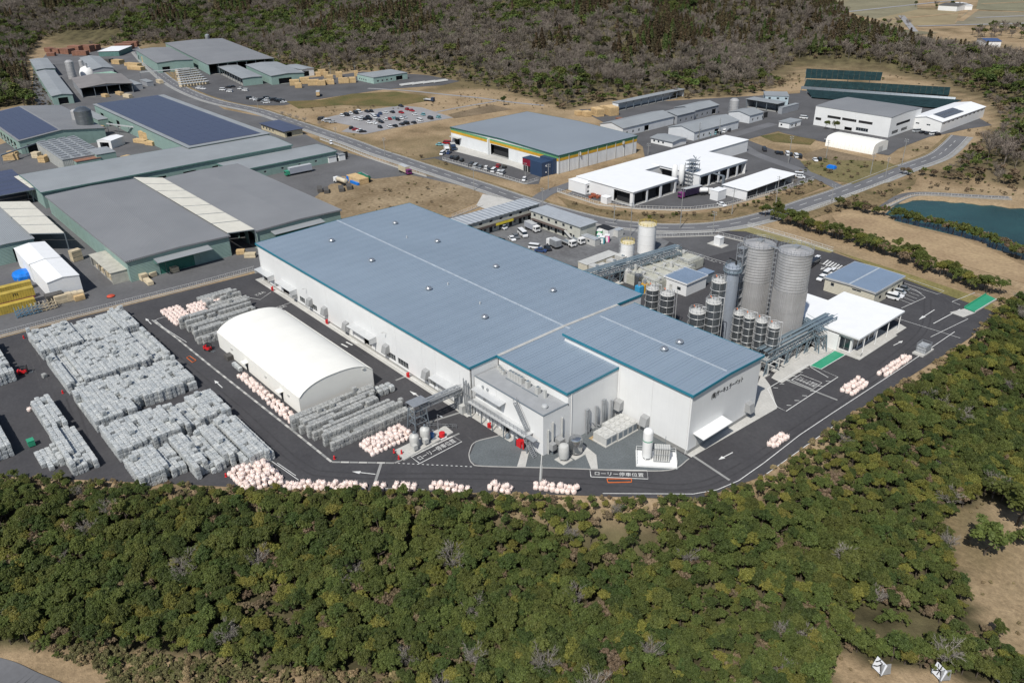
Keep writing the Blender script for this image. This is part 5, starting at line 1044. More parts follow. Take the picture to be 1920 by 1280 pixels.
# ================================================================= painted markings (parts of the yard)
zc=[0.006]
def seg(name,pts,wd=0.15,m=M_LINE,closed=False):
    P=[G(*p)[:2] for p in pts]
    if closed: P.append(P[0])
    zc[0]+=0.0002; strip(name,P,wd,zc[0]+.075,m,yard)
def pline(*pts,wd=0.16,closed=False): seg('painted_line',pts,wd,M_LINE,closed)
def arrow(a,b,w=.5,tl=.35):
    A,Bq=G(*a)[:2],G(*b)[:2]; d=Bq-A; L=np.linalg.norm(d); d/=L; n=np.array([-d[1],d[0]]); zc[0]+=.0002; z=zc[0]+.06; h=A+d*L*tl
    O('painted_arrow',MB().add([(*A,z),(*(h+n*w),z),(*(h+n*.12),z),(*(Bq+n*.12),z),(*(Bq-n*.12),z),(*(h-n*.12),z),(*(h-n*w),z)],[(0,1,2,6),(2,3,4,5),(2,5,6)]),M_LINE,yard)
pline((1432,892),(1560,801),(1575,790)); pline((1300,926),(1345,918),(1385,901),(1432,868),(1500,815),(1560,775),(1690,690),(1790,622),wd=.18); pline((1130,925),(1300,926),wd=.18); pline((520,868),(555,892)); pline((700,915),(800,918))
pline((240,590),(230,600)); pline((398,737),(405,744)); pline((310,662),(316,670)); pline((418,768),(430,780))
pline((500,858),(560,900)) ; pline((288,603),(296,598),(360,580),(438,557)); pline((290,600),(308,615),(350,642))
# kerb drain line round the tent island
DR=[G(*p)[:2] for p in [(285,600),(330,633),(400,690),(470,745),(550,808),(622,866),(740,868),(862,812)]]
for a,b in zip(DR[:-1],DR[1:]):
    L_=np.linalg.norm(b-a); n_=max(1,int(L_/1.9))
    for k in range(n_):
        q0=a+(b-a)*k/n_; q1=a+(b-a)*(k+.94)/n_; zc[0]+=.00005; strip('drain_slab',[q0,q1],.55,zc[0]+.05,M_CONC if k%2 else M_CONCD,yard)
for a,b in (((715,868),(700,914)),((742,713),(800,690)),((800,793),(905,760)),((1297,853),(1368,900)),((1015,872),(1013,905)),((1455,705),(1570,750))): strip('drain_cover',[G(*a)[:2],G(*b)[:2]],.6,.052,M_CONCD,yard)
pline((497,535),(553,562),(660,636),(745,690),(815,737),(882,780),wd=.22); pline((437,553),(488,562),(508,548)); pline((553,565),(508,580)); 
for i in range(5): pline((640+i*9-(0),645+i*4.4-i*8),(652+i*9,651+i*4.4-i*8),wd=.45)
for k in range(16):
    x=746+k*9.0; y=868.5+k*.42; pline((x,y),(x+4,y+.2),wd=.2)
for a,b in (((660,884),(704,889)),((768,733),(800,752)),((402,713),(417,727)),((273,597),(284,608)),((1347,862),(1374,848)),((1693,639),(1675,648))): arrow(a,b)
arrow((1722,600),(1752,581)); arrow((505,575),(540,592)) if False else None
arrow((1538,506),(1552,498))
# tanker bays with their writing
def bay(c,txt,sz):
    pline(*c,closed=True,wd=.2); a,b,d=[G(*p)[:2] for p in (c[0],c[1],c[3])]; u=b-a; L=np.linalg.norm(u); u/=L; v=d-a; Wd=np.linalg.norm(v); n=np.array([-u[1],u[0]]); w=abs(v@n)
    t=text_mesh('painted_letters',txt,1.0,M_LINE,yard,(0,0,.08),(0,0,math.atan2(u[1],u[0]))); xs=[q.co.x for q in t.data.vertices]; ys=[q.co.y for q in t.data.vertices]; sxs=L*.86/(max(xs)-min(xs)); sy=w*.52/(max(ys)-min(ys)); t.scale=(sxs,sy,1)
    o=a+u*(L*.07-min(xs)*sxs)+n*(w*.24-min(ys)*sy); t.location=(o[0],o[1],.085); return t
bay([(787,869),(866,828),(850,818),(771,857)],'ローリー停車位置',1.6); bay([(1108,894),(1215,898),(1213,882),(1106,880)],'ローリー停車位置',1.6)
pline((1439,729),(1516,683),(1571,707),(1474,771),(1457,763),closed=True,wd=.2)
bay([(1484,713),(1524,730),(1541,718),(1501,702)],'フレーク車両\n出荷停車位置',1.2)
for i in range(6):
    a=np.array((1445,730))+np.array((70,-44))*(i+.4)/6; pline(tuple(a),(a[0]+9,a[1]+.5),wd=.18); a=np.array((1478,764))+np.array((88,-54))*(i+.4)/6; pline(tuple(a),(a[0]-9,a[1]-.5),wd=.18)
pline((1519,688),(1553,708),wd=.2)
GP=[(1518,686),(1567,656),(1587,664),(1540,692)]; sheet('green_walkway',GP,.062,M_GREEN,yard); pline(*GP,closed=True,wd=.2)
P=[G(*p) for p in [(1592,664),(1604,672),(1693,620),(1683,612)]]
sheet('office_pavement',[(1578,655),(1605,673),(1700,614),(1686,606),(1640,633),(1600,655)],.05,M_CONC)
sheet('island_pavement',[(290,604),(300,600),(438,556),(500,600),(720,740),(775,805),(735,864),(624,862)],.012,M_ASPH)
# visitor parking bays
pline((1690,534),(1717,544),(1735,558),(1690,578)); pline((1692,530),(1758,552),(1770,546),(1700,522),closed=False)
for i in range(5): pline((1697+i*0-i*4.5+6,541+i*5),(1722-i*4.5+6,550+i*5.2),wd=.14)
for i in range(8): pline((1553+i*5.2,488+i*2.0),(1543+i*5.2,496+i*1.8),wd=.5)
pline((1525,490),(1580,506)); pline((1540,500),(1556,510)); pline((1678,596),(1800,634),wd=.16); pline((1785,566),(1828,549),(1850,558)); pline((1785,566),(1800,572)); pline((1750,607),(1800,580),wd=.25); pline((1745,632),(1815,598),(1792,588))
pline((1290,471),(1400,505),wd=.2); pline((1265,463),(1340,492),wd=.14)
for i in range(7): pline((1318+i*7.5,482+i*2.6),(1322+i*7.5,483.3+i*2.6),wd=.2)
def txt(s,px,py,px2,py2,size):
    a=G(px,py)[:2];b=G(px2,py2)[:2]; u=b-a; L=np.linalg.norm(u); t=text_mesh('painted_letters',s,size,M_LINE,yard,(a[0],a[1],.085),(0,0,math.atan2(u[1],u[0]))); m_=max(v.co.x for v in t.data.vertices); t.scale=(L/m_,1.2,1)
txt('とまれ',482,556,500,549,1.6); txt('とまれ',521,583,540,575,1.6)
gb=smoothline([G(*p)[:2] for p in [(990,790),(943,814),(893,828),(881,845),(880,858),(886,869),(905,874),(1020,877),(1110,880),(1200,883),(1262,880),(1292,860)]],5); strip('gravel_kerb',gb,.22,.03,M_KERB,yard,kerb=.12)
sheet('bank_grass',[(1045,368),(1120,391),(1200,399),(1290,402),(1360,394),(1445,371),(1528,343),(1545,350),(1480,376),(1400,400),(1330,412),(1240,416),(1170,411),(1110,402),(1065,388)],.024,mat('bank_grass',(0.225,0.165,0.095),rough=0.95,col2=(0.115,0.095,0.05),scale=0.12,fine=0.35,fscale=1.1,spec=0.1))
sheet('bank_grass',[(1470,412),(1560,378),(1660,343),(1720,333),(1715,345),(1670,372),(1640,392),(1590,392),(1545,402),(1500,418)],.024,MATS['bank_grass'])
sheet('bank_grass',[(1500,302),(1555,300),(1660,302),(1685,312),(1600,345),(1560,338),(1520,322)],.024,mat('rough_pasture',(0.20,0.165,0.085),rough=0.95,col2=(0.12,0.11,0.05),scale=0.1,fine=0.3,fscale=1.0,spec=0.1))
# tyre marks on the asphalt
M_TYRE=mat('tyre_marks',(0.080,0.079,0.082),rough=0.9,col2=(0.058,0.057,0.061),scale=0.5,fine=0.15,fscale=3.0,spec=0.2); M_TYRED=mat('dark_tyre_marks',(0.044,0.043,0.046),rough=0.8,col2=(0.06,0.059,0.063),scale=0.5,spec=0.2)
for k,pts in enumerate([[(250,600),(330,670),(450,770),(560,868),(640,890),(900,893),(1150,905),(1290,912),(1380,880),(1480,815),(1600,735),(1720,655)],[(235,612),(320,690),(440,795),(530,872)],[(560,575),(660,645),(740,700),(830,770),(900,830)],[(130,740),(150,800),(170,870)],[(60,660),(100,760),(140,830)],[(1560,480),(1700,530),(1780,570),(1750,620)],[(1650,690),(1730,620),(1740,560)],[(480,600),(590,640),(660,690)]]):
    P=smoothline([G(*p)[:2] for p in pts],8)
    for s_ in (-.9,.9): zc[0]+=.0003; strip('tyre_mark',P,.42,zc[0]+.004,M_TYRE if k%3 else M_TYRED,yard,off=s_)
# orange training frames lying on the asphalt
for k,(a,b,c,d) in enumerate([((350,671),(356,668),(368,676),(361,680)),((1138,898),(1184,898),(1184,904),(1140,905))]):
    P=[G(*p) for p in (a,b,c,d)]; o=P[0]; t=T('orange_barrier',['flat orange barrier frame lying on the lane beside the bale blocks','flat orange barrier bars lying below the painted tanker bay'][k],'barrier',(o[0],o[1],.06),0,'orange barriers')
    for i in range(4): O('bar',MB().beam((P[i]-o)*[1,1,0]+[0,0,.06],(P[(i+1)%4]-o)*[1,1,0]+[0,0,.06],.14),M_ORANGE,t)
# ================================================================= white fences
M_FENCE=mat('white_fence',(0.70,0.70,0.69),rough=0.5,var=0.04)
def fence(name,label,pix,h=1.3,step=2.0,m=M_FENCE,mesh_=3,base=.25,pts=None,rails=(.3,1.0),group=None):
    """post-and-rail fence; every bay (post, rails, bars) is a part"""
    P=[G(*p)[:2] for p in pix] if pts is None else [np.asarray(p)[:2] for p in pts]; S=arclen(P); t=T(name,label,'fence',(*P[0],0),0,group); n=max(1,int(S[-1]/step)); o=np.array(P[0])
    bay_=MB().beam((0,0,0),(0,0,h+base),.08)
    for zz in rails: bay_.beam((0,0,base+h*zz),(step,0,base+h*zz),.06)
    for k in range(1,mesh_+1): bay_.beam((step*k/(mesh_+1),0,base+.1),(step*k/(mesh_+1),0,base+h),.035)
    me=bay_.mesh('fence_bay',m); kb=MB().box(0,-.12,0,step,.12,base).mesh('fence_kerb',M_CONC) if base>0 else None
    for k in range(n):
        a=sample(P,S,S[-1]*k/n); b=sample(P,S,S[-1]*(k+1)/n); an=math.atan2(b[1]-a[1],b[0]-a[0]); q=a-o; link('fence_bay',me,t,(q[0],q[1],.02),an).scale=(np.linalg.norm(b-a)/step,1,1)
        if kb: link('fence_kerb',kb,t,(q[0],q[1],.02),an).scale=(np.linalg.norm(b-a)/step,1,1)
    return t
fence('yard_fence','white mesh fence between the factory yard and the sawmill road',[(-260,702),(0,632),(120,600),(240,570),(360,540),(478,508)],1.5,2.5)
fence('roadside_fence','white fence along the curved road behind the tall white tank',[(1225,446),(1345,442)],1.3,2.2); fence('roadside_fence','white fence running from the road corner to the giant silos',[(1346,442),(1400,455),(1440,466)],1.3,2.2)
fence('roadside_fence','white fence on the grass verge above the silos and car park',[(1402,424),(1430,432),(1500,452),(1562,472)],1.3,2.2)
fence('roadside_fence','pale guard fence on the far side of the main road by the meadow',[(1470,412),(1540,389),(1600,366),(1672,338)],1.1,2.5,mesh_=1)
fence('pond_railing','white guard railing around the far bank of the pond',None,.9,2.5,pts=[b for b in bank],mesh_=1,base=.2)
fence('road_fence','long pale fence between the sawmill trucks and the main road',[(600,262),(640,276),(700,300),(760,320),(800,332)],1.4,2.5,mesh_=1,base=.5)
fence('lot_fence','white fence around the corner of the striped warehouse car park',[(830,300),(900,320),(985,346),(1010,338)],1.2,2.5,mesh_=1,base=.2)
fence('plant_fence','pale fence on the bank below the white roofed plant',[(1045,360),(1120,385),(1200,393),(1290,396),(1360,388),(1440,366),(1526,338)],1.3,2.5,mesh_=1,base=.4)
fence('slope_fence','white fence at the junction beside the long prefab office',[(848,408),(880,396),(905,386)],1.2,2.2,mesh_=1)
# ================================================================= neighbouring works
M_GRNW=mat('pale_green_siding',(0.25,0.36,0.325),rough=0.65,var=0.06,scale=0.3,rib=('Z',0.5,0.03),streak=0.05)
M_GRNT=mat('green_fascia',(0.11,0.22,0.20),rough=0.6)
M_GREYR=mat('grey_fold_roof',(0.235,0.24,0.25),rough=0.6,metal=0.1,col2=(0.205,0.21,0.22),scale=0.05,rib=('X',0.6,0.06),streak=0.0)
M_GREYRY=mat('grey_fold_roof_y',(0.235,0.24,0.25),rough=0.6,metal=0.1,col2=(0.205,0.21,0.22),scale=0.05,rib=('Y',0.6,0.06))
M_GREYL=mat('light_grey_roof',(0.30,0.32,0.335),rough=0.6,metal=0.1,var=0.06,scale=0.08,rib=('X',0.6,0.06))
M_BROWNR=mat('brown_grey_roof',(0.22,0.205,0.20),rough=0.7,var=0.08,scale=0.1)
M_SOLAR=mat('solar_glass',(0.052,0.054,0.105),rough=0.28,var=0.12,scale=0.1,spec=0.6)
M_SOLART=mat('solar_dark_teal',(0.016,0.040,0.042),rough=0.6,var=0.2,scale=0.3,spec=0.2)
M_GREYW=mat('grey_siding',(0.30,0.315,0.34),rough=0.7,var=0.06,scale=0.3)
M_TRANS=mat('translucent_panel',(0.62,0.60,0.53),rough=0.6,var=0.05,scale=0.3,rib=('X',0.5,0.05))
M_WOOD=mat('sawn_timber',(0.56,0.40,0.21),rough=0.85,col2=(0.43,0.30,0.15),scale=0.6,fine=0.2,fscale=3.0,objvar=0.12)
M_WOODR=mat('reddish_timber',(0.27,0.13,0.085),rough=0.85,var=0.15,scale=0.6,objvar=0.12)
M_WOODP=mat('pale_timber',(0.62,0.52,0.36),rough=0.85,var=0.12,scale=0.6,objvar=0.1)
M_DSTK=mat('dark_timber',(0.10,0.095,0.09),rough=0.9,var=0.15,scale=0.8)
def solar_roof(t,L,W,h,m=M_SOLAR,nx=16,ny=8,y0=.04,y1=.96,slopefn=None):
    dx,dy=L/nx,W*(y1-y0)/ny
    if slopefn is None: 
        me=MB().box(.03,.03,0,dx-.03,dy-.03,.06).mesh('solar_panel',m)
        for i in range(nx):
            for j in range(ny): link('solar_panel',me,t,(i*dx,W*y0+j*dy,h))
def hall(name,label,cat,a,b,c,h,rise,wm,rm,ridge='x',ov=.5,z=0,op=(),holes={},trim=None,cap=None,seams=None,snap=0.0): return shed(name,label,cat,frame(a,b,c,h,snap),h,rise,wm,rm,ridge,ov,trim,cap,holes,seams,z,None,None,op)
dr=lambda *xs:[(x,x+w,.05,hh,'dark') for x,w,hh in xs]
# --- sawmill: the two big grey halls nearest the yard
fa=frame((237,490),(424,440),(250,337),7.5)
hA_=shed('sawmill_hall','large grey roofed green hall nearest the bale yard','hall',fa,7.5,.5,M_GRNW,M_GREYR,'y',.5,trim=M_GREYR,holes={0:[(fa[2]*.28,fa[2]*.62,.05,4.6,'shutter',mat('dark_green_door',(0.03,0.16,0.12),rough=0.6))],1:[(k,k+6,.05,5.8,'dark') for k in np.arange(3,fa[3]-8,9)],3:[(fa[3]-26,fa[3]-18,.05,4.5,'dark')]},seams=12)
awning(hA_,fa[2]*.24,fa[2]*.78,-.01,6.2,4.0,M_GREYL,drop=.5); O('awning_cheek',MB().add([(fa[2]*.24,-.02,4.4),(fa[2]*.24,-4,5.2),(fa[2]*.24,-.02,6.1)],[(0,1,2)]),M_GRNT,hA_)
fb_=frame((481,433),(631,391),(310,335),7.5)
hB_=shed('sawmill_hall','large grey roofed green hall behind the far end of the white factory','hall',fb_,7.5,.5,M_GRNW,M_GREYR,'y',.5,trim=M_GREYR,holes={0:[(fb_[2]*.2,fb_[2]*.6,.05,4.6,'shutter',MATS['dark_green_door'])],3:[(k,k+6,.05,5.8,'dark') for k in np.arange(3,fb_[3]-8,9)]},seams=12)
awning(hB_,fb_[2]*.15,fb_[2]*.75,-.01,6.2,3.6,M_GREYL,drop=.5)
def canopy(label,quad,z,n,m=M_TRANS,post=True):
    P=[G(*p,z) for p in quad]; o=P[0]; t=T('link_canopy',label,'canopy',(o[0],o[1],0))
    for k in range(n):
        u0,u1=(k+.03)/n,(k+.97)/n; q=[P[0]+(P[3]-P[0])*u0,P[1]+(P[2]-P[1])*u0,P[1]+(P[2]-P[1])*u1,P[0]+(P[3]-P[0])*u1]; q=[(p[0]-o[0],p[1]-o[1]) for p in q]
        O('canopy_panel',MB().hexa([(*p,z-.1+(.25 if i in(1,2) else 0)) for i,p in enumerate(q)],[(*p,z+(.25 if i in(1,2) else 0)) for i,p in enumerate(q)]),m,t)
        O('canopy_rib',MB().beam((*q[0],z-.2),(*q[1],z+.05),.2,.3),M_STEELD,t)
    if post:
        for k in (0,n//2,n): p=P[0]+(P[3]-P[0])*k/n-o; q=P[1]+(P[2]-P[1])*k/n-o; O('post',MB().beam((p[0],p[1],0),(p[0],p[1],z-.2),.3),M_STEELD,t); O('post',MB().beam((q[0],q[1],0),(q[0],q[1],z-.1),.3),M_STEELD,t)
    return t
canopy('pale translucent canopy bridging the gap between the two big grey halls',[(427,437),(478,431),(305,334),(250,332)],8.2,7)
canopy('pale translucent canopy left of the nearest big grey hall',[(56,438),(121,438),(55,378),(-10,378)],8.0,4)
f=frame((-40,470),(55,440),(-60,400),7.0); shed('sawmill_hall','pale corrugated roof shed cut off by the left picture edge','hall',f,7,.3,M_GRNW,M_GREYL,'y',.4,holes={0:dr((10,8,5))})
f=frame((207,513),(241,506),(160,480),4.0); t=shed('lean_to_shelter','beige fabric lean-to shelter full of timber beside the nearest grey hall','shelter',f,4.0,0,mat('beige_fabric',(0.50,0.485,0.42),rough=0.8),MATS['beige_fabric'],'x',.2,open_sides=(3,),post=M_STEEL)
for i in range(7): B('timber_pack',M_WOODP,t,.6,1+i*f[3]/8,.1,3.4,1+i*f[3]/8+1.8,1.2+.5*(i%3))
M_TENTW=mat('white_tent',(0.78,0.79,0.80),rough=0.7,var=0.03,scale=0.3)
for (a,b,c,h,l) in [((88,531),(147,515),(55,495),6.3,'white tent warehouse nearer the bale yard, next to the yellow containers'),((54,496),(113,482),(27,466),6.6,'white tent warehouse farther back, behind the other white tent')]:
    f=frame(a,b,c,h); shed('storage_tent',l,'tent',f,h,.7,M_TENTW,M_TENTW,'y',.15)
# --- long green roof building and its lower neighbour
hall('long_building','very long low grey roof with green fascia crossing the sawmill','building',(78,361),(562,278),(480,251),7,.6,M_GRNW,M_GREYL,'x',.5,trim=M_GRNT,holes={0:dr(*[(k,6,4) for k in range(4,100,14)])},seams=10)
hall('long_building','lower grey roofed strip with green wall beside the parked trucks','building',(440,322),(627,283),(595,271),5,.4,M_GRNW,M_GREYL,'x',.4,trim=M_GRNT,holes={0:[(k,k+1.4,1.6,2.6,'win') for k in range(5,50,9)]+dr((56,5,3.2))},seams=9)
# --- solar roof hall
fs_=frame((176,196),(356,277),(462,235),8.0); ts=shed('solar_hall','big green hall whose whole roof is dark blue solar panels','hall',fs_,8,.02,M_GRNW,M_GREYL,'x',.6,holes={0:dr((10,6,4.5),(40,6,4.5)),1:[(4,6,2,3,'win')]},seams=9)
solar_roof(ts,fs_[2]*.98,fs_[3]*.96,8.3,nx=14,ny=7)
_a=G(35,265,7.0); _p=G(105,238,9.4); _r=G(35,200,9.4); _h=_p[1]-_a[1]; f=((float(_r[0]),float(_a[1]),0.0),0.0,float(_a[0]-_r[0]),float(2*_h)); t=shed('solar_hall','gabled green hall with solar panels on its left slope at the left edge','hall',f,7,2.4,M_GRNW,M_GREYR,'x',.5,holes={1:dr((3,9,4.6),(20,8,4.6)),0:dr(*[(k,5,4.5) for k in range(3,int(f[2])-8,8)])},seams=9)
LS,WS=f[2],f[3]; nx_,ny_=12,6; py_,pz_=WS/2*.92/ny_,2.4*.92/ny_
sp=MB().hexa([(0,0,0),(LS*.97/nx_-.06,0,0),(LS*.97/nx_-.06,py_-.06,pz_),(0,py_-.06,pz_)],[(0,0,.06),(LS*.97/nx_-.06,0,.06),(LS*.97/nx_-.06,py_-.06,pz_+.06),(0,py_-.06,pz_+.06)]).mesh('solar_panel',M_SOLAR)
for i in range(nx_):
    for j in range(ny_): u=.03+.92*j/ny_; link('solar_panel',sp,t,(LS*(.01+.97*i/nx_),WS/2*u,7.26+2.4*u))
canopy('dark solar panel shelter at the left edge below the long roof',[(-30,372),(68,355),(22,318),(-50,330)],6.0,6,M_SOLAR)
canopy('narrow white roof strip beside the long grey roof at the left edge',[(56,352),(70,352),(38,329),(26,331)],6.5,3,M_TRANS)
# --- kiln house, silos, small boxes
f=frame((68,268),(114,301),(176,276),6.0); t=shed('kiln_house','pale kiln house with rows of steam ducts on its roof','kiln',f,6,0,mat('pale_grey_siding',(0.42,0.43,0.41),rough=0.7,rib=('X',0.8,0.05)),M_GREYL,'x',.2)
for i in range(10):
    for j in range(4): O('roof_duct',MB().tube([(f[2]*(i+.2)/10,f[3]*(j+.1)/4,6.5),(f[2]*(i+.2)/10,f[3]*(j+.9)/4,6.7)],.32,6).tube([(f[2]*(i+.7)/10,f[3]*(j+.2)/4,6.45),(f[2]*(i+.7)/10,f[3]*(j+.8)/4,6.45)],.2,6),M_STEEL,t,smooth=True)
for (a,b,c,h,l) in [((181,291),(215,284),(172,280),6.5,'flat topped green block beside the kiln house'),((143,304),(182,292),(130,293),5,'low green block with red roof rack before the kiln house'),((148,208),(207,222),(165,205),4.5,'small pale roofed shed beside the big solar roof')]: hall('green_block',l,'building',a,b,c,h,0,M_GRNW,M_GREYL if a[0]!=143 else M_WOODR,'x',.2,holes={0:dr((1.5,3,2.8))})
def steel_silo(px,basey,topy,wpx,label,m=M_SILO):
    b=G(px,basey); h=hz((b[0],b[1],0),topy); r=rad(b,h*.7,wpx); t=T('works_silo',label,'silo',(b[0],b[1],0),0); O('shell',MB().lathe(0,0,[(r,0.02),(r,h),(r*.5,h+r*.4),(.2,h+r*.45)],24),m,t,smooth=True)
    for k in range(1,6): O('hoop',MB().lathe(0,0,[(r+.02,h*k/6-.08),(r+.1,h*k/6),(r+.02,h*k/6+.08)],24),m,t)
    ladder(-r*.8-.2,-r*.6-.2,0,h,t,3.8,M_STEEL,False); return t
steel_silo(167,259,207,30,'broad steel silo in the sawmill yard',M_SILOD); steel_silo(150,250,208,14,'slim steel silo beside the broad sawmill silo'); steel_silo(137,148,116,15,'far steel silo beside the brown gabled roof'); steel_silo(158,142,114,8,'thin far silo with pipes behind the brown gabled roof'); steel_silo(1374,219,188,17,'grey silo in the north works between the gabled sheds')
t=T('duct_boom','pale conveyor boom rising to the sawmill silo','conveyor',G(112,262)); 
for p,q in (((111,262),(110,214)),((110,214),(150,240)),((150,240),(160,250))): O('boom',MB().beam(tuple(G(*p,3)-G(112,262)),tuple(G(*q,3)-G(112,262)+[0,0,4]),.7),M_ALU,t)
f=frame((181,263),(207,264),(180,253),4.5); shed('dust_booth','small white arched booth beside the broad sawmill silo','booth',f,4.2,.8,M_WHITE,M_WROOF,'y',.1,holes={0:dr((1.5,f[2]-3,3.4))})
# --- far sawmill sheds
for args in [('grey roofed green shed farthest left','shed',(68,135),(95,181),(134,175),6,.8,M_GRNW,M_GREYL,'x'),('small grey shed behind the farthest left green shed','shed',(56,112),(63,132),(101,126),6,.5,M_GRNW,M_GREYL,'x'),('grey hall with green gable far behind the solar roof','hall',(255,94),(298,118),(357,110),8,.8,M_GRNW,M_GREYR,'x')]:
    l,cat,a,b,c,h,rs,wm,rm,rd=args; hall('far_shed',l,cat,a,b,c,h,rs,wm,rm,rd,holes={0:dr((3,5,4)),1:dr((3,6,4.5))},snap=R_(-9))
hall('open_shed','open fronted shed with brown gabled roof in the sawmill','shed',(151,166),(247,156),(135,147),6.5,1.6,M_GREYW,M_BROWNR,'y',.8,op=(0,),snap=R_(-9))
hall('far_shed','grey gabled sheds behind the brown open shed','shed',(150,109),(172,131),(214,129),6,1.2,M_GREYW,M_GREYL,'x',snap=R_(-9)); hall('far_shed','long dark roofed open hall below the forest edge','hall',(310,81),(385,122),(519,112),8,.8,M_GRNW,M_GREYR,'x',op=(1,),snap=R_(-9)); hall('far_shed','open sided grey roof hall with timber on its left','hall',(406,124),(460,147),(494,145),5.5,.4,M_GRNW,M_GREYL,'x',op=(0,),snap=R_(-9)); hall('far_shed','pale green hall with broad light roof beside the timber packs','hall',(461,122),(508,143),(566,135),6.5,.8,M_GRNW,M_GREYL,'x',holes={1:dr((5,10,4.2))},snap=R_(-9)); hall('far_shed','small white doored shed right of the pale green hall','shed',(566,131),(583,127),(540,123),5.5,.3,M_WHITE,M_GREYL,'y',holes={0:dr((1,5,4))})
hall('far_shed','small dark green store among the reddish timber','shed',(184,97),(222,96),(186,88),4.5,0,M_GRNT,M_WROOF,'x'); hall('far_shed','white roofed shed at the top left corner beyond the trees','shed',(-20,55),(52,52),(-10,34),8,.6,M_WHITE,M_WROOF,'x',holes={1:dr((2,10,5))})
fo=frame((700,146),(760,136),(672,139),4.5); shed('green_office','pale green office hall with flat grey roof above the brown fields','office',fo,4.5,0,mat('mint_siding',(0.36,0.50,0.45),rough=0.6),M_GREYL,'x',.3,holes={0:[(k,k+1.6,1,2.2,'win') for k in range(3,18,4)]+dr((20,6,3.2)),3:[(k,k+1.2,1,2.2,'win') for k in (2,5,8,11)]})
fl=frame((489,231),(530,247),(556,237),3.6); t=shed('gate_lodge','low cream lodge with dark solar roof beside the main road','lodge',fl,3.4,.05,mat('cream_wall',(0.56,0.49,0.34),rough=0.8),M_SOLAR,'x',.9,holes={0:[(k,k+1.6,.9,2.2,'win') for k in range(2,18,4)],1:dr((1,3,2.6))})
# --- striped warehouse
fw=frame((845,239),(1048,292),(1207,258),8.6); LW,WW=fw[2],fw[3]
M_STRY=mat('stripe_yellow',(0.62,0.36,0.03),rough=0.6); M_STRG=mat('stripe_green',(0.13,0.36,0.16),rough=0.6)
M_WRIB=mat('white_rib_panel',(0.72,0.74,0.75),rough=0.55,var=0.04,scale=0.2,rib=('X',0.9,0.08))
wh=shed('striped_warehouse','large white warehouse with grey roof and yellow and green stripes','warehouse',fw,8.6,.9,M_WRIB,mat('pale_blue_grey_roof',(0.27,0.305,0.345),rough=0.5,metal=0.15,col2=(0.24,0.27,0.305),scale=0.02,rib=('Y',0.6,0.05)),'y',.3,trim=mat('dark_green_edge',(0.02,0.10,0.08),rough=0.5),holes={0:[(LW*.40,LW*.57,.05,5.6,'dark'),(LW*.03,LW*.09,.05,4.2,'dark')]},seams=None)
for (x0,y0,x1,y1) in ((-.06,-.06,LW+.06,-.01),(LW+.01,-.05,LW+.06,WW)):
    B('stripe',M_STRY,wh,x0,y0,5.9,x1,y1,7.2); B('stripe',M_STRG,wh,x0,y0,7.22,x1,y1,8.1)
for k in range(9): B('pilaster',M_GREYBOX,wh,LW+.07,WW*(k+.02)/8.5,.05,LW+.25,WW*(k+.02)/8.5+.3,8.3)
for k in (.25,.8): O('wall_sensor',MB().box(LW+.26,WW*k,6.4,LW+.9,WW*k+.4,8.0),M_GREYBOX,wh)
B('entrance_canopy',M_GREYBOX,wh,LW*.02,-2.5,4.3,LW*.11,-.01,4.6); B('recess_side',M_WRIB,wh,LW*.385,-1.2,.05,LW*.395,-.01,8.0)
M_NAVY=mat('navy_panel',(0.028,0.055,0.115),rough=0.5,var=0.06); M_MAROON=mat('maroon_panel',(0.24,0.012,0.035),rough=0.5)
fn=frame((1003,304),(1046,309),(1040,296),6.5); fn=frame((994,300),(1007,308),(1046,296),6.6)
fn=(fn[0],fn[1],max(fn[2],8),fn[3]); nv_=T('navy_office','dark navy office cube with maroon side in front of the striped warehouse','office',fn[0],fn[1]); Ln,Wn=fn[2],fn[3]
B('cube',M_NAVY,nv_,0,0,.05,Ln,Wn*.55,6.6); B('rear_cube',M_NAVY,nv_,-.3,Wn*.55+.02,.05,Ln+.3,Wn,7.2); B('maroon_block',M_MAROON,nv_,-6.5,1,3.0,-.05,Wn*.5,6.2); B('maroon_roof',M_NAVY,nv_,-6.6,.9,6.21,-.04,Wn*.52,6.5); B('entrance_recess',M_DARK,nv_,-6.3,1.2,.05,-.06,1.4,2.98)
for x in (-6.2,-3.2): B('pillar',M_GREYBOX,nv_,x,1.0,.05,x+.3,1.19,2.99)
for z in (1.6,4.6): O('wall_lamp',MB().box(Ln+.005,Wn*.2,z,Ln+.3,Wn*.2+.4,z+.5),M_WPAINT,nv_)
# --- white roofed plant
M_WPL=mat('plant_white',(0.74,0.745,0.75),rough=0.55,var=0.03,scale=0.2)
fA=frame((1187,361),(1271,336),(1109,336),6.0); pA=shed('white_plant_hall','white roofed plant hall with open dark bays, nearest the road bend','hall',fA,6,0,M_WPL,M_WROOF,'x',.4,holes={0:dr((1,fA[2]*.27,5.2),(fA[2]*.34,fA[2]*.27,5.2),(fA[2]*.66,fA[2]*.3,5.2)),3:dr((fA[3]*.02+14,9,5.2))},z=0)
hall('white_plant_bar','long narrow white roofed plant wing running towards the north works','hall',(1082,331),(1364,255),(1402,263),5.9,0,M_WPL,M_WROOF,'x',.3,holes={0:[],1:[(2,12,.8,3,'win')]})
fC=frame((1312,329),(1405,302.5),(1236,305),6.0); shed('white_plant_hall','white roofed plant hall with open front facing the asphalt court','hall',fC,6.05,0,M_WPL,M_WROOF,'x',.4,holes={0:dr(*[(1+k*fC[2]/5,fC[2]/5-1.2,5) for k in range(5)]),3:dr((3,10,5))})
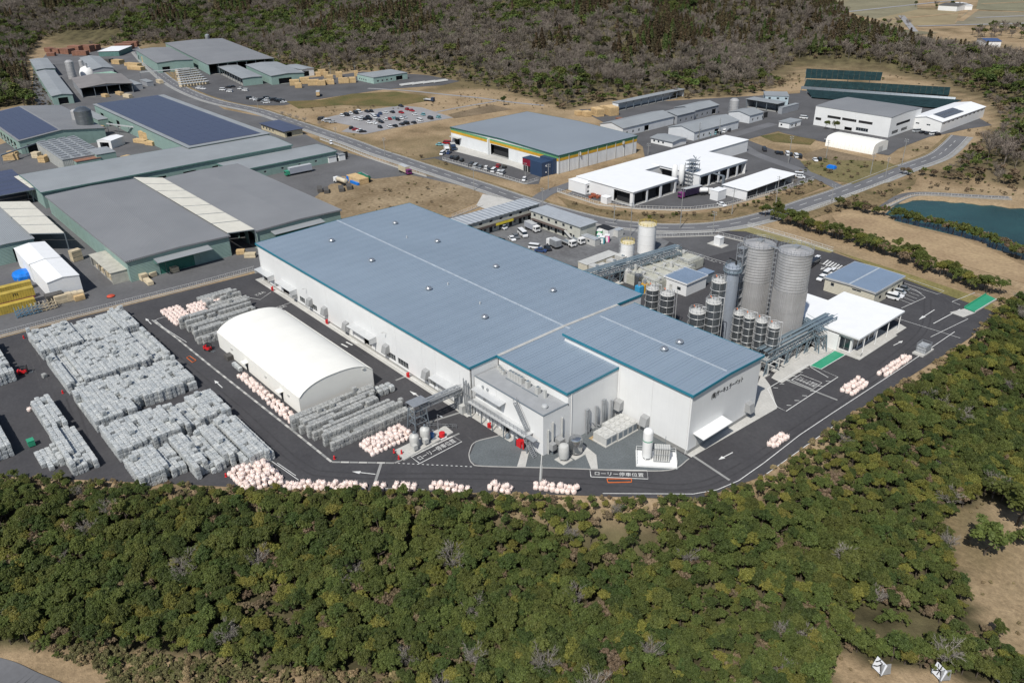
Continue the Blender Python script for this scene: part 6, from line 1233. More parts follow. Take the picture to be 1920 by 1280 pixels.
hall('white_annexe','low white annexe with small windows at the left of the plant','building',(1098,346),(1112,341),(1062,338),4.6,0,M_WPL,M_WROOF,'x',.1,holes={0:[(1,4,2.6,3.8,'win'),(1,4,.6,1.6,'win')]})
hall('plant_shed','long low white shed with dark open side at the road fork','shed',(1402,358),(1493,327),(1365,344),4.2,0,M_WPL,M_WROOF,'x',.5,op=(0,))
for k,(px,l) in enumerate([(1263,'slim white silo on the left of the plant pair'),(1276,'slim white silo on the right of the plant pair')]):
    b=G(px,350); t=T('white_silo',l,'silo',(b[0],b[1],.02),0,'white plant silos'); h=hz(b,309); r_=rad(b,h*.7,10.5); O('shell',MB().lathe(0,0,[(r_*.3,1.2),(r_,3),(r_,h-.6),(r_*.6,h)],18),M_WPAINT,t,smooth=True)
    for a in range(4): O('leg',MB().beam((r_*.8*math.cos(a*1.57),r_*.8*math.sin(a*1.57),0),(r_*.8*math.cos(a*1.57),r_*.8*math.sin(a*1.57),3.2),.18),M_STEEL,t)
tw=T('lattice_tower','tangled grey lattice tower beside the slim white silos','tower',G(1295,348)); r=np.random.default_rng(5)
for x in (-2.2,0,2.2):
    for y in (-2.2,2.2): O('post',MB().beam((x,y,0),(x,y,12.5-abs(x)),.2),M_STEEL,tw)
for k in range(7): z=1.7*k+1; O('deck',MB().box(-2.3,-2.3,z,2.3,2.3,z+.08),M_STEEL,tw); O('brace',MB().beam((-2.2,-2.2,z),(2.2,-2.2,z+1.7),.12).beam((2.2,-2.2,z),(2.2,2.2,z+1.7),.12),M_STEEL,tw); O('duct',MB().tube([tuple(r.uniform(-2.2,2.2,2))+(z,),tuple(r.uniform(-2.2,2.2,2))+(z+1.8,)],.22,6),M_STEELD,tw)
t=T('pipe_gantry','blue-grey pipe gantry across the white plant court','gantry',G(1314,340)); q=G(1355,352)-G(1314,340); O('beam',MB().beam((0,0,5.2),(q[0],q[1],5.2),.7,.5),M_STEELD,t); O('leg',MB().beam((q[0],q[1],0),(q[0],q[1],5.2),.9),M_STEELD,t); O('leg',MB().beam((0,0,0),(0,0,5.2),.5),M_STEELD,t)
hall('plant_kiosk','white equipment box in the white plant court','box',(1347,360),(1363,355),(1336,355),4.0,0,M_WPL,M_WROOF,'x',.1); hall('plant_kiosk','small white hut beside the stacked tanks below the plant','hut',(1138,372),(1146,369),(1132,367),2.6,0,M_WPL,M_WROOF,'x',.1)
# --- north works
for l,a,b,c,h,rs,rd in [('long grey roofed shed with white gable behind the striped warehouse',(1168,241),(1268,219),(1130,231),4.6,2.0,'x'),('long grey roofed shed with white gable and cars parked along it',(1302,248),(1385,226),(1255,238),4.6,2.0,'x'),('short grey shed joined to the long north shed',(1270,217),(1302,209),(1252,208),5,1.2,'x'),('upper grey shed of the north works beside the green stack',(1301,208),(1348,197),(1276,199),5,1.6,'x'),('white gabled house right of the north silo',(1406,217),(1429,210),(1383,206),4.5,1.5,'x')]: hall('north_shed',l,'shed',a,b,c,h,rs,M_GREYW if 'joined' in l or 'upper' in l else mat('white_grey_siding',(0.60,0.62,0.64),rough=0.7,var=0.05,scale=0.3),M_BROWNR if False else M_GREYL,rd,.4,holes={0:[(k,k+1.2,1,2.4,'win') for k in (3,8,13)]+dr((18,4,3.2))})
hall('north_open_shed','long open fronted timber shed at the foot of the hill','shed',(1160,194),(1365,181),(1172,187),4.8,0,M_WHITE,M_GREYL,'x',.4,op=(0,)); hall('north_office','small grey roofed office with white walls in the north court','office',(1221,258),(1260,267),(1279,258),2.8,.7,M_WHITE,M_GREYL,'x',.6,holes={0:[(k,k+1.2,.9,2,'win') for k in (1.5,4.5,7.5)]}); hall('north_office','small white office on its paved island before the big white hall','office',(1461,228),(1475,233),(1501,225),3.0,0,M_WHITE,M_GREYL,'x',.4,holes={0:[(1,2.2,.9,2,'win')],1:[(2,3.5,.9,2,'win'),(6,7.5,.1,2.2,'door',M_DARK)]})
hall('log_shed','grey roofed log shed at the foot of the hill right of the silo','shed',(1400,186),(1470,192),(1385,178),5,0,M_GREYW,M_GREYL,'x',.5,op=(0,1)); hall('north_office','pale blue two-storey house beside the green solar slope','house',(1435,180),(1479,181),(1440,172),5.6,0,mat('pale_blue_wall',(0.45,0.55,0.60),rough=0.7),M_GREYL,'x',.3,holes={0:[(k,k+1.6,3.6,4.8,'win') for k in (2,7,12)]})
hall('container_store','long blue and white container store before the hill','container',(1467,203),(1500,195),(1463,201),3.6,0,M_GREYW,M_GREYL,'x',.1)
fh=frame((1530,199),(1675,220),(1717,201),10.5); shed('white_hall','big white hall with dark flat roof on the right','hall',fh,10.5,.6,M_WHITE,M_GREYRY,'x',.15,holes={0:[(fh[2]*.18,fh[2]*.36,5.2,6.6,'louvre'),(fh[2]*.38,fh[2]*.57,5.2,6.6,'louvre'),(fh[2]*.60,fh[2]*.78,5.2,6.6,'louvre'),(fh[2]*.02,fh[2]*.10,3,4.5,'louvre'),(fh[2]*.43,fh[2]*.53,.1,2,'dark'),(fh[2]*.58,fh[2]*.74,1,2.8,'win')],1:[(fh[3]*.2,fh[3]*.65,5,6.4,'louvre'),(fh[3]*.1,fh[3]*.3,1,2.8,'win'),(fh[3]*.4,fh[3]*.6,1,2.8,'win')]},seams=24)
fz=frame((1767,229),(1851,201),(1717,217),6.0); t=shed('white_store','long white storehouse with two solar strips on its roof','storehouse',fz,6,1.6,M_WHITE,M_WROOF,'x',.4,holes={0:[(k,k+2.6,4.2,5,'win') for k in np.arange(2,fz[2]-4,5.5)],3:[(3,5,3,3.8,'win'),(9,11,3,3.8,'win')]})
pm=MB().hexa([(0,0,0),(2.4,0,0),(2.4,3.2,.42),(0,3.2,.42)],[(0,0,.07),(2.4,0,.07),(2.4,3.2,.49),(0,3.2,.49)]).mesh('solar_panel',mat('solar_grey',(0.10,0.11,0.13),rough=0.35))
for i in range(10):
    for j in range(2): link('solar_panel',pm,t,(fz[2]*.12+i*2.5,2+j*3.3,6.28+.22+ (2+j*3.3-0)*1.6/(fz[3]/2)-.1))
# arched white tent on the right
ta=frame((1549,259),(1634,277),(1657,264),4.0); t=T('arched_tent','white ribbed arched tent below the big white hall','tent',ta[0],ta[1]); La,Wa=ta[2],ta[3]
for k in range(12):
    x0,x1=La*k/12,La*(k+1)/12; mb=MB(); pr=[(0,0)]+[(Wa*(.5-.5*math.cos(math.pi*i/10))*1.0,4.0*min(1,i/1.2 if i<2 else 1)+1.6*math.sin(math.pi*i/10)) for i in range(0,11)][1:-1]+[(Wa,0)]
    n=len(pr)
    for x in (x0+.02,(x0+x1)/2,x1-.02):
        for (y,z) in pr: mb.v.append((x,y,z-(.10 if x!=(x0+x1)/2 else 0)))
    for j in range(2):
        for i in range(n-1): a=j*n+i; mb.f.append((a,a+n,a+n+1,a+1))
    O('membrane_bay',mb,M_TENT,t,smooth=True)
O('end_wall',MB().add([(La,y,z-.1) for y,z in pr],[tuple(range(n))]),M_TENT,t); O('end_wall',MB().add([(0,y,z-.1) for y,z in pr],[tuple(range(n-1,-1,-1))]),M_TENT,t); B('roller_door',M_GREYBOX,t,La+.003,Wa*.35,.05,La+.05,Wa*.65,3)
# --- solar slope on the hill foot
def array(label,quad,zs,nx,ny,m=M_SOLART,group='solar arrays on the hill foot'):
    P=[G(*p,z) for p,z in zip(quad,zs)]; o=P[0]; t=T('solar_array',label,'solar array',tuple(o),0,group)
    for i in range(nx):
        for j in range(ny):
            def q(u,v): return P[0]*(1-u)*(1-v)+P[1]*u*(1-v)+P[2]*u*v+P[3]*(1-u)*v-o
            u0,u1,v0,v1=(i+.008)/nx,(i+.992)/nx,(j+.006)/ny,(j+.994)/ny; c=[q(u0,v0),q(u1,v0),q(u1,v1),q(u0,v1)]
            O('solar_panel',MB().hexa([tuple(p+[0,0,.35]) for p in c],[tuple(p+[0,0,.47]) for p in c]),m,t)
    for i in range(0,nx+1,4):
        for v in (.1,.9): p=P[0]*(1-i/nx)*(1-v)+P[1]*(i/nx)*(1-v)+P[2]*(i/nx)*v+P[3]*(1-i/nx)*v-o; O('support',MB().beam(tuple(p-[0,0,2.5]),tuple(p+[0,0,.35]),.3),M_STEELD,t)
array('upper dark teal solar array on the hill foot',[(1510,148),(1651,153),(1655,137),(1512,130)],(5,5,9,9),14,2); array('middle dark teal solar array on the hill foot',[(1507,163),(1779,180),(1782,165),(1512,150)],(1.5,1.5,5,5),26,2); array('lower dark teal solar array behind the big white hall',[(1522,184),(1760,204),(1805,189),(1512,169)],(.4,.4,2,2),20,3)
array('front row of narrow solar panels along the slope foot',[(1502,168),(1790,190),(1792,184),(1503,163)],(1.2,1.2,3.0,3.0),40,1,M_STEELD)
hall('far_house','white roofed farm building in the paddy fields','house',(1806,11),(1824,11),(1810,5),5,.6,M_WHITE,M_WROOF,'x'); hall('far_house','dark roofed farmhouse among the paddy fields','house',(1760,10),(1795,12),(1770,5),6,1.5,M_WHITE,M_DSTK,'x'); hall('far_house','blue roofed house behind the wooded ridge','house',(1850,78),(1878,78),(1852,72),5,1.2,M_WHITE,mat('blue_tile',(0.06,0.10,0.22),rough=0.5),'x')
# ================================================================= timber packs, containers, loose goods
def pack(px,py,lx,ly,lz,label,m=M_WOOD,rz=0.0,group=None,n=None,name='timber_pack'):
    b=G(px,py); t=T(name,label,'timber',(b[0],b[1],.03),rz,group); k=n or max(1,int(lz/.8))
    for i in range(k): B('layer',m,t,-lx/2+.05*(i%2),-ly/2,lz*i/k+.08,lx/2-.04*(i%2),ly/2,lz*(i+1)/k)
    for x in (-lx*.35,lx*.35): B('bearer',M_WOODP,t,x-.06,-ly/2,.0,x+.06,ly/2,.08)
    return t
A1=math.atan2(*(G(665,155)-G(560,160))[1::-1])
for k,(px,py,lx,ly,lz) in enumerate([(553,160,7,4,4),(572,157,7,4,4.5),(588,160,8,4,4),(603,160,6,4,3.5),(614,158,6,4,3.5),(622,158,4,4,3),(645,156,8,4,3.8),(660,155,6,4,3.8),(612,146,3.5,3.5,4.5),(619,150,5,4,3.5),(636,145,5,4,4),(604,140,6,3,4),(597,143,4,3,3),(668,143,3,3,4),(560,165,5,3,3.5)]):
    pack(px,py,lx,ly,lz,['tall','broad','long','stepped','short','small','long low','square','upright','middle','separate','back','slim back','lone','front'][k]+' block of yellow sawn timber in the yard left of the mint office',M_WOOD,A1,'yellow timber in the lumber yard')
for k,(px,py,lx,ly,lz) in enumerate([(1145,215,9,6,5),(1120,217,8,5,4.5),(1100,218,5,4,3),(1085,216,4,4,2.5),(1133,210,6,4,3.5),(1163,225,6,3,1)]): pack(px,py,lx,ly,lz,['largest','second','third','small far','rear','flat'][k]+' yellow timber block behind the striped warehouse',M_WOOD if k<5 else M_WOODR,-.3,'yellow timber behind the striped warehouse')
for k,(px,py,lx,ly,lz) in enumerate([(95,98,12,6,4),(110,100,10,6,4),(128,101,12,8,5),(145,98,14,8,6),(165,97,12,8,6),(178,94,9,8,5),(152,104,14,6,4),(235,92,16,8,5),(246,88,14,8,5),(97,105,7,7,3),(215,104,10,5,2.5)]): pack(px,py,lx,ly,lz,['first','second','third','fourth','fifth','sixth','front','first roadside','second roadside','left corner','low'][k]+' reddish timber stack at the top of the sawmill',M_WOODR,.2+.1*k,'reddish timber stacks')
for k,(px,py,lx,ly,lz) in enumerate([(222,120,10,6,3.5),(250,124,16,5,2.5),(256,131,16,5,2.8),(284,118,18,4,5),(205,117,6,5,3),(265,268,9,3,2),(283,272,6,3,2),(272,262,4,4,5),(280,265,4,4,5),(245,300,8,3,2),(232,302,5,3,2),(185,242,8,3,2)]): pack(px,py,lx,ly,lz,['rounded','long','front long','wall-side','dark','low','second low','tall','second tall','kerb','second kerb','loading'][k]+' timber pile inside the sawmill yard',M_WOOD if k!=4 else M_DSTK,.4,'timber piles in the sawmill yard')
# sawn packs by the near halls
for k,(px,py,lx,ly,lz,rz,m) in enumerate([(268,523,4.5,2.4,2.2,.1,M_WOODP),(284,517,3.5,2.4,1.6,.2,M_WOODP),(279,531,5,1.8,1.2,.0,M_WOODP),(325,508,4.5,2.2,1.8,.15,M_WOODP),(294,505,1.6,1.6,2.2,0,M_WOOD),(405,483,3.6,1.5,1.8,0,M_WOOD),(105,566,3,5,3,.0,M_DSTK),(120,566,2.2,5,2.6,.0,M_WOODP),(131,563,2.2,5,2.4,0,M_WOODP),(143,560,2.4,5,2.2,0,M_WOODP),(150,562,1.8,3,1.6,0,M_WOOD),(145,488,2.5,3.5,4,.2,M_WOODP)]): pack(px,py,lx,ly,lz,['stepped pale','second pale','low front pale','separate pale','upright tan','tan bundled','dark grey','first cream','second cream','third cream','short tan','tall pale'][k]+' timber pack beside the big grey hall and white tents',m,rz,'timber packs by the near halls')
# timber drying field
sm=MB().box(-1.6,-1.6,.3,1.6,1.6,2.0).mesh('pack_body',M_WOODP); cm=MB().box(-1.8,-1.8,2.0,1.8,1.8,2.25).mesh('pack_cover',mat('pale_cover',(0.55,0.57,0.58),rough=0.6)); bm_=MB().box(-1.7,-.2,0,1.7,.2,.3).mesh('pack_bearer',M_DSTK)
c=[G(*p)[:2] for p in [(332,133),(362,128),(392,160),(340,166)]]; n_=0
for i in range(9):
    for j in range(8):
        u,v=(i+.5)/9,(j+.5)/8; p=c[0]*(1-u)*(1-v)+c[1]*u*(1-v)+c[2]*u*v+c[3]*(1-u)*v; t=T('covered_pack','pale capped timber pack in the drying field beside the sawmill lane','timber',(p[0],p[1],.03),.3,'capped packs in the drying field'); link('body',sm,t); link('cover',cm,t); link('bearer',bm_,t)
# containers
def container(px,py,rz,label,m,L=12.2,z=0.0,logo=False):
    b=G(px,py,z); t=T('shipping_container',label,'container',(b[0],b[1],z+.03),rz,'shipping containers'); mb=MB(); n=int(L/.35)
    for i in range(n): mb.box(-L/2+L*i/n,-1.22+.05*(i%2),.15,-L/2+L*(i+1)/n,1.22-.05*(i%2),2.5)
    O('corrugated_side',mb,m,t); B('roof',m,t,-L/2,-1.22,2.5,L/2,1.22,2.6); B('floor_rail',m,t,-L/2,-1.22,0,L/2,1.22,.15)
    if logo: q=text_mesh('logo','m',2.0,M_BLACK,t,(0,-1.245,.75),(math.pi/2,0,0),.01); tag(q,'black curved logo on the container side')
    return t
M_CY=mat('container_yellow',(0.50,0.37,0.07),rough=0.6,var=0.12,scale=0.5); M_CP=mat('container_maroon',(0.30,0.07,0.10),rough=0.6,var=0.1)
ca=math.atan2(*(G(72,545)-G(10,560))[1::-1])
container(28,582,ca,'yellow shipping container in front, half hidden by lumber racks',M_CY); container(25,565,ca,'maroon shipping container in the middle of the container row',M_CP); t=container(25,560,ca,'yellow shipping container with black curved logo on its side',M_CY,z=2.7,logo=True); t.location=(t.location.x,t.location.y,2.66); container(22,548,ca,'rearmost yellow shipping container',M_CY)
b=G(45,520); t=T('tarp_pile','goods under a bright blue tarpaulin beside the white tent','tarpaulin',(b[0],b[1],.03),ca); mb=MB(); mb.lathe(0,0,[(3.4,0),(3.5,1.2),(3.0,2.2),(1.6,2.7),(.2,2.8)],9); O('tarpaulin',mb,mat('blue_tarp',(0.01,0.20,0.72),rough=0.4,bump=.15,bscale=1.5),t); B('goods',M_WOODP,t,-2.4,-2.4,0,2.4,2.4,.6)
def rackset(px,py,label,m,seed):
    b=G(px,py); t=T('stillage_stack',label,'stillage',(b[0],b[1],.03),ca); r=np.random.default_rng(seed)
    for i in range(6):
        for k in range(3): 
            x=i*1.2-3;z=k*1.0; O('frame',MB().beam((x,-1,z),(x,-1,z+.9),.09).beam((x,1,z),(x,1,z+.9),.09).beam((x,-1,z+.9),(x,1,z+.9),.09).beam((x,-1,z+.5),(x+1.1,-1,z+.5+r.uniform(-.2,.2)),.12).beam((x,-1,z+.1),(x+1.1,1,z+.1),.12),m,t)
rackset(52,590,'stack of blue steel stillages beside the yellow containers',mat('blue_steel',(0.12,0.27,0.40),rough=0.5),1); rackset(82,582,'stack of tan steel stillages beside the yellow containers',M_WOODP,2)
t=T('red_cover','round orange-red cover lying beside the fence road','cover',G(208,556)); O('lid',MB().lathe(0,0,[(1.2,0),(1.25,.3),(.9,.55),(.2,.6)],14),mat('red_orange',(0.55,0.08,0.04),rough=0.6),t,smooth=True); O('rim',MB().lathe(0,0,[(1.3,.0),(1.35,.1),(1.2,.1)],14),M_BLACK,t)
# timber block with blue sheets beside the tankers
t=pack(671,341,11,5,2.6,'large tan timber block with blue sheets beside the parked tankers',M_WOOD,math.atan2(*(G(690,352)-G(645,335))[1::-1])); B('blue_sheet',MATS['blue_tarp'],t,-5.6,-2.6,.1,-3.6,2.6,2.3); B('blue_sheet',MATS['blue_tarp'],t,-1,-3.6,.1,5.6,-2.6,1.2)
for k,(px,py) in enumerate([(600,358),(612,360),(640,357),(655,353)]): pack(px,py,6,2.2,1.6,['first','second','third','fourth'][k]+' dark grey timber rack left of the tan block',M_DSTK,-.45,'dark racks beside the grey hall')
for k,(px,py) in enumerate([(765,160),(785,158),(805,156),(825,154)]):
    b=G(px,py); t=T('tube_rack',['first','second','third','fourth'][k]+' pale strip of stacked tubes in the lumber yard from the left','tubes',(b[0],b[1],.03),math.atan2(*(G(838,152)-G(760,163))[1::-1]),'tube strips')
    for i in range(4): O('tube',MB().tube([(-6.2,-1.5+i,.6+.3*(i%2)),(6.2,-1.5+i,.6+.3*(i%2))],.5,6),M_GREYBOX,t,smooth=True)
for k,(px,py) in enumerate([(1170,368),(1162,366),(1180,372),(1188,376)]):
    b=G(px,py); t=T('tank_cage',['second','first','third','fourth'][k]+' white caged tank below the white plant hall from the left','tank',(b[0],b[1],.03),0,'caged tanks'); B('bottle',M_WPAINT,t,-.9,-.9,.2,.9,.9,2.3); B('pallet',M_STEELD,t,-1,-1,0,1,1,.18)
    for z in (.6,1.2,1.8): B('cage_band',M_STEEL,t,-.94,-.94,z,.94,.94,z+.05)
for k,(px,py) in enumerate([(1107,372),(1113,370),(1120,372),(1126,369),(1111,367),(1118,368)]):
    b=G(px,py); t=T('drum_bin',['left','second','third','right','rear left','rear right'][k]+' reddish bin beside the white annexe of the plant','bin',(b[0],b[1],.03),k,'reddish bins'); O('bin_body',MB().lathe(0,0,[(.7,0),(.9,.9),(.95,1.0),(.8,1.0),(.7,.3)],10),mat('bin_red',(0.38,0.11,0.06),rough=0.6),t); O('bin_base',MB().cyl(0,0,0,.06,.75,n=10),M_BLACK,t)
# yard oddments
def forklift(px,py,rz,label):
    b=G(px,py); t=T('forklift',label,'forklift',(b[0],b[1],.03),rz,'red forklifts'); B('body',M_RED,t,-1.1,-.55,.3,.7,.55,1.1); B('counterweight',M_RED,t,-1.5,-.55,.3,-1.1,.55,1.3); O('overhead_guard',MB().beam((-.9,-.5,1.1),(-.7,-.5,2.1),.08).beam((-.9,.5,1.1),(-.7,.5,2.1),.08).beam((.6,-.5,1.1),(.3,-.5,2.1),.08).beam((.6,.5,1.1),(.3,.5,2.1),.08).box(-.75,-.55,2.1,.4,.55,2.18),M_BLACK,t); O('mast',MB().beam((.95,-.35,.1),(.95,-.35,2.4),.12).beam((.95,.35,.1),(.95,.35,2.4),.12).beam((.95,-.35,2.3),(.95,.35,2.3),.1),M_BLACK,t); B('seat',M_BLACK,t,-.5,-.3,1.1,0,.3,1.5)
    for y in (-.3,.3): B('fork',M_STEELD,t,1.0,y-.06,.08,2.1,y+.06,.16)
    for x in (-.9,.55):
        for y in (-.55,.55): O('wheel',MB().cyl(0,0,-.12,.12,.32,n=12),M_BLACK,t,(x,y,.32)).rotation_euler=(math.pi/2,0,0)
for px,py,rz,l in [(392,657,.4,'red forklift working between the dark bales and the tent'),(225,846,-.5,'red forklift nosing into the gap of the nearest bale blocks'),(46,700,1.2,'red forklift on the open asphalt at the left'),(8,712,.2,'dark reach truck at the left picture edge')]: forklift(px,py,rz,l)
for k,(px,py,l) in enumerate([(45,634,'red cone marker at the rear corner of the bale block by the fence'),(118,737,'red marker at the corner of the second bale block'),(903,0,''),(424,893,'red marker at the foot of the bag heap'),(627,860,'small red marker at the corner of the dark bales')]):
    if l: bollard(px,py,l,.02,.8,'red markers among the bales')
for k,(px,py) in enumerate([(56,770),(67,769)]): link('flexible_bag',GM[k],None,tuple(G(px,py))[:2]+(.01,)); o=list(COL.objects)[-1]; tag(o,['left of the two loose white bags beside the lone bale stack','right of the two loose white bags beside the lone bale stack'][k],'bag')
bb_=G(84,707); tag(link('bale',BM[1][2],None,(bb_[0],bb_[1],.01),.3),'single grey bale left alone between the forklift and the bale blocks','bale')
t=T('dark_pallet_stack','dark pallets stacked at the tent side door','pallets',G(432,672)); 
for i in range(4): B('pallet',M_DSTK,t,-1.2,-1.2,.05+i*.35,1.2,1.2,.3+i*.35)
t=T('pale_bale_row','row of pale wrapped bales against the tent wall','bales',G(445,690))
for i in range(4): link('wrapped_bale',BM[0][i],t,(i*1.15-1.6,0,0))
b=G(718,738); t=T('wrapped_scrap_stack','film-wrapped grey pallet stack at the near right corner of the tent','pallets',(b[0],b[1],.03))
for i,(x,y) in enumerate(((-1.2,-1),(.4,-1.1),(-1.1,.6),(.5,.5),(-1.0,2.2),(.5,2.3))): link('wrapped_load',BM[0][i%5],t,(x,y,.12)).scale=(1.25,1.25,1.5); B('pallet',M_DSTK,t,x-.7,y-.7,0,x+.7,y+.7,.12)
b=G(60,835); t=T('green_bin','green wheeled bin beside the loose pale bales','bin',(b[0],b[1],.03)); B('bin_body',M_GREEN,t,-.8,-.7,.2,.8,.7,1.5); B('bin_lid',M_GREEN,t,-.85,-.75,1.52,.85,.75,1.62)
# small sheds, ducts and goods among the sawmill halls
for (l,a,b,c,h) in [('small pale store between the far sheds and the brown roof',(228,152),(248,160),(262,156),3.6),('low grey pump room beside the sawmill lane',(262,150),(272,155),(284,152),3.2),('small white cabin at the truck yard wall',(606,292),(614,296),(626,291),2.8),('white gate cabin right of the small truck yard cabin',(628,289),(634,292),(643,288),2.8),('low green roofed store behind the brown open shed',(176,138),(182,146),(228,141),5.0)]: hall('small_store',l,'store',a,b,c,h,0,M_GREYW if 'white' not in l else M_WPAINT,M_GREYL if 'green' not in l else mat('mint_roof',(0.30,0.46,0.36),rough=0.6),'x',.2,holes={0:[(1,2.2,.1,2,'door',M_DARK)]})
for k,(p,q,z,l) in enumerate([((262,136),(356,128),7,'long pale overhead duct crossing the sawmill lane'),((200,232),(262,240),5,'overhead pipe run beside the big solar hall'),((0,292),(70,268),4.5,'dark overhead pipe at the left edge of the sawmill')]):
    a_,b_=G(*p,z),G(*q,z); t=T('overhead_duct',l,'duct',(a_[0],a_[1],0)); d_=b_-a_; O('duct',MB().beam((0,0,z),(d_[0],d_[1],z),.8,.6),M_ALU if k<2 else M_STEELD,t)
    for u in (0,.33,.66,1): O('post',MB().beam((d_[0]*u,d_[1]*u,0),(d_[0]*u,d_[1]*u,z-.3),.25),M_STEELD,t)
t=T('smoke_hood','white rounded boiler hood between the far silos and the brown roof','boiler',G(165,142)); O('hood',MB().lathe(0,0,[(6,0),(6,3),(4.5,6),(1.5,7.5)],16),M_WPAINT,t,smooth=True); O('flue',MB().cyl(3,0,5,10,.6,n=10),M_STEEL,t)
t=T('cyclone_tower','grey cyclone tower at the end of the long dark hall','tower',G(392,88)); O('cyclone',MB().lathe(0,0,[(.5,2),(2.2,7),(2.2,11),(.8,12)],14),M_STEEL,t,smooth=True)
for a in range(4): O('leg',MB().beam((2*math.cos(a*1.57),2*math.sin(a*1.57),0),(2*math.cos(a*1.57),2*math.sin(a*1.57),7.5),.3),M_STEEL,t)
for k,(px,py,lx,ly,lz) in enumerate([(300,156,8,3,2.4),(225,178,8,3,2),(198,182,6,3,2),(240,183,7,3,2.2),(110,180,5,3,2),(25,290,6,2.4,1.8),(70,296,4,3,3),(82,304,4,3,3),(95,300,4,3,3),(470,482,4,2,1.6),(452,476,3,2,1.6),(22,300,7,2.4,3)]): pack(px,py,lx,ly,lz,['roadside','first shed-front','second shed-front','third shed-front','wall','left edge','first kiln-side','second kiln-side','third kiln-side','first doorway','second doorway','lorry-side'][k]+' timber bundle on the sawmill asphalt',M_WOOD if k%3 else M_WOODP,.1*k,'timber bundles on the sawmill asphalt')
# pipework under the annexe balcony and on its end wall
ap=T('annexe_pipework','grey pumps, ducts and pipes along the annexe foot under the balcony','pipework',(0,0,0)); r=np.random.default_rng(11)
for i in range(14):
    x=1.5+i*1.45; O('pipe',MB().tube([(x,YA-.35,.1),(x,YA-.35,r.uniform(1.2,3.8)),(x+r.uniform(.4,1.6),YA-.35,r.uniform(1.2,3.8))],.09,6),M_STEEL,ap,smooth=True)
for z in (3.2,3.7,4.0): O('long_pipe',MB().tube([(.8,YA-.55,z),(XN-3,YA-.55,z)],.11,6),M_STEEL,ap,smooth=True)
for x in (13.5,16.2,18.4): O('pump',MB().lathe(x,YA-1.3,[(.5,.06),(.55,.9),(.3,1.3)],12),M_STEELD,ap,smooth=True)
for y in (2.2,3.6,6.4): O('end_duct',MB().cyl(XN+.28,y,.06,[7.8,3.0,6.4][int(y)%3],.2,n=10),M_GREYBOX,ap,smooth=True)
for (x,y,s_) in ((XN+1.0,2.8,1.0),(XN+1.1,5.0,1.2)): O('fan_housing',MB().cbox(x,y,1.4,1.4*s_,1.3*s_,1.6*s_),MATS['hood_grey'],ap); O('fan_leg',MB().beam((x,y,.05),(x,y,1.4),.3),M_STEELD,ap)
for x in (3.5,5.2): O('round_vent',MB().cyl(0,0,0,.25,.35,n=14),M_STEEL,ap,(x,YA-.02,8.9)).rotation_euler=(math.pi/2,0,0)
# ================================================================= vehicles
CARM={k:mat('car_paint_'+k,c,rough=0.25,var=0.03,spec=0.6) for k,c in dict(white=(0.74,0.75,0.76),black=(0.018,0.018,0.022),silver=(0.42,0.44,0.46),red=(0.36,0.015,0.02),navy=(0.03,0.06,0.16),teal=(0.20,0.42,0.46),grey=(0.14,0.15,0.16)).items()}
def wheels_(t,xs,y,r,me):
    for x in xs:
        for s in (-1,1): o=link('wheel',me,t,(x,s*y,r)); o.rotation_euler=(math.pi/2,0,0)
WM=MB().cyl(0,0,-.11,.11,.32,n=12).mesh('wheel',M_BLACK); WT=MB().cyl(0,0,-.16,.16,.5,n=12).mesh('wheel',M_BLACK)
CARS={}
def car_meshes(kind,colr):
    if (kind,colr) in CARS: return CARS[(kind,colr)]
    if kind=='van': bp=[(-2.3,.3),(2.25,.3),(2.3,.8),(2.1,1.1),(-2.3,1.1)]; wp=[(-2.25,1.1),(2.05,1.1),(1.5,1.8),(-2.2,1.8)]; rp=[(-2.22,1.8),(1.52,1.8),(1.4,1.92),(-2.15,1.92)]; w=.85
    elif kind=='kei': bp=[(-1.7,.28),(1.7,.28),(1.72,.75),(1.2,.98),(-1.7,.98)]; wp=[(-1.65,.98),(1.1,.98),(.6,1.55),(-1.55,1.55)]; rp=[(-1.57,1.55),(.62,1.55),(.5,1.64),(-1.5,1.64)]; w=.74
    else: bp=[(-2.15,.28),(2.15,.28),(2.2,.62),(2.0,.80),(1.0,.93),(-1.5,.95),(-2.15,.85)]; wp=[(-1.75,.93),(1.0,.92),(.35,1.36),(-1.15,1.38)]; rp=[(-1.17,1.37),(.37,1.35),(.2,1.44),(-1.05,1.46)]; w=.86
    b=MB().extr(bp,-w,w).mesh('body',CARM[colr]); g=MB().extr(wp,-w+.06,w-.06).mesh('windows',M_GLASS); rf=MB().extr(rp,-w+.08,w-.08).mesh('roof',CARM[colr]); CARS[(kind,colr)]=(b,g,rf,w); return CARS[(kind,colr)]
def car(px,py,rz,colr,kind,label,group,z=0.03):
    q=G(px,py); t=T('parked_car',label,'car',(q[0],q[1],z),rz,group); b,g,rf,w=car_meshes(kind,colr); link('body',b,t); link('windows',g,t); link('roof',rf,t); wheels_(t,(-1.3,1.35) if kind!='kei' else (-1.05,1.1),w,.32,WM); return t
CN=dict(w='white',k='black',s='silver',r='red',b='navy',t='teal',g='grey')
def lot(spec,ang,label,group,o=(0,0),s=1.0,seed=0):
    r=np.random.default_rng(seed); cnt={}
    for it in spec.split():
        x,y,c=it.split(','); kind=['sedan','kei','sedan','van'][int(r.integers(0,4))]; col_=CN[c]; cnt[col_]=cnt.get(col_,0)+1
        car(o[0]+float(x)/s,o[1]+float(y)/s,ang+r.normal(0,.05)+(math.pi if r.random()<.5 else 0),col_,kind,col_+' car '+label,group+', '+col_)
A_LOT=math.atan2(*(G(752,200)-G(832,222))[1::-1])
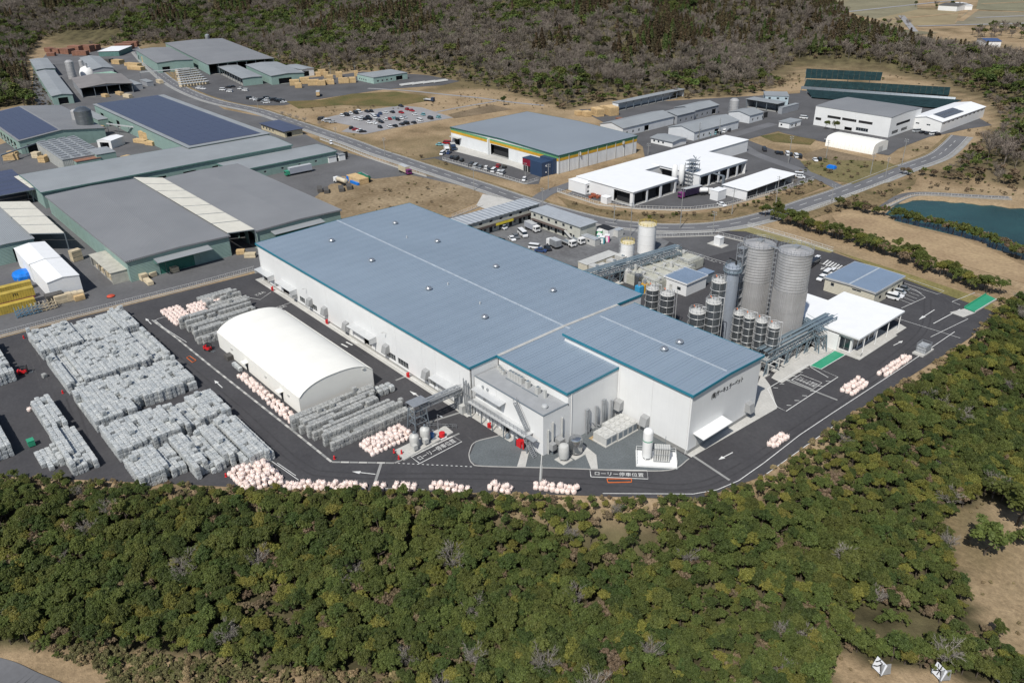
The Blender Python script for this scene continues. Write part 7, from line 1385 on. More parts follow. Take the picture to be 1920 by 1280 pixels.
lot('430,385,w 447,378,k 462,380,k 488,370,w 520,367,k 541,360,w 595,356,k 625,356,k 515,403,w 545,410,w 562,398,w 578,406,k 600,394,k 612,405,k 632,385,w 645,398,w 682,372,b 662,386,b 716,364,w 763,360,k 822,363,r 820,320,k 860,342,r 892,350,r 913,376,w 967,377,t 1015,402,k 1068,394,t 945,416,w 905,430,k 856,436,k 825,441,k 780,452,k 745,456,w 682,461,k 608,430,w 645,434,w 690,426,k 672,414,g 718,409,w 742,405,r 772,400,t 800,411,k 822,404,w 845,395,s',A_LOT,'in the big gravel staff car park','staff car park',(520,110),3.537,1)
lot('290,408,k 313,415,w 338,421,s 366,427,s 495,468,k 521,476,r 547,483,w 566,489,k',A_LOT+1.2,'in the lower left corner of the staff car park','car park corner',(520,110),3.537,2)
lot('500,186,k 504,187,k 508,188,k 513,189,k 518,190,k 523,191,k 528,192,k 532,193,w 500,188,w',A_LOT+1.3,'in the tight row at the lumber yard edge','lumber yard row'); lot('468,186,k 474,187,w 481,189,w 488,190,k 494,192,s 500,194,w',A_LOT+1.3,'in the second row at the lumber yard edge','lumber yard second row')
lot('418,170,w 428,165,k 436,164,k 431,173,w 450,168,w 460,171,w 373,167,w 381,168,w',A_LOT+.6,'near the drying field of the sawmill','sawmill lot'); lot('830,290,w 842,288,b 848,297,k 856,300,k 866,303,k 884,312,k 892,314,s 900,316,g 912,317,w 918,320,k 926,322,w 936,325,w 942,327,s 934,313,r 946,316,k 983,339,w',math.atan2(*(G(900,300)-G(880,316))[1::-1]),'in front of the striped warehouse','striped warehouse parking'); lot('838,270,r 825,273,t',.6,'beside the end of the striped warehouse','warehouse end')
lot('1302,259,w 1312,258,s 1321,256,k 1331,254,t 1341,252,t 1349,250,k 1358,248,w 1367,246,k',math.atan2(*(G(1330,250)-G(1322,262))[1::-1]),'along the north shed','north shed row'); lot('1433,283,k 1457,288,k 1464,289,k 1476,291,w 1482,292,k 1492,295,w 1499,296,k 1528,302,w 1536,301,k',math.atan2(*(G(1430,280)-G(1440,292))[1::-1]),'in the visitor parking at the road fork','visitor parking')
lot('1718,248,s 1730,250,k 1740,252,k 1750,253,w 1758,254,k',1.2,'before the white storehouse','storehouse row'); lot('1496,330,w 1500,334,w',.5,'at the end of the long white plant shed','plant shed end')
cA=math.atan2(*(G(1688,545)-G(1700,535))[1::-1])
for k,(px,py,c,kd,l) in enumerate([(1672,560,'white','van','white van nearest the corner in the bays beside the beige hall'),(1680,556,'white','sedan','white car second in the bays beside the beige hall'),(1687,551,'silver','kei','silver car third in the bays beside the beige hall'),(1694,545,'grey','kei','dark grey car farthest in the bays beside the beige hall'),(1550,516,'white','van','white van behind the beige hall'),(1540,524,'white','sedan','white car behind the beige hall'),(1560,513,'white','kei','small white car farthest behind the beige hall')]): car(px,py,cA+math.pi/2*(k<4),c,kd,l,'cars by the beige hall')
lot('1513,487,k 1518,490,k 1523,492,k 1527,495,k 1531,489,w 1513,497,k 1519,500,k 1516,503,k',cA,'beside the right giant silo','silo parking'); lot('1404,492,k 1412,491,k 1420,489,k',cA+.3,'behind the left giant silo','silo shade parking')
car(1353,386,-.25,'white','sedan','white car parked alone in the white plant court','plant court car'); car(941,429,.1,'white','van','white van parked before the long prefab office','contractor cars'); car(960,450,-.35,'white','sedan','white car beside the green and white minibus','contractor cars'); car(967,446,-.35,'grey','sedan','dark car between the white car and the minibus','contractor cars'); t=car(980,442,-.35,'white','van','long white minibus with green stripe in the contractor yard','contractor cars'); t.scale=(1.35,1.15,1.25)
car(937,453,1.0,'black','sedan','black car just behind the factory roof edge','contractor cars'); car(1003,466,.5,'white','van','white van just behind the factory roof edge','contractor cars'); car(1014,472,.5,'navy','sedan','navy car just behind the factory roof edge','contractor cars'); car(1027,468,-.4,'black','sedan','black car parked behind the grey cage truck','contractor cars'); car(621,270,-.5,'white','kei','white small van at the fence corner by the main road','roadside van'); car(1592,177,.3,'white','van','white van on the road beside the small island office','north road van') if False else car(1507,223,.3,'white','van','white van on the road beside the small island office','north road van')
def truck(px,py,rz,label,cabm,boxm,L=7.0,boxh=2.6,kind='box',group=None):
    q=G(px,py); t=T('parked_truck',label,'truck',(q[0],q[1],.03),rz,group); B('chassis',M_BLACK,t,-L/2,-.5,.55,L/2,.5,.9); B('cab',cabm,t,L/2-1.9,-1.1,.6,L/2,1.1,2.6); B('windscreen',M_GLASS,t,L/2+.005,-.95,1.5,L/2+.03,.95,2.3); B('side_window',M_GLASS,t,L/2-1.3,-1.13,1.5,L/2-.4,-1.105,2.2)
    if kind=='box': B('cargo_box',boxm,t,-L/2,-1.2,.95,L/2-2.1,1.2,.95+boxh); B('box_edge',M_ALU,t,-L/2-.04,-1.24,.95+boxh,L/2-2.06,1.24,1.05+boxh)
    elif kind=='tank': O('tank_barrel',MB().lathe(0,0,[(.5,-L/2),(1.1,-L/2+.3),(1.1,L/2-2.5),(.5,L/2-2.2)],16),boxm,t,(0,0,2.1),smooth=True).rotation_euler=(0,math.pi/2,0); B('catwalk',M_STEEL,t,-L/2+.5,-.3,3.22,L/2-2.6,.3,3.3)
    elif kind=='flat': B('flat_bed',boxm,t,-L/2,-1.1,.95,L/2-2.0,1.1,1.15); B('bed_rim',M_ALU,t,-L/2,-1.14,1.15,L/2-2.0,-1.06,1.5); B('bed_rim',M_ALU,t,-L/2,1.06,1.15,L/2-2.0,1.14,1.5)
    wheels_(t,(-L/2+1.0,-L/2+2.2,L/2-1.0),1.0,.5,WT); return t
M_TRG=mat('truck_green',(0.05,0.33,0.20),rough=0.4); M_TRP=mat('truck_purple',(0.20,0.03,0.17),rough=0.4); M_TRAIL=mat('trailer_grey',(0.36,0.38,0.43),rough=0.5,var=0.05)
truck(560,326,math.atan2(*(G(541,331)-G(585,322))[1::-1]),'articulated truck with green cab and grey trailer in the truck yard',M_TRG,M_TRAIL,13.5,2.7); truck(640,345,math.atan2(*(G(617,336)-G(645,346))[1::-1]),'pale tank truck beside the tan timber block',M_WPAINT,mat('tank_cream',(0.62,0.55,0.42),rough=0.4),9.5,2.2,'tank'); truck(684,338,math.atan2(*(G(670,328)-G(700,344))[1::-1]),'dark green tank trailer beside the tan timber block',M_TRG,mat('tank_green',(0.02,0.14,0.08),rough=0.4),10,2.2,'tank')
truck(760,325,math.atan2(*(G(745,315)-G(775,328))[1::-1])+math.pi,'decorated truck with purple top at the main road fence',M_TRP,mat('cream_box',(0.60,0.52,0.36),rough=0.5),9,2.6); truck(1293,368,math.atan2(*(G(1275,373)-G(1312,364))[1::-1]),'dark purple truck in the white plant court',M_TRP,mat('dark_purple',(0.025,0.015,0.045),rough=0.4),12,2.9); truck(1323,365,.9,'white mixer truck beside the white equipment box',M_WPAINT,M_WPAINT,6,1.6,'tank')
a_=math.atan2(*(G(1010,440)-G(985,428))[1::-1]); truck(998,432,a_,'grey box truck with white cab before the stair office',M_WPAINT,M_TRAIL,7.5,2.0); truck(1038,463,a_+math.pi,'white truck with grey cage body in the contractor yard',M_WPAINT,M_STEEL,6.2,2.3); truck(1066,460,a_,'first white flatbed truck in the contractor yard',M_WPAINT,M_STEELD,6.5,1,'flat'); truck(1083,455,a_,'second white flatbed truck nearer the coloured toilets',M_WPAINT,M_STEELD,6.5,1,'flat')
truck(597,180,2.6,'timber truck loaded with yellow packs on the lumber yard',M_WPAINT,M_WOOD,9,2.4); truck(838,285,-.5,'white covered truck at the striped warehouse gate',M_WPAINT,M_WPAINT,6,2.2); truck(850,281,-.5,'blue covered truck at the striped warehouse gate',M_NAVY,M_NAVY,6,2.2); truck(805,190,.3,'blue and white crane truck parked in the brown field',M_NAVY,M_TRAIL,8,1,'flat')
truck(1555,266,1.0,'red machine beside the arched tent on the right',M_RED,M_STEELD,5,1,'flat')
tag(O('tarp_bundle',MB().box(-2,-1.2,0,2,1.2,1.1).box(-1.6,-.9,1.1,1.6,.9,1.5),MATS['blue_tarp'],None,tuple(G(1559,316))[:2]+(.03,)),'blue tarpaulin bundle on bare ground near the visitor parking','tarpaulin')
# ================================================================= poles
def pole(px,py,topy,label,arms=2,group='utility poles',m=None):
    b=G(px,py); h=hz(b,topy); t=T('utility_pole',label,'pole',(b[0],b[1],0),random.uniform(0,1.5),group); O('shaft',MB().cyl(0,0,0,h,.17,.11,8),m or M_CONCD,t,smooth=True)
    for k in range(arms): O('crossarm',MB().beam((-.9,0,h-.5-.9*k),(.9,0,h-.5-.9*k),.1),M_STEELD,t); O('insulator',MB().cyl(-.7,0,h-.45-.9*k,h-.2-.9*k,.07,n=6).cyl(.7,0,h-.45-.9*k,h-.2-.9*k,.07,n=6),M_WPAINT,t)
    return t
def lamp(px,py,topy,label,group='street lamps'):
    b=G(px,py); h=hz(b,topy); t=T('street_lamp',label,'lamp',(b[0],b[1],0),0,group); O('shaft',MB().cyl(0,0,0,h,.10,.07,8),M_STEEL,t); O('arm',MB().beam((0,0,h),(1.4,0,h+.2),.08),M_STEEL,t); O('lamp_head',MB().box(1.2,-.15,h+.15,2.0,.15,h+.28),M_ALU,t)
for k,(px,py,ty) in enumerate([(889,357,313),(1017,388,352),(1028,357,307),(1151,418,385),(1182,442,380),(1275,428,352),(1336,440,396),(1372,402,352),(1452,400,330),(1478,306,255),(1548,300,262),(1558,382,345),(1632,327,288),(1660,332,295),(1690,312,260),(985,334,305),(722,293,258),(631,265,238),(485,210,183),(1215,290,268),(1310,262,230),(1348,255,222),(620,140,118),(666,138,122),(728,131,118),(524,116,102)]):
    pole(px,py,ty,['concrete pole at the bend of the main road by the brown field','pole at the junction beside the prefab roof','pole before the navy office cube','pole on the road behind the stair office','pole beside the taller white tank','pole on the bank before the white plant court','pole at the road corner above the silos','pole on the bank before the long white shed','tall pole at the lower end of the long white shed','pole by the visitor parking','pole with boxes near the arched tent','pole on the road fork by the meadow','pole right of the arched tent','pole where the road climbs right','tall pole beside the hill lane','pole before the maroon block','pole along the road below the car park','pole along the road by the lodge','pole along the road near the lumber row','pole at the side street by the striped warehouse','left pole before the north shed','right pole before the north shed','left pole behind the timber packs','middle pole behind the timber packs','pole behind the mint office','pole behind the pale green hall'][k])
for k,(px,py,ty) in enumerate([(822,808,777),(1340,905,906)][:1]): lamp(px,py,ty,'thin lamp post beside the tank slab railing')
# ================================================================= character boards in the lower right clearing
M_BOARD=mat('board_white',(0.72,0.74,0.78),rough=0.5,var=0.04)
for k,(px,py,ch,l) in enumerate([(1641,1262,'久','white board with the first black character, leftmost in the clearing'),(1752,1272,'米','white board with the second black character, in the middle of the clearing'),(1868,1282,'産','white board with the third black character, at the right picture edge')]):
    b=GT(px,py); d=CAM-b; az=math.atan2(d[1],d[0]); t=T('sign_board',l,'sign',(b[0],b[1],b[2]),az+math.pi/2-.62,'character boards'); S=2.2
    bo=O('board',MB().box(-S/2,-.05,.6,S/2,.05,.6+S),M_BOARD,t); bo.rotation_euler=(-.35,0,0)
    tx=text_mesh('character',ch,2.15,M_BLACK,bo,(-S/2+.06,-.062,.62),(math.pi/2,0,0),.006); tx.scale=(.95,1.0,1)
    b2=O('rear_board',MB().box(0,-.05,.6,S*.8,.05,.6+S*.9),M_STEEL,t,(S/2-.02,.12,0)); b2.rotation_euler=(-.2,0,1.35)
    for x in (-.9,.9): O('leg',MB().beam((x,.35,-.5),(x,-.05,1.0),.08).beam((x,.9,-.5),(x,-.2,1.6),.06),M_STEELD,t)
# ================================================================= trees
def leafmat(name,c,c2,ov,hv,tr=0.25): return mat(name,c,rough=0.6,col2=c2,scale=0.7,fine=0.3,fscale=3.0,objvar=ov,huevar=hv,spec=0.25,trans=tr,detail=2)
LM={'green':leafmat('leaf_olive_green',(0.125,0.148,0.038),(0.078,0.098,0.026),0.22,0.018),
'dark':leafmat('leaf_dark_green',(0.085,0.115,0.031),(0.050,0.071,0.020),0.2,0.016),
'gold':leafmat('leaf_yellow_green',(0.215,0.205,0.045),(0.13,0.135,0.033),0.24,0.014),
'bright':leafmat('leaf_bright_green',(0.155,0.20,0.05),(0.085,0.115,0.032),0.22,0.02),
'conifer':leafmat('needle_brown_green',(0.115,0.082,0.042),(0.060,0.055,0.028),0.28,0.022),
'straw':leafmat('straw_grass',(0.30,0.235,0.125),(0.21,0.16,0.085),0.2,0.012,0.1),'moss':leafmat('weedy_grass',(0.165,0.16,0.065),(0.11,0.10,0.045),0.2,0.015,0.1),
'dry':leafmat('dry_leaf_brown',(0.20,0.15,0.09),(0.12,0.088,0.055),0.22,0.012,0.1)}
M_TWIG=mat('bare_twig',(0.235,0.203,0.172),rough=0.9,col2=(0.155,0.132,0.110),scale=1.0,objvar=0.22,huevar=0.012,spec=0.1)
M_TWIGP=mat('pale_twig',(0.29,0.265,0.235),rough=0.9,col2=(0.20,0.18,0.16),scale=1.0,objvar=0.15,spec=0.1)
M_BARK=mat('bark',(0.115,0.09,0.068),rough=0.95,var=0.2,scale=1.5)
def quads(c,nrm,tan,a,b):
    """many small quads: centres c, unit normals, half sizes"""
    t=tan-(tan*nrm).sum(1,keepdims=True)*nrm; t/=np.linalg.norm(t,axis=1,keepdims=True)+1e-9; s=np.cross(nrm,t)
    V=np.stack([c-t*a-s*b*.4,c+s*b-t*a*.1,c+t*a+s*b*.2,c-s*b+t*a*.1],1).reshape(-1,3); n=len(c); return V,np.arange(4*n).reshape(n,4)
def unit(r,n): v=r.normal(0,1,(n,3)); return v/np.linalg.norm(v,axis=1,keepdims=True)
def crown_leafy(seed,H=7.5,Rr=2.5,nc=34,nl=80,leaf=.145,low=.22,squash=1.0,cs=.40):
    """uneven crown: a few main boughs, each carrying small leaf clumps"""
    r=np.random.default_rng(seed); Vs=[];Fs=[];o=0; cz=H*.60; rz=H*.40*squash; nb=7
    bd=unit(r,nb); bd[:,2]=np.abs(bd[:,2])*.9-.25; bl=r.uniform(.35,.72,nb); bc=np.stack([bd[:,0]*Rr*bl,bd[:,1]*Rr*bl,cz+bd[:,2]*rz*bl],1); br=r.uniform(.40,.62,nb)*Rr
    k=r.integers(0,nb,nc); d=unit(r,nc); d[:,2]=np.where(d[:,2]<-.3,-d[:,2],d[:,2]); C=bc[k]+d*br[k][:,None]*r.uniform(.7,1.05,(nc,1))*np.array([1,1,.85])
    for c in C:
        cr=r.uniform(.55,1.05)*Rr*cs*.62; n=int(nl*r.uniform(.7,1.3)); u=unit(r,n); u[:,2]=np.where(u[:,2]<-.5,-u[:,2],u[:,2]); p=c+u*cr*(r.uniform(.35,1.1,(n,1))); nr=u*.45+r.normal(0,.5,(n,3))+np.array([0,0,.6]); nr/=np.linalg.norm(nr,axis=1,keepdims=True)
        s=leaf*r.uniform(.6,1.5,(n,1)); V_,F_=quads(p,nr,unit(r,n),s*1.25,s*.8); Vs.append(V_);Fs.append(F_+o);o+=len(V_)
    return np.concatenate(Vs),np.concatenate(Fs)
def crown_conifer(seed,H=11,Rr=2.2,n=1500,leaf=.26):
    r=np.random.default_rng(seed); t=r.uniform(.12,1,n)**.8; a=r.uniform(0,2*math.pi,n); lob=1+.22*np.sin(a*5+t*22); rr=Rr*(1-t)**.8*r.uniform(.5,1.05,n)*lob+.1
    p=np.stack([rr*np.cos(a),rr*np.sin(a),t*H],1); nr=np.stack([np.cos(a)*.7,np.sin(a)*.7,np.full(n,.6)],1)+r.normal(0,.35,(n,3)); nr/=np.linalg.norm(nr,axis=1,keepdims=True); s=leaf*r.uniform(.7,1.5,(n,1)); return quads(p,nr,unit(r,n),s*1.3,s*.8)
def branchy(seed,H=8,spread=.5,n1=9,n2=6,n3=5,w0=.16,tw=.05,up=.75):
    """bare tree: tapered trunk, limbs, twigs as thin blades"""
    r=np.random.default_rng(seed); mb=MB()
    def blade(p,q,w): 
        d=q-p; s=np.cross(d,r.normal(0,1,3)); s=s/(np.linalg.norm(s)+1e-9)*w; s2=np.cross(d,s); s2=s2/(np.linalg.norm(s2)+1e-9)*w*.5
        mb.add([p-s,p+s,q+s*.3,q-s*.3],[(0,1,2,3)]); 
    top=np.array([r.normal(0,.3),r.normal(0,.3),H*.55]); mb.beam((0,0,-.4),tuple(top),w0*1.6)
    for i in range(n1):
        b=top*r.uniform(.45,1.0); a=2*math.pi*(i+r.uniform(0,.7))/n1; L=H*r.uniform(.28,.5); d=np.array([math.cos(a)*spread,math.sin(a)*spread,up]); d/=np.linalg.norm(d); e=b+d*L; mb.beam(tuple(b),tuple(e),w0*.55)
        for j in range(n2):
            f=b+(e-b)*r.uniform(.3,1.0); d2=d*.8+r.normal(0,.45,3); d2[2]=abs(d2[2])*.8+.15; d2/=np.linalg.norm(d2); g=f+d2*H*r.uniform(.12,.24); blade(f,g,tw*1.3)
            for k in range(n3):
                h0=f+(g-f)*r.uniform(.3,1.0); d3=d2+r.normal(0,.5,3); d3/=np.linalg.norm(d3); blade(h0,h0+d3*H*r.uniform(.06,.13),tw)
    return np.array(mb.v),mb.f
def trunk_mb(seed,H,w=.16):
    r=np.random.default_rng(seed+900); mb=MB(); p=np.array([0,0,-.5]); 
    pts=[p,np.array([r.normal(0,.1),r.normal(0,.1),H*.3]),np.array([r.normal(0,.25),r.normal(0,.25),H*.62])]
    for k in range(2): mb.tube([tuple(pts[k]),tuple(pts[k+1])],w*(1-.35*k),6)
    for k in range(4): a=1.57*k+r.uniform(0,1); q=pts[1]+(pts[2]-pts[1])*r.uniform(.1,.8); mb.tube([tuple(q),tuple(q+np.array([math.cos(a)*H*.2,math.sin(a)*H*.2,H*.16]))],w*.4,5)
    return mb
PROTO={}
def proto(kind,key,crown,H,mk,tw=.16):
    V_,F_=crown; cm=grid_mesh('crown',V_,F_,LM[mk],False); tm=trunk_mb(abs(hash(key))%1000 if False else len(PROTO)*7+3,H,tw).mesh('trunk',M_BARK)
    # whole tree as one mesh for the forest mass
    T_=trunk_mb(len(PROTO)*7+3,H,tw); me=bpy.data.meshes.new('tree_'+key); nv=len(V_); me.from_pydata(V_.tolist()+T_.v,[],F_.tolist()+[tuple(i+nv for i in f) for f in T_.f]); me.materials.append(LM[mk]); me.materials.append(M_BARK)
    me.polygons.foreach_set('material_index',np.concatenate([np.zeros(len(F_),np.int32),np.ones(len(T_.f),np.int32)]))
    PROTO[key]=dict(crown=cm,trunk=tm,whole=bpy.data.objects.new('tree_'+key,me),H=H,kind=kind)
def proto_bare(key,geo,m,H,kind):
    V_,F_=geo; me=bpy.data.meshes.new('tree_'+key); me.from_pydata([tuple(v) for v in V_],[],F_); me.materials.append(m); PROTO[key]=dict(crown=me,trunk=None,whole=bpy.data.objects.new('tree_'+key,me),H=H,kind=kind)
for i in range(4): proto('evergreen','g%d'%i,crown_leafy(10+i,6.4+.7*i,2.2+.25*(i%3),78,62,.12),7.2+.5*i,'green')
for i in range(2): proto('evergreen','d%d'%i,crown_leafy(30+i,7.2,2.4,78,62,.12),7.6,'dark')
for i in range(2): proto('yellow_evergreen','y%d'%i,crown_leafy(40+i,6.6,2.2,70,60,.12),6.8,'gold')
proto('tuft','t0',crown_leafy(52,1.5,1.3,16,60,.10,squash=.7),1.2,'straw',.04); proto('tuft','t1',crown_leafy(53,1.3,1.4,16,60,.10,squash=.7),1.1,'moss',.04)
proto('shrub','s0',crown_leafy(50,3.6,2.0,24,80,.12,squash=.9),2.6,'green',.08); proto('shrub','s1',crown_leafy(51,3.2,1.8,22,80,.12,squash=.9),2.4,'dry',.08)
for i in range(2): proto_bare('b%d'%i,branchy(60+i,7.6,.62,10,9,9,.12,.028),M_TWIGP,8.5,'bare_tree')
# low-detail kinds for the far hills
for i in range(3): proto('evergreen','fg%d'%i,crown_leafy(70+i,8.8,3.5,34,22,.34),9.5,'dark' if i==0 else ('green' if i==1 else 'bright'),.25)
for i in range(2): proto('conifer','fc%d'%i,crown_conifer(80+i,13,2.6,420,.5),13,'conifer',.25)
proto('conifer','fk0',crown_conifer(86,12,2.8,420,.5),12,'dark',.25)
for i in range(3): proto_bare('fb%d'%i,branchy(90+i,9.5,.62,9,9,8,.16,.06,.8),M_TWIG,10.5,'bare_tree')
proto('shrub','fs0',crown_leafy(97,3.4,2.4,12,22,.36,squash=.9),2.6,'dry',.1); proto('shrub','fs1',crown_leafy(98,3.4,2.2,12,22,.36,squash=.9),2.6,'green',.1)
def tree(key,p,s,rz,label,cat,group=None,sz=None,name=None):
    q=PROTO[key]; t=T(name or q['kind'],label,cat,p,rz,group); t.scale=(s,s,sz or s); link('crown' if q['trunk'] else 'branches',q['crown'],t)
    if q['trunk']: link('trunk',q['trunk'],t)
    return t
def gn_forest(name,label,pts,cat):
    """one mass of trees: a point mesh whose points carry the kind, turn and size of each tree"""
    keys=sorted({p[3] for p in pts}); me=bpy.data.meshes.new(name); me.vertices.add(len(pts)); me.vertices.foreach_set('co',np.array([p[0] for p in pts],np.float32).ravel())
    def att(n_,ty,arr,fld): a=me.attributes.new(n_,ty,'POINT'); a.data.foreach_set(fld,arr)
    att('kind','INT',np.array([keys.index(p[3]) for p in pts],np.int32),'value'); att('turn','FLOAT_VECTOR',np.array([(p[4] if len(p)>4 else 0,0,p[1]) for p in pts],np.float32).ravel(),'vector'); att('size','FLOAT_VECTOR',np.array([(p[2][0],p[2][0],p[2][1]) for p in pts],np.float32).ravel(),'vector')
    ng=bpy.data.node_groups.new(name,'GeometryNodeTree'); ng.interface.new_socket('Geometry',in_out='INPUT',socket_type='NodeSocketGeometry'); ng.interface.new_socket('Geometry',in_out='OUTPUT',socket_type='NodeSocketGeometry')
    N=ng.nodes.new; Lk=ng.links.new; gi=N('NodeGroupInput'); go=N('NodeGroupOutput'); jn=N('GeometryNodeJoinGeometry')
    def named(n_,ty): a=N('GeometryNodeInputNamedAttribute'); a.data_type=ty; a.inputs['Name'].default_value=n_; return a.outputs['Attribute']
    kd=named('kind','INT'); tu=named('turn','FLOAT_VECTOR'); sz=named('size','FLOAT_VECTOR')
    for i,k in enumerate(keys):
        cp=N('FunctionNodeCompare'); cp.data_type='INT'; cp.operation='EQUAL'; ins=[s for s in cp.inputs if s.enabled]; Lk(kd,ins[0]); ins[1].default_value=i
        oi=N('GeometryNodeObjectInfo'); oi.inputs['Object'].default_value=PROTO[k]['whole']; oi.inputs['As Instance'].default_value=True
        ip=N('GeometryNodeInstanceOnPoints'); Lk(gi.outputs[0],ip.inputs['Points']); Lk(cp.outputs[0],ip.inputs['Selection']); Lk(oi.outputs['Geometry'],ip.inputs['Instance']); Lk(tu,ip.inputs['Rotation']); Lk(sz,ip.inputs['Scale']); Lk(ip.outputs[0],jn.inputs[0])
    Lk(jn.outputs[0],go.inputs[0]); o=link(name,me); md=o.modifiers.new('scatter','NODES'); md.node_group=ng; return tag(o,label,cat,None,'stuff')
def scatter(x0,x1,y0,y1,sp,seed):
    r=np.random.default_rng(seed); X,Y=np.meshgrid(np.arange(x0,x1,sp),np.arange(y0,y1,sp)); X[1::2]+=sp/2; return np.stack([(X+r.uniform(-.42,.42,X.shape)*sp).ravel(),(Y+r.uniform(-.42,.42,X.shape)*sp).ravel()],1),r
def pixels(P):
    d=P-CAM; z=d@cF; return 960+FPX*(d@cR)/z,640-FPX*(d@cU)/z,z
# ---------------------------------------------------------------- foreground wood below the yard
P2,r=scatter(-160,200,-175,175,1.95,21); ok=inpoly(P2[:,0],P2[:,1],LOW); P2=P2[ok]; de=pdist(P2[:,0],P2[:,1],EDGE); nz=vnoise(P2[:,0],P2[:,1],16,31); n2=vnoise(P2[:,0],P2[:,1],7,37)
zz=terr(P2[:,0],P2[:,1]); P3=np.column_stack([P2,zz]); ux,uy,dz=pixels(P3+np.array([0,0,4]))
BARE=[W2([(170,960),(260,940),(330,985),(250,1000)],-6)]
keep=(de>1.5)&(ux>-90)&(ux<2010)&(uy<1400)&(uy>520)&(dz>20)
for fp in FIELD: keep&=~inpoly(P2[:,0],P2[:,1],fp)
for fp in [W2([(1580,1165),(1665,1150),(1750,1158),(1760,1215),(1680,1232),(1590,1222)],-10),W2([(1560,1225),(1640,1235),(1760,1262),(1925,1300),(1925,1400),(1540,1400)],-10)]: keep&=~inpoly(P2[:,0],P2[:,1],fp)
keep&=~((de<4)&(nz>.66)); keep&=~((n2>.87)&(nz<.35)); fgp=[]
for (x,y,z),d,a,b,px,py in zip(P3[keep],de[keep],nz[keep],n2[keep],ux[keep],uy[keep]):
    u=r.random(); gold=.11+.5*max(0,b-.66)*3
    if px>1350 and py<960: gold+=.14
    brown=.014+(.02 if a>.7 else 0)
    if u<brown: k='b%d'%r.integers(0,2)
    elif u<brown+.055: k='s1'
    elif u<brown+.055+gold: k='y%d'%r.integers(0,2)
    elif u<brown+.055+gold+.24: k='d%d'%r.integers(0,2)
    else: k='g%d'%r.integers(0,4)
    s=r.uniform(.66,.98)*(.66+.46*a)
    if d<9: s*=.50+.055*d
    if k[0]=='s': s*=1.6
    fgp.append(((x,y,z-.2),r.uniform(0,6.28),(s,s*r.uniform(.85,1.12)),k))
fgp.sort(key=lambda p:-p[2][0]/np.linalg.norm(np.array(p[0])-CAM)); 
def seen(p): a,b,_=pixels(np.array([p[0]])+np.array([[0,0,4.0]])); return -20<a[0]<1940 and b[0]<1290
sel=[p for p in fgp if seen(p) and p[3][0] in 'gdy'][:262]; sb=[p for p in fgp if seen(p) and p[3][0]=='b'][:30]; ids={id(p) for p in sel+sb}
def zone(p):
    a,b,_=pixels(np.array([p[0]])); a,b=a[0],b[0]
    return ('at the lower left' if a<640 else 'at the lower centre' if a<1280 else 'at the lower right') if b>1040 else ('below the bale blocks' if a<640 else 'below the tanker bay' if a<1280 else 'below the curved right kerb')
KL={'g':('olive green evergreen tree in the dense wood ','evergreen trees in the wood '),'d':('dark green evergreen tree in the dense wood ','dark evergreen trees in the wood '),'y':('yellowish green tree in the dense wood ','yellowish trees in the wood '),'b':('bare pale branched tree rising from the wood ','bare trees in the wood ')}
for p in sel+sb: w_=zone(p); tree(p[3],p[0],p[2][0],p[1],KL[p[3][0]][0]+w_,'tree',KL[p[3][0]][1]+w_,p[2][1])
gn_forest('foreground_wood','dense evergreen wood filling the slope below the factory yard',[p for p in fgp if id(p) not in ids],'wood')
# shrubs in the rough grass at the lower left and on the bank under the kerb
shr=[]
P2,r=scatter(-160,200,-175,175,1.15,44); zz=terr(P2[:,0],P2[:,1]); de=pdist(P2[:,0],P2[:,1],EDGE); inl=inpoly(P2[:,0],P2[:,1],LOW); f2=inpoly(P2[:,0],P2[:,1],FIELD[2]); f01=inpoly(P2[:,0],P2[:,1],FIELD[0])|inpoly(P2[:,0],P2[:,1],FIELD[1]); nn_=vnoise(P2[:,0],P2[:,1],9,77); qx,qy,qz=pixels(np.column_stack([P2,zz])); dl_=pdist(P2[:,0],P2[:,1],[tuple(p[:2]) for p in lp])
for (x,y),z,d,i_,inf,i01,nq,px,py,dl in zip(P2,zz,de,inl,f2,f01,nn_,qx,qy,dl_):
    if not i_ or not(-60<px<1980 and 500<py<1340) or (px<200 and py>1195+px*.35 and dl<9): continue
    u=r.random()
    if inf:
        if u<.9: k='t1' if r.random()<(.25+nq*.6) else 't0'; s=r.uniform(.5,1.15)
        elif u<.95: k='s0' if nq>.5 else 's1'; s=r.uniform(.3,.65)
        else: continue
    elif i01:
        if u<.06: k='t0'; s=r.uniform(.3,.6)
        else: continue
    elif d<5:
        if u<.5: k='t0' if r.random()<.7 else 't1'; s=r.uniform(.4,.9)
        elif u<.58: k='s0' if r.random()<.5 else 's1'; s=r.uniform(.25,.55)
        else: continue
    elif u<.16: k='s0' if r.random()<.65 else 's1'; s=r.uniform(.45,.95)
    else: continue
    shr.append(((x,y,z-.1),r.uniform(0,6.28),(s,s*.9),k))
gn_forest('undergrowth','low brown and green shrubs in the rough grass around the wood',shr,'shrubs')
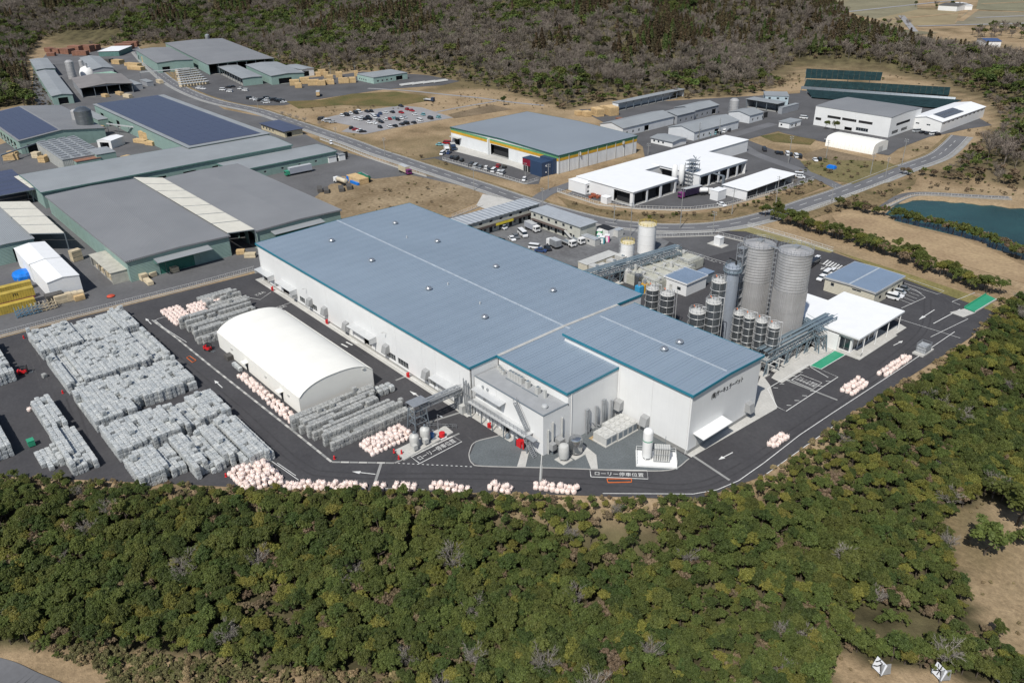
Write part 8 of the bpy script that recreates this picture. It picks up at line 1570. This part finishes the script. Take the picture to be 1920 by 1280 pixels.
# ---------------------------------------------------------------- woods on the hills
P2,r=scatter(-1500,330,-120,1250,5.3,51); ih=inpoly(P2[:,0],P2[:,1],HILL)|inpoly(P2[:,0],P2[:,1],KN); P2=P2[ih]; zz=terr(P2[:,0],P2[:,1]); P3=np.column_stack([P2,zz]); ux,uy,dz=pixels(P3+np.array([0,0,9])); dh=pdist(P2[:,0],P2[:,1],HILLB)
keep=(ux>-60)&(ux<1980)&(uy>-60)&(dz>0)
n1=vnoise(P2[:,0],P2[:,1],70,61); n2=vnoise(P2[:,0],P2[:,1],34,67); n3=vnoise(P2[:,0],P2[:,1],120,71)
CLEAR=[[tuple(GT(*q)[:2]) for q in [(80,76),(130,58),(200,56),(240,74),(180,86),(90,86)]],W2([(1440,140),(1500,118),(1660,128),(1840,180),(1850,215),(1500,190)]),W2([(1860,200),(1880,240),(1800,300),(1740,300),(1850,225)])]
for c in CLEAR: keep&=~inpoly(P2[:,0],P2[:,1],c)
hp=[]
for (x,y,z),a,b,c,d,px,py in zip(P3[keep],n1[keep],n2[keep],n3[keep],dh[keep],ux[keep],uy[keep]):
    u=r.random()
    conif=.03+(1.0 if (b>.66 and d>60) else 0)*.7
    green=.17+(.62 if (a>.55) else 0)
    if 1150<px<1720 and py<80: conif+=.3
    if d<34 and r.random()<1.25-d/30 and px>70:
        if u<.62: k='fs%d'%r.integers(0,2); s=r.uniform(.6,1.3)
        elif u<.86: k='fb%d'%r.integers(0,3); s=r.uniform(.4,.75)
        else: k='fg%d'%r.integers(0,3); s=r.uniform(.4,.7)
    elif u<conif: k=('fc%d'%r.integers(0,2)) if r.random()<.72 else 'fk0'; s=r.uniform(.75,1.15)
    elif u<conif+green: k='fg%d'%(r.choice([0,1,1,2,2])); s=r.uniform(.75,1.25)
    else: k='fb%d'%r.integers(0,3); s=r.uniform(.8,1.25)
    hp.append(((x,y,z-.2),r.uniform(0,6.28),(s,s*r.uniform(.85,1.15)),k))
gn_forest('hill_forest','mixed bare and evergreen forest covering the hills behind the works',hp,'forest')
print('TREES',len(fgp),len(shr),len(hp))
# scrub on the dry banks and field edges
SCR=[([(1060,372),(1130,395),(1250,402),(1350,396),(1440,372),(1530,342),(1560,352),(1470,385),(1380,408),(1290,415),(1180,410),(1080,390)],3.0,.55),([(1500,305),(1560,300),(1660,300),(1680,312),(1590,345),(1540,330)],3.5,.4),([(1480,400),(1560,372),(1660,340),(1720,330),(1700,365),(1660,385),(1600,392),(1560,402),(1500,412)],3.2,.5),([(1660,300),(1760,262),(1850,228),(1880,250),(1800,300),(1740,318),(1690,322)],4.0,.45),([(1700,335),(1790,325),(1920,352),(1920,372),(1840,362),(1740,358)],3.2,.5),([(850,190),(960,198),(1060,212),(1080,205),(960,178),(870,158)],4.5,.45),([(540,205),(640,199),(740,202),(820,190),(900,186),(930,196),(860,212),(800,200),(640,214),(560,216)],4.0,.35),([(620,385),(700,352),(800,335),(880,356),(850,390),(760,400)],3.5,.3),([(590,235),(620,246),(700,275),(800,306),(850,318),(845,312),(740,280),(640,245)],3.0,.5),([(60,200),(70,210),(115,205),(80,135),(62,125),(60,160)],3.0,.6),([(250,80),(420,86),(480,105),(470,100),(400,78),(300,74)],5,.6),([(1440,175),(1500,165),(1500,135),(1440,150)],4,.6),([(1655,150),(1700,152),(1800,182),(1850,200),(1840,190),(1760,160),(1660,138)],5,.35)]
scr=[]
for k,(pg,sp_,pr_) in enumerate(SCR):
    W_=W2(pg); xs=[p[0] for p in W_]; ys=[p[1] for p in W_]; Q,r=scatter(min(xs),max(xs),min(ys),max(ys),sp_,200+k); Q=Q[inpoly(Q[:,0],Q[:,1],W_)]
    dr_=pdist(Q[:,0],Q[:,1],[tuple(p) for p in road]); zz=terr(Q[:,0],Q[:,1])
    for (x,y),d_,z in zip(Q,dr_,zz):
        if d_<8.5 or r.random()>pr_: continue
        s=r.uniform(.18,.5); scr.append(((x,y,z-.05),r.uniform(0,6.28),(s*r.uniform(.9,1.5),s),r.choice(['fs0','fs0','fs1','s1','t0','t1'] if k not in (5,6,7) else ['t0','t0','t1','t1','s1'])))
for pg in ([(1585,58),(1640,50),(1705,48),(1708,54),(1640,60),(1600,66)],[(1812,66),(1850,54),(1930,56),(1930,76),(1880,72),(1830,78)],[(1750,14),(1800,14),(1800,18),(1752,18)],[(1716,12),(1730,12),(1730,15),(1716,15)]):
    W_=W2(pg); xs=[p[0] for p in W_]; ys=[p[1] for p in W_]; Q,r=scatter(min(xs),max(xs),min(ys),max(ys),9,300); Q=Q[inpoly(Q[:,0],Q[:,1],W_)]
    for x,y in Q:
        if r.random()<.75: s=r.uniform(.6,1.15); scr.append(((x,y,float(terr(x,y))-.1),r.uniform(0,6.28),(s,s),r.choice(['fg0','fg1','fb0','fb1'])))
gn_forest('roadside_scrub','low brown scrub on the dry banks and field edges',scr,'scrub')
# ---------------------------------------------------------------- hedges and single trees one can point to
def row(pix,sp,keys,smin,smax,label,group,cat='shrub',seed=1,jit=1.0,name=None):
    r=np.random.default_rng(seed); P=[G(*p)[:2] for p in pix]; S=arclen(P); n=int(S[-1]/sp)
    for k in range(n):
        q=sample(P,S,S[-1]*(k+.5)/n)+r.normal(0,jit,2); key=keys[int(r.integers(0,len(keys)))]; s=r.uniform(smin,smax); tree(key,(q[0],q[1],max(-1.0,float(terr(q[0],q[1])))),s,r.uniform(0,6.28),label,cat,group,name=name)
row([(1430,398),(1470,415),(1520,432),(1570,447),(1640,468),(1700,490),(1770,515),(1840,545),(1870,556)],1.5,['g0','g1','g2','y0','y1','g3'],.6,.95,'green shrub tree in the belt between the car park and the dry meadow','shrub belt above the car park','tree',3,1.5,'shrub_tree')
row([(1455,412),(1560,444),(1700,493),(1830,545)],1.7,['s1','s0','s0','s0'],1.0,1.6,'brown undergrowth bush along the belt above the car park','undergrowth of the shrub belt','bush',5,1.2,'bush')
row([(1580,390),(1610,395),(1650,403),(1700,417),(1760,428),(1820,447),(1870,466),(1930,492)],1.5,['s0','s1','s0','s0'],1.0,1.45,'dark hedge bush on the near bank of the pond','hedge on the near pond bank','bush',8,.9,'bush')
row([(1690,328),(1740,330),(1800,338),(1840,340)],2.0,['s1','s1','s0'],.8,1.1,'grey brown hedge bush beyond the pond path','hedge beyond the pond path','bush',9,1.0,'bush')
row([(1180,402),(1250,408),(1330,404),(1400,388),(1460,365),(1500,352)],5.5,['s1','s0','s1'],.35,.6,'brown bank bush between the white roofed plant and the road','bushes on the plant bank','bush',10,1.6,'bush')
row([(1440,372),(1470,362),(1500,350),(1530,345)],5,['s1','b0','s0'],.4,.7,'scrub bush at the road fork below the long white shed','scrub at the road fork','bush',12,1.5,'bush')
row([(1460,345),(1540,310),(1580,300)],7,['s0','s1'],.35,.6,'garden bush beside the visitor parking at the road fork','bushes at the visitor parking','bush',14,1.5,'bush')
for i,(px,py,k,s,l) in enumerate([(1845,1040,'s0',2.4,'round dark bush standing alone in the tan clearing at the right'),(1905,985,'s0',3.2,'big dark tree at the upper edge of the tan clearing'),(1925,1030,'s0',1.8,'dark bush cut off by the right picture edge in the clearing'),(945,198,'d0',.9,'lone dark pine in the brown field above the striped warehouse'),(825,128,'fg0',1.5,'big round dark tree at the forest foot behind the field'),(1548,243,'g1',.8,'clipped green tree before the big white hall, on the left'),(1565,246,'g2',.8,'clipped green tree before the big white hall, on the right'),(1395,272,'s0',.8,'green bush at the end of the white plant wing'),(730,120,'fg0',.7,'small round tree in the scrub behind the green office hall')]):
    p=GT(px,py) if py>700 else G(px,py); tree(k,p,s,i,l,'tree',name='single_tree')
for i,(px,py) in enumerate([(545,225),(558,228),(572,232),(530,220),(600,238)]): tree('b0',G(px,py),.55,i,['first','second','third','fourth','fifth'][[1,2,3,0,4][i]]+' bare roadside tree counted from the left, above the solar roof lodge','tree','bare roadside trees')
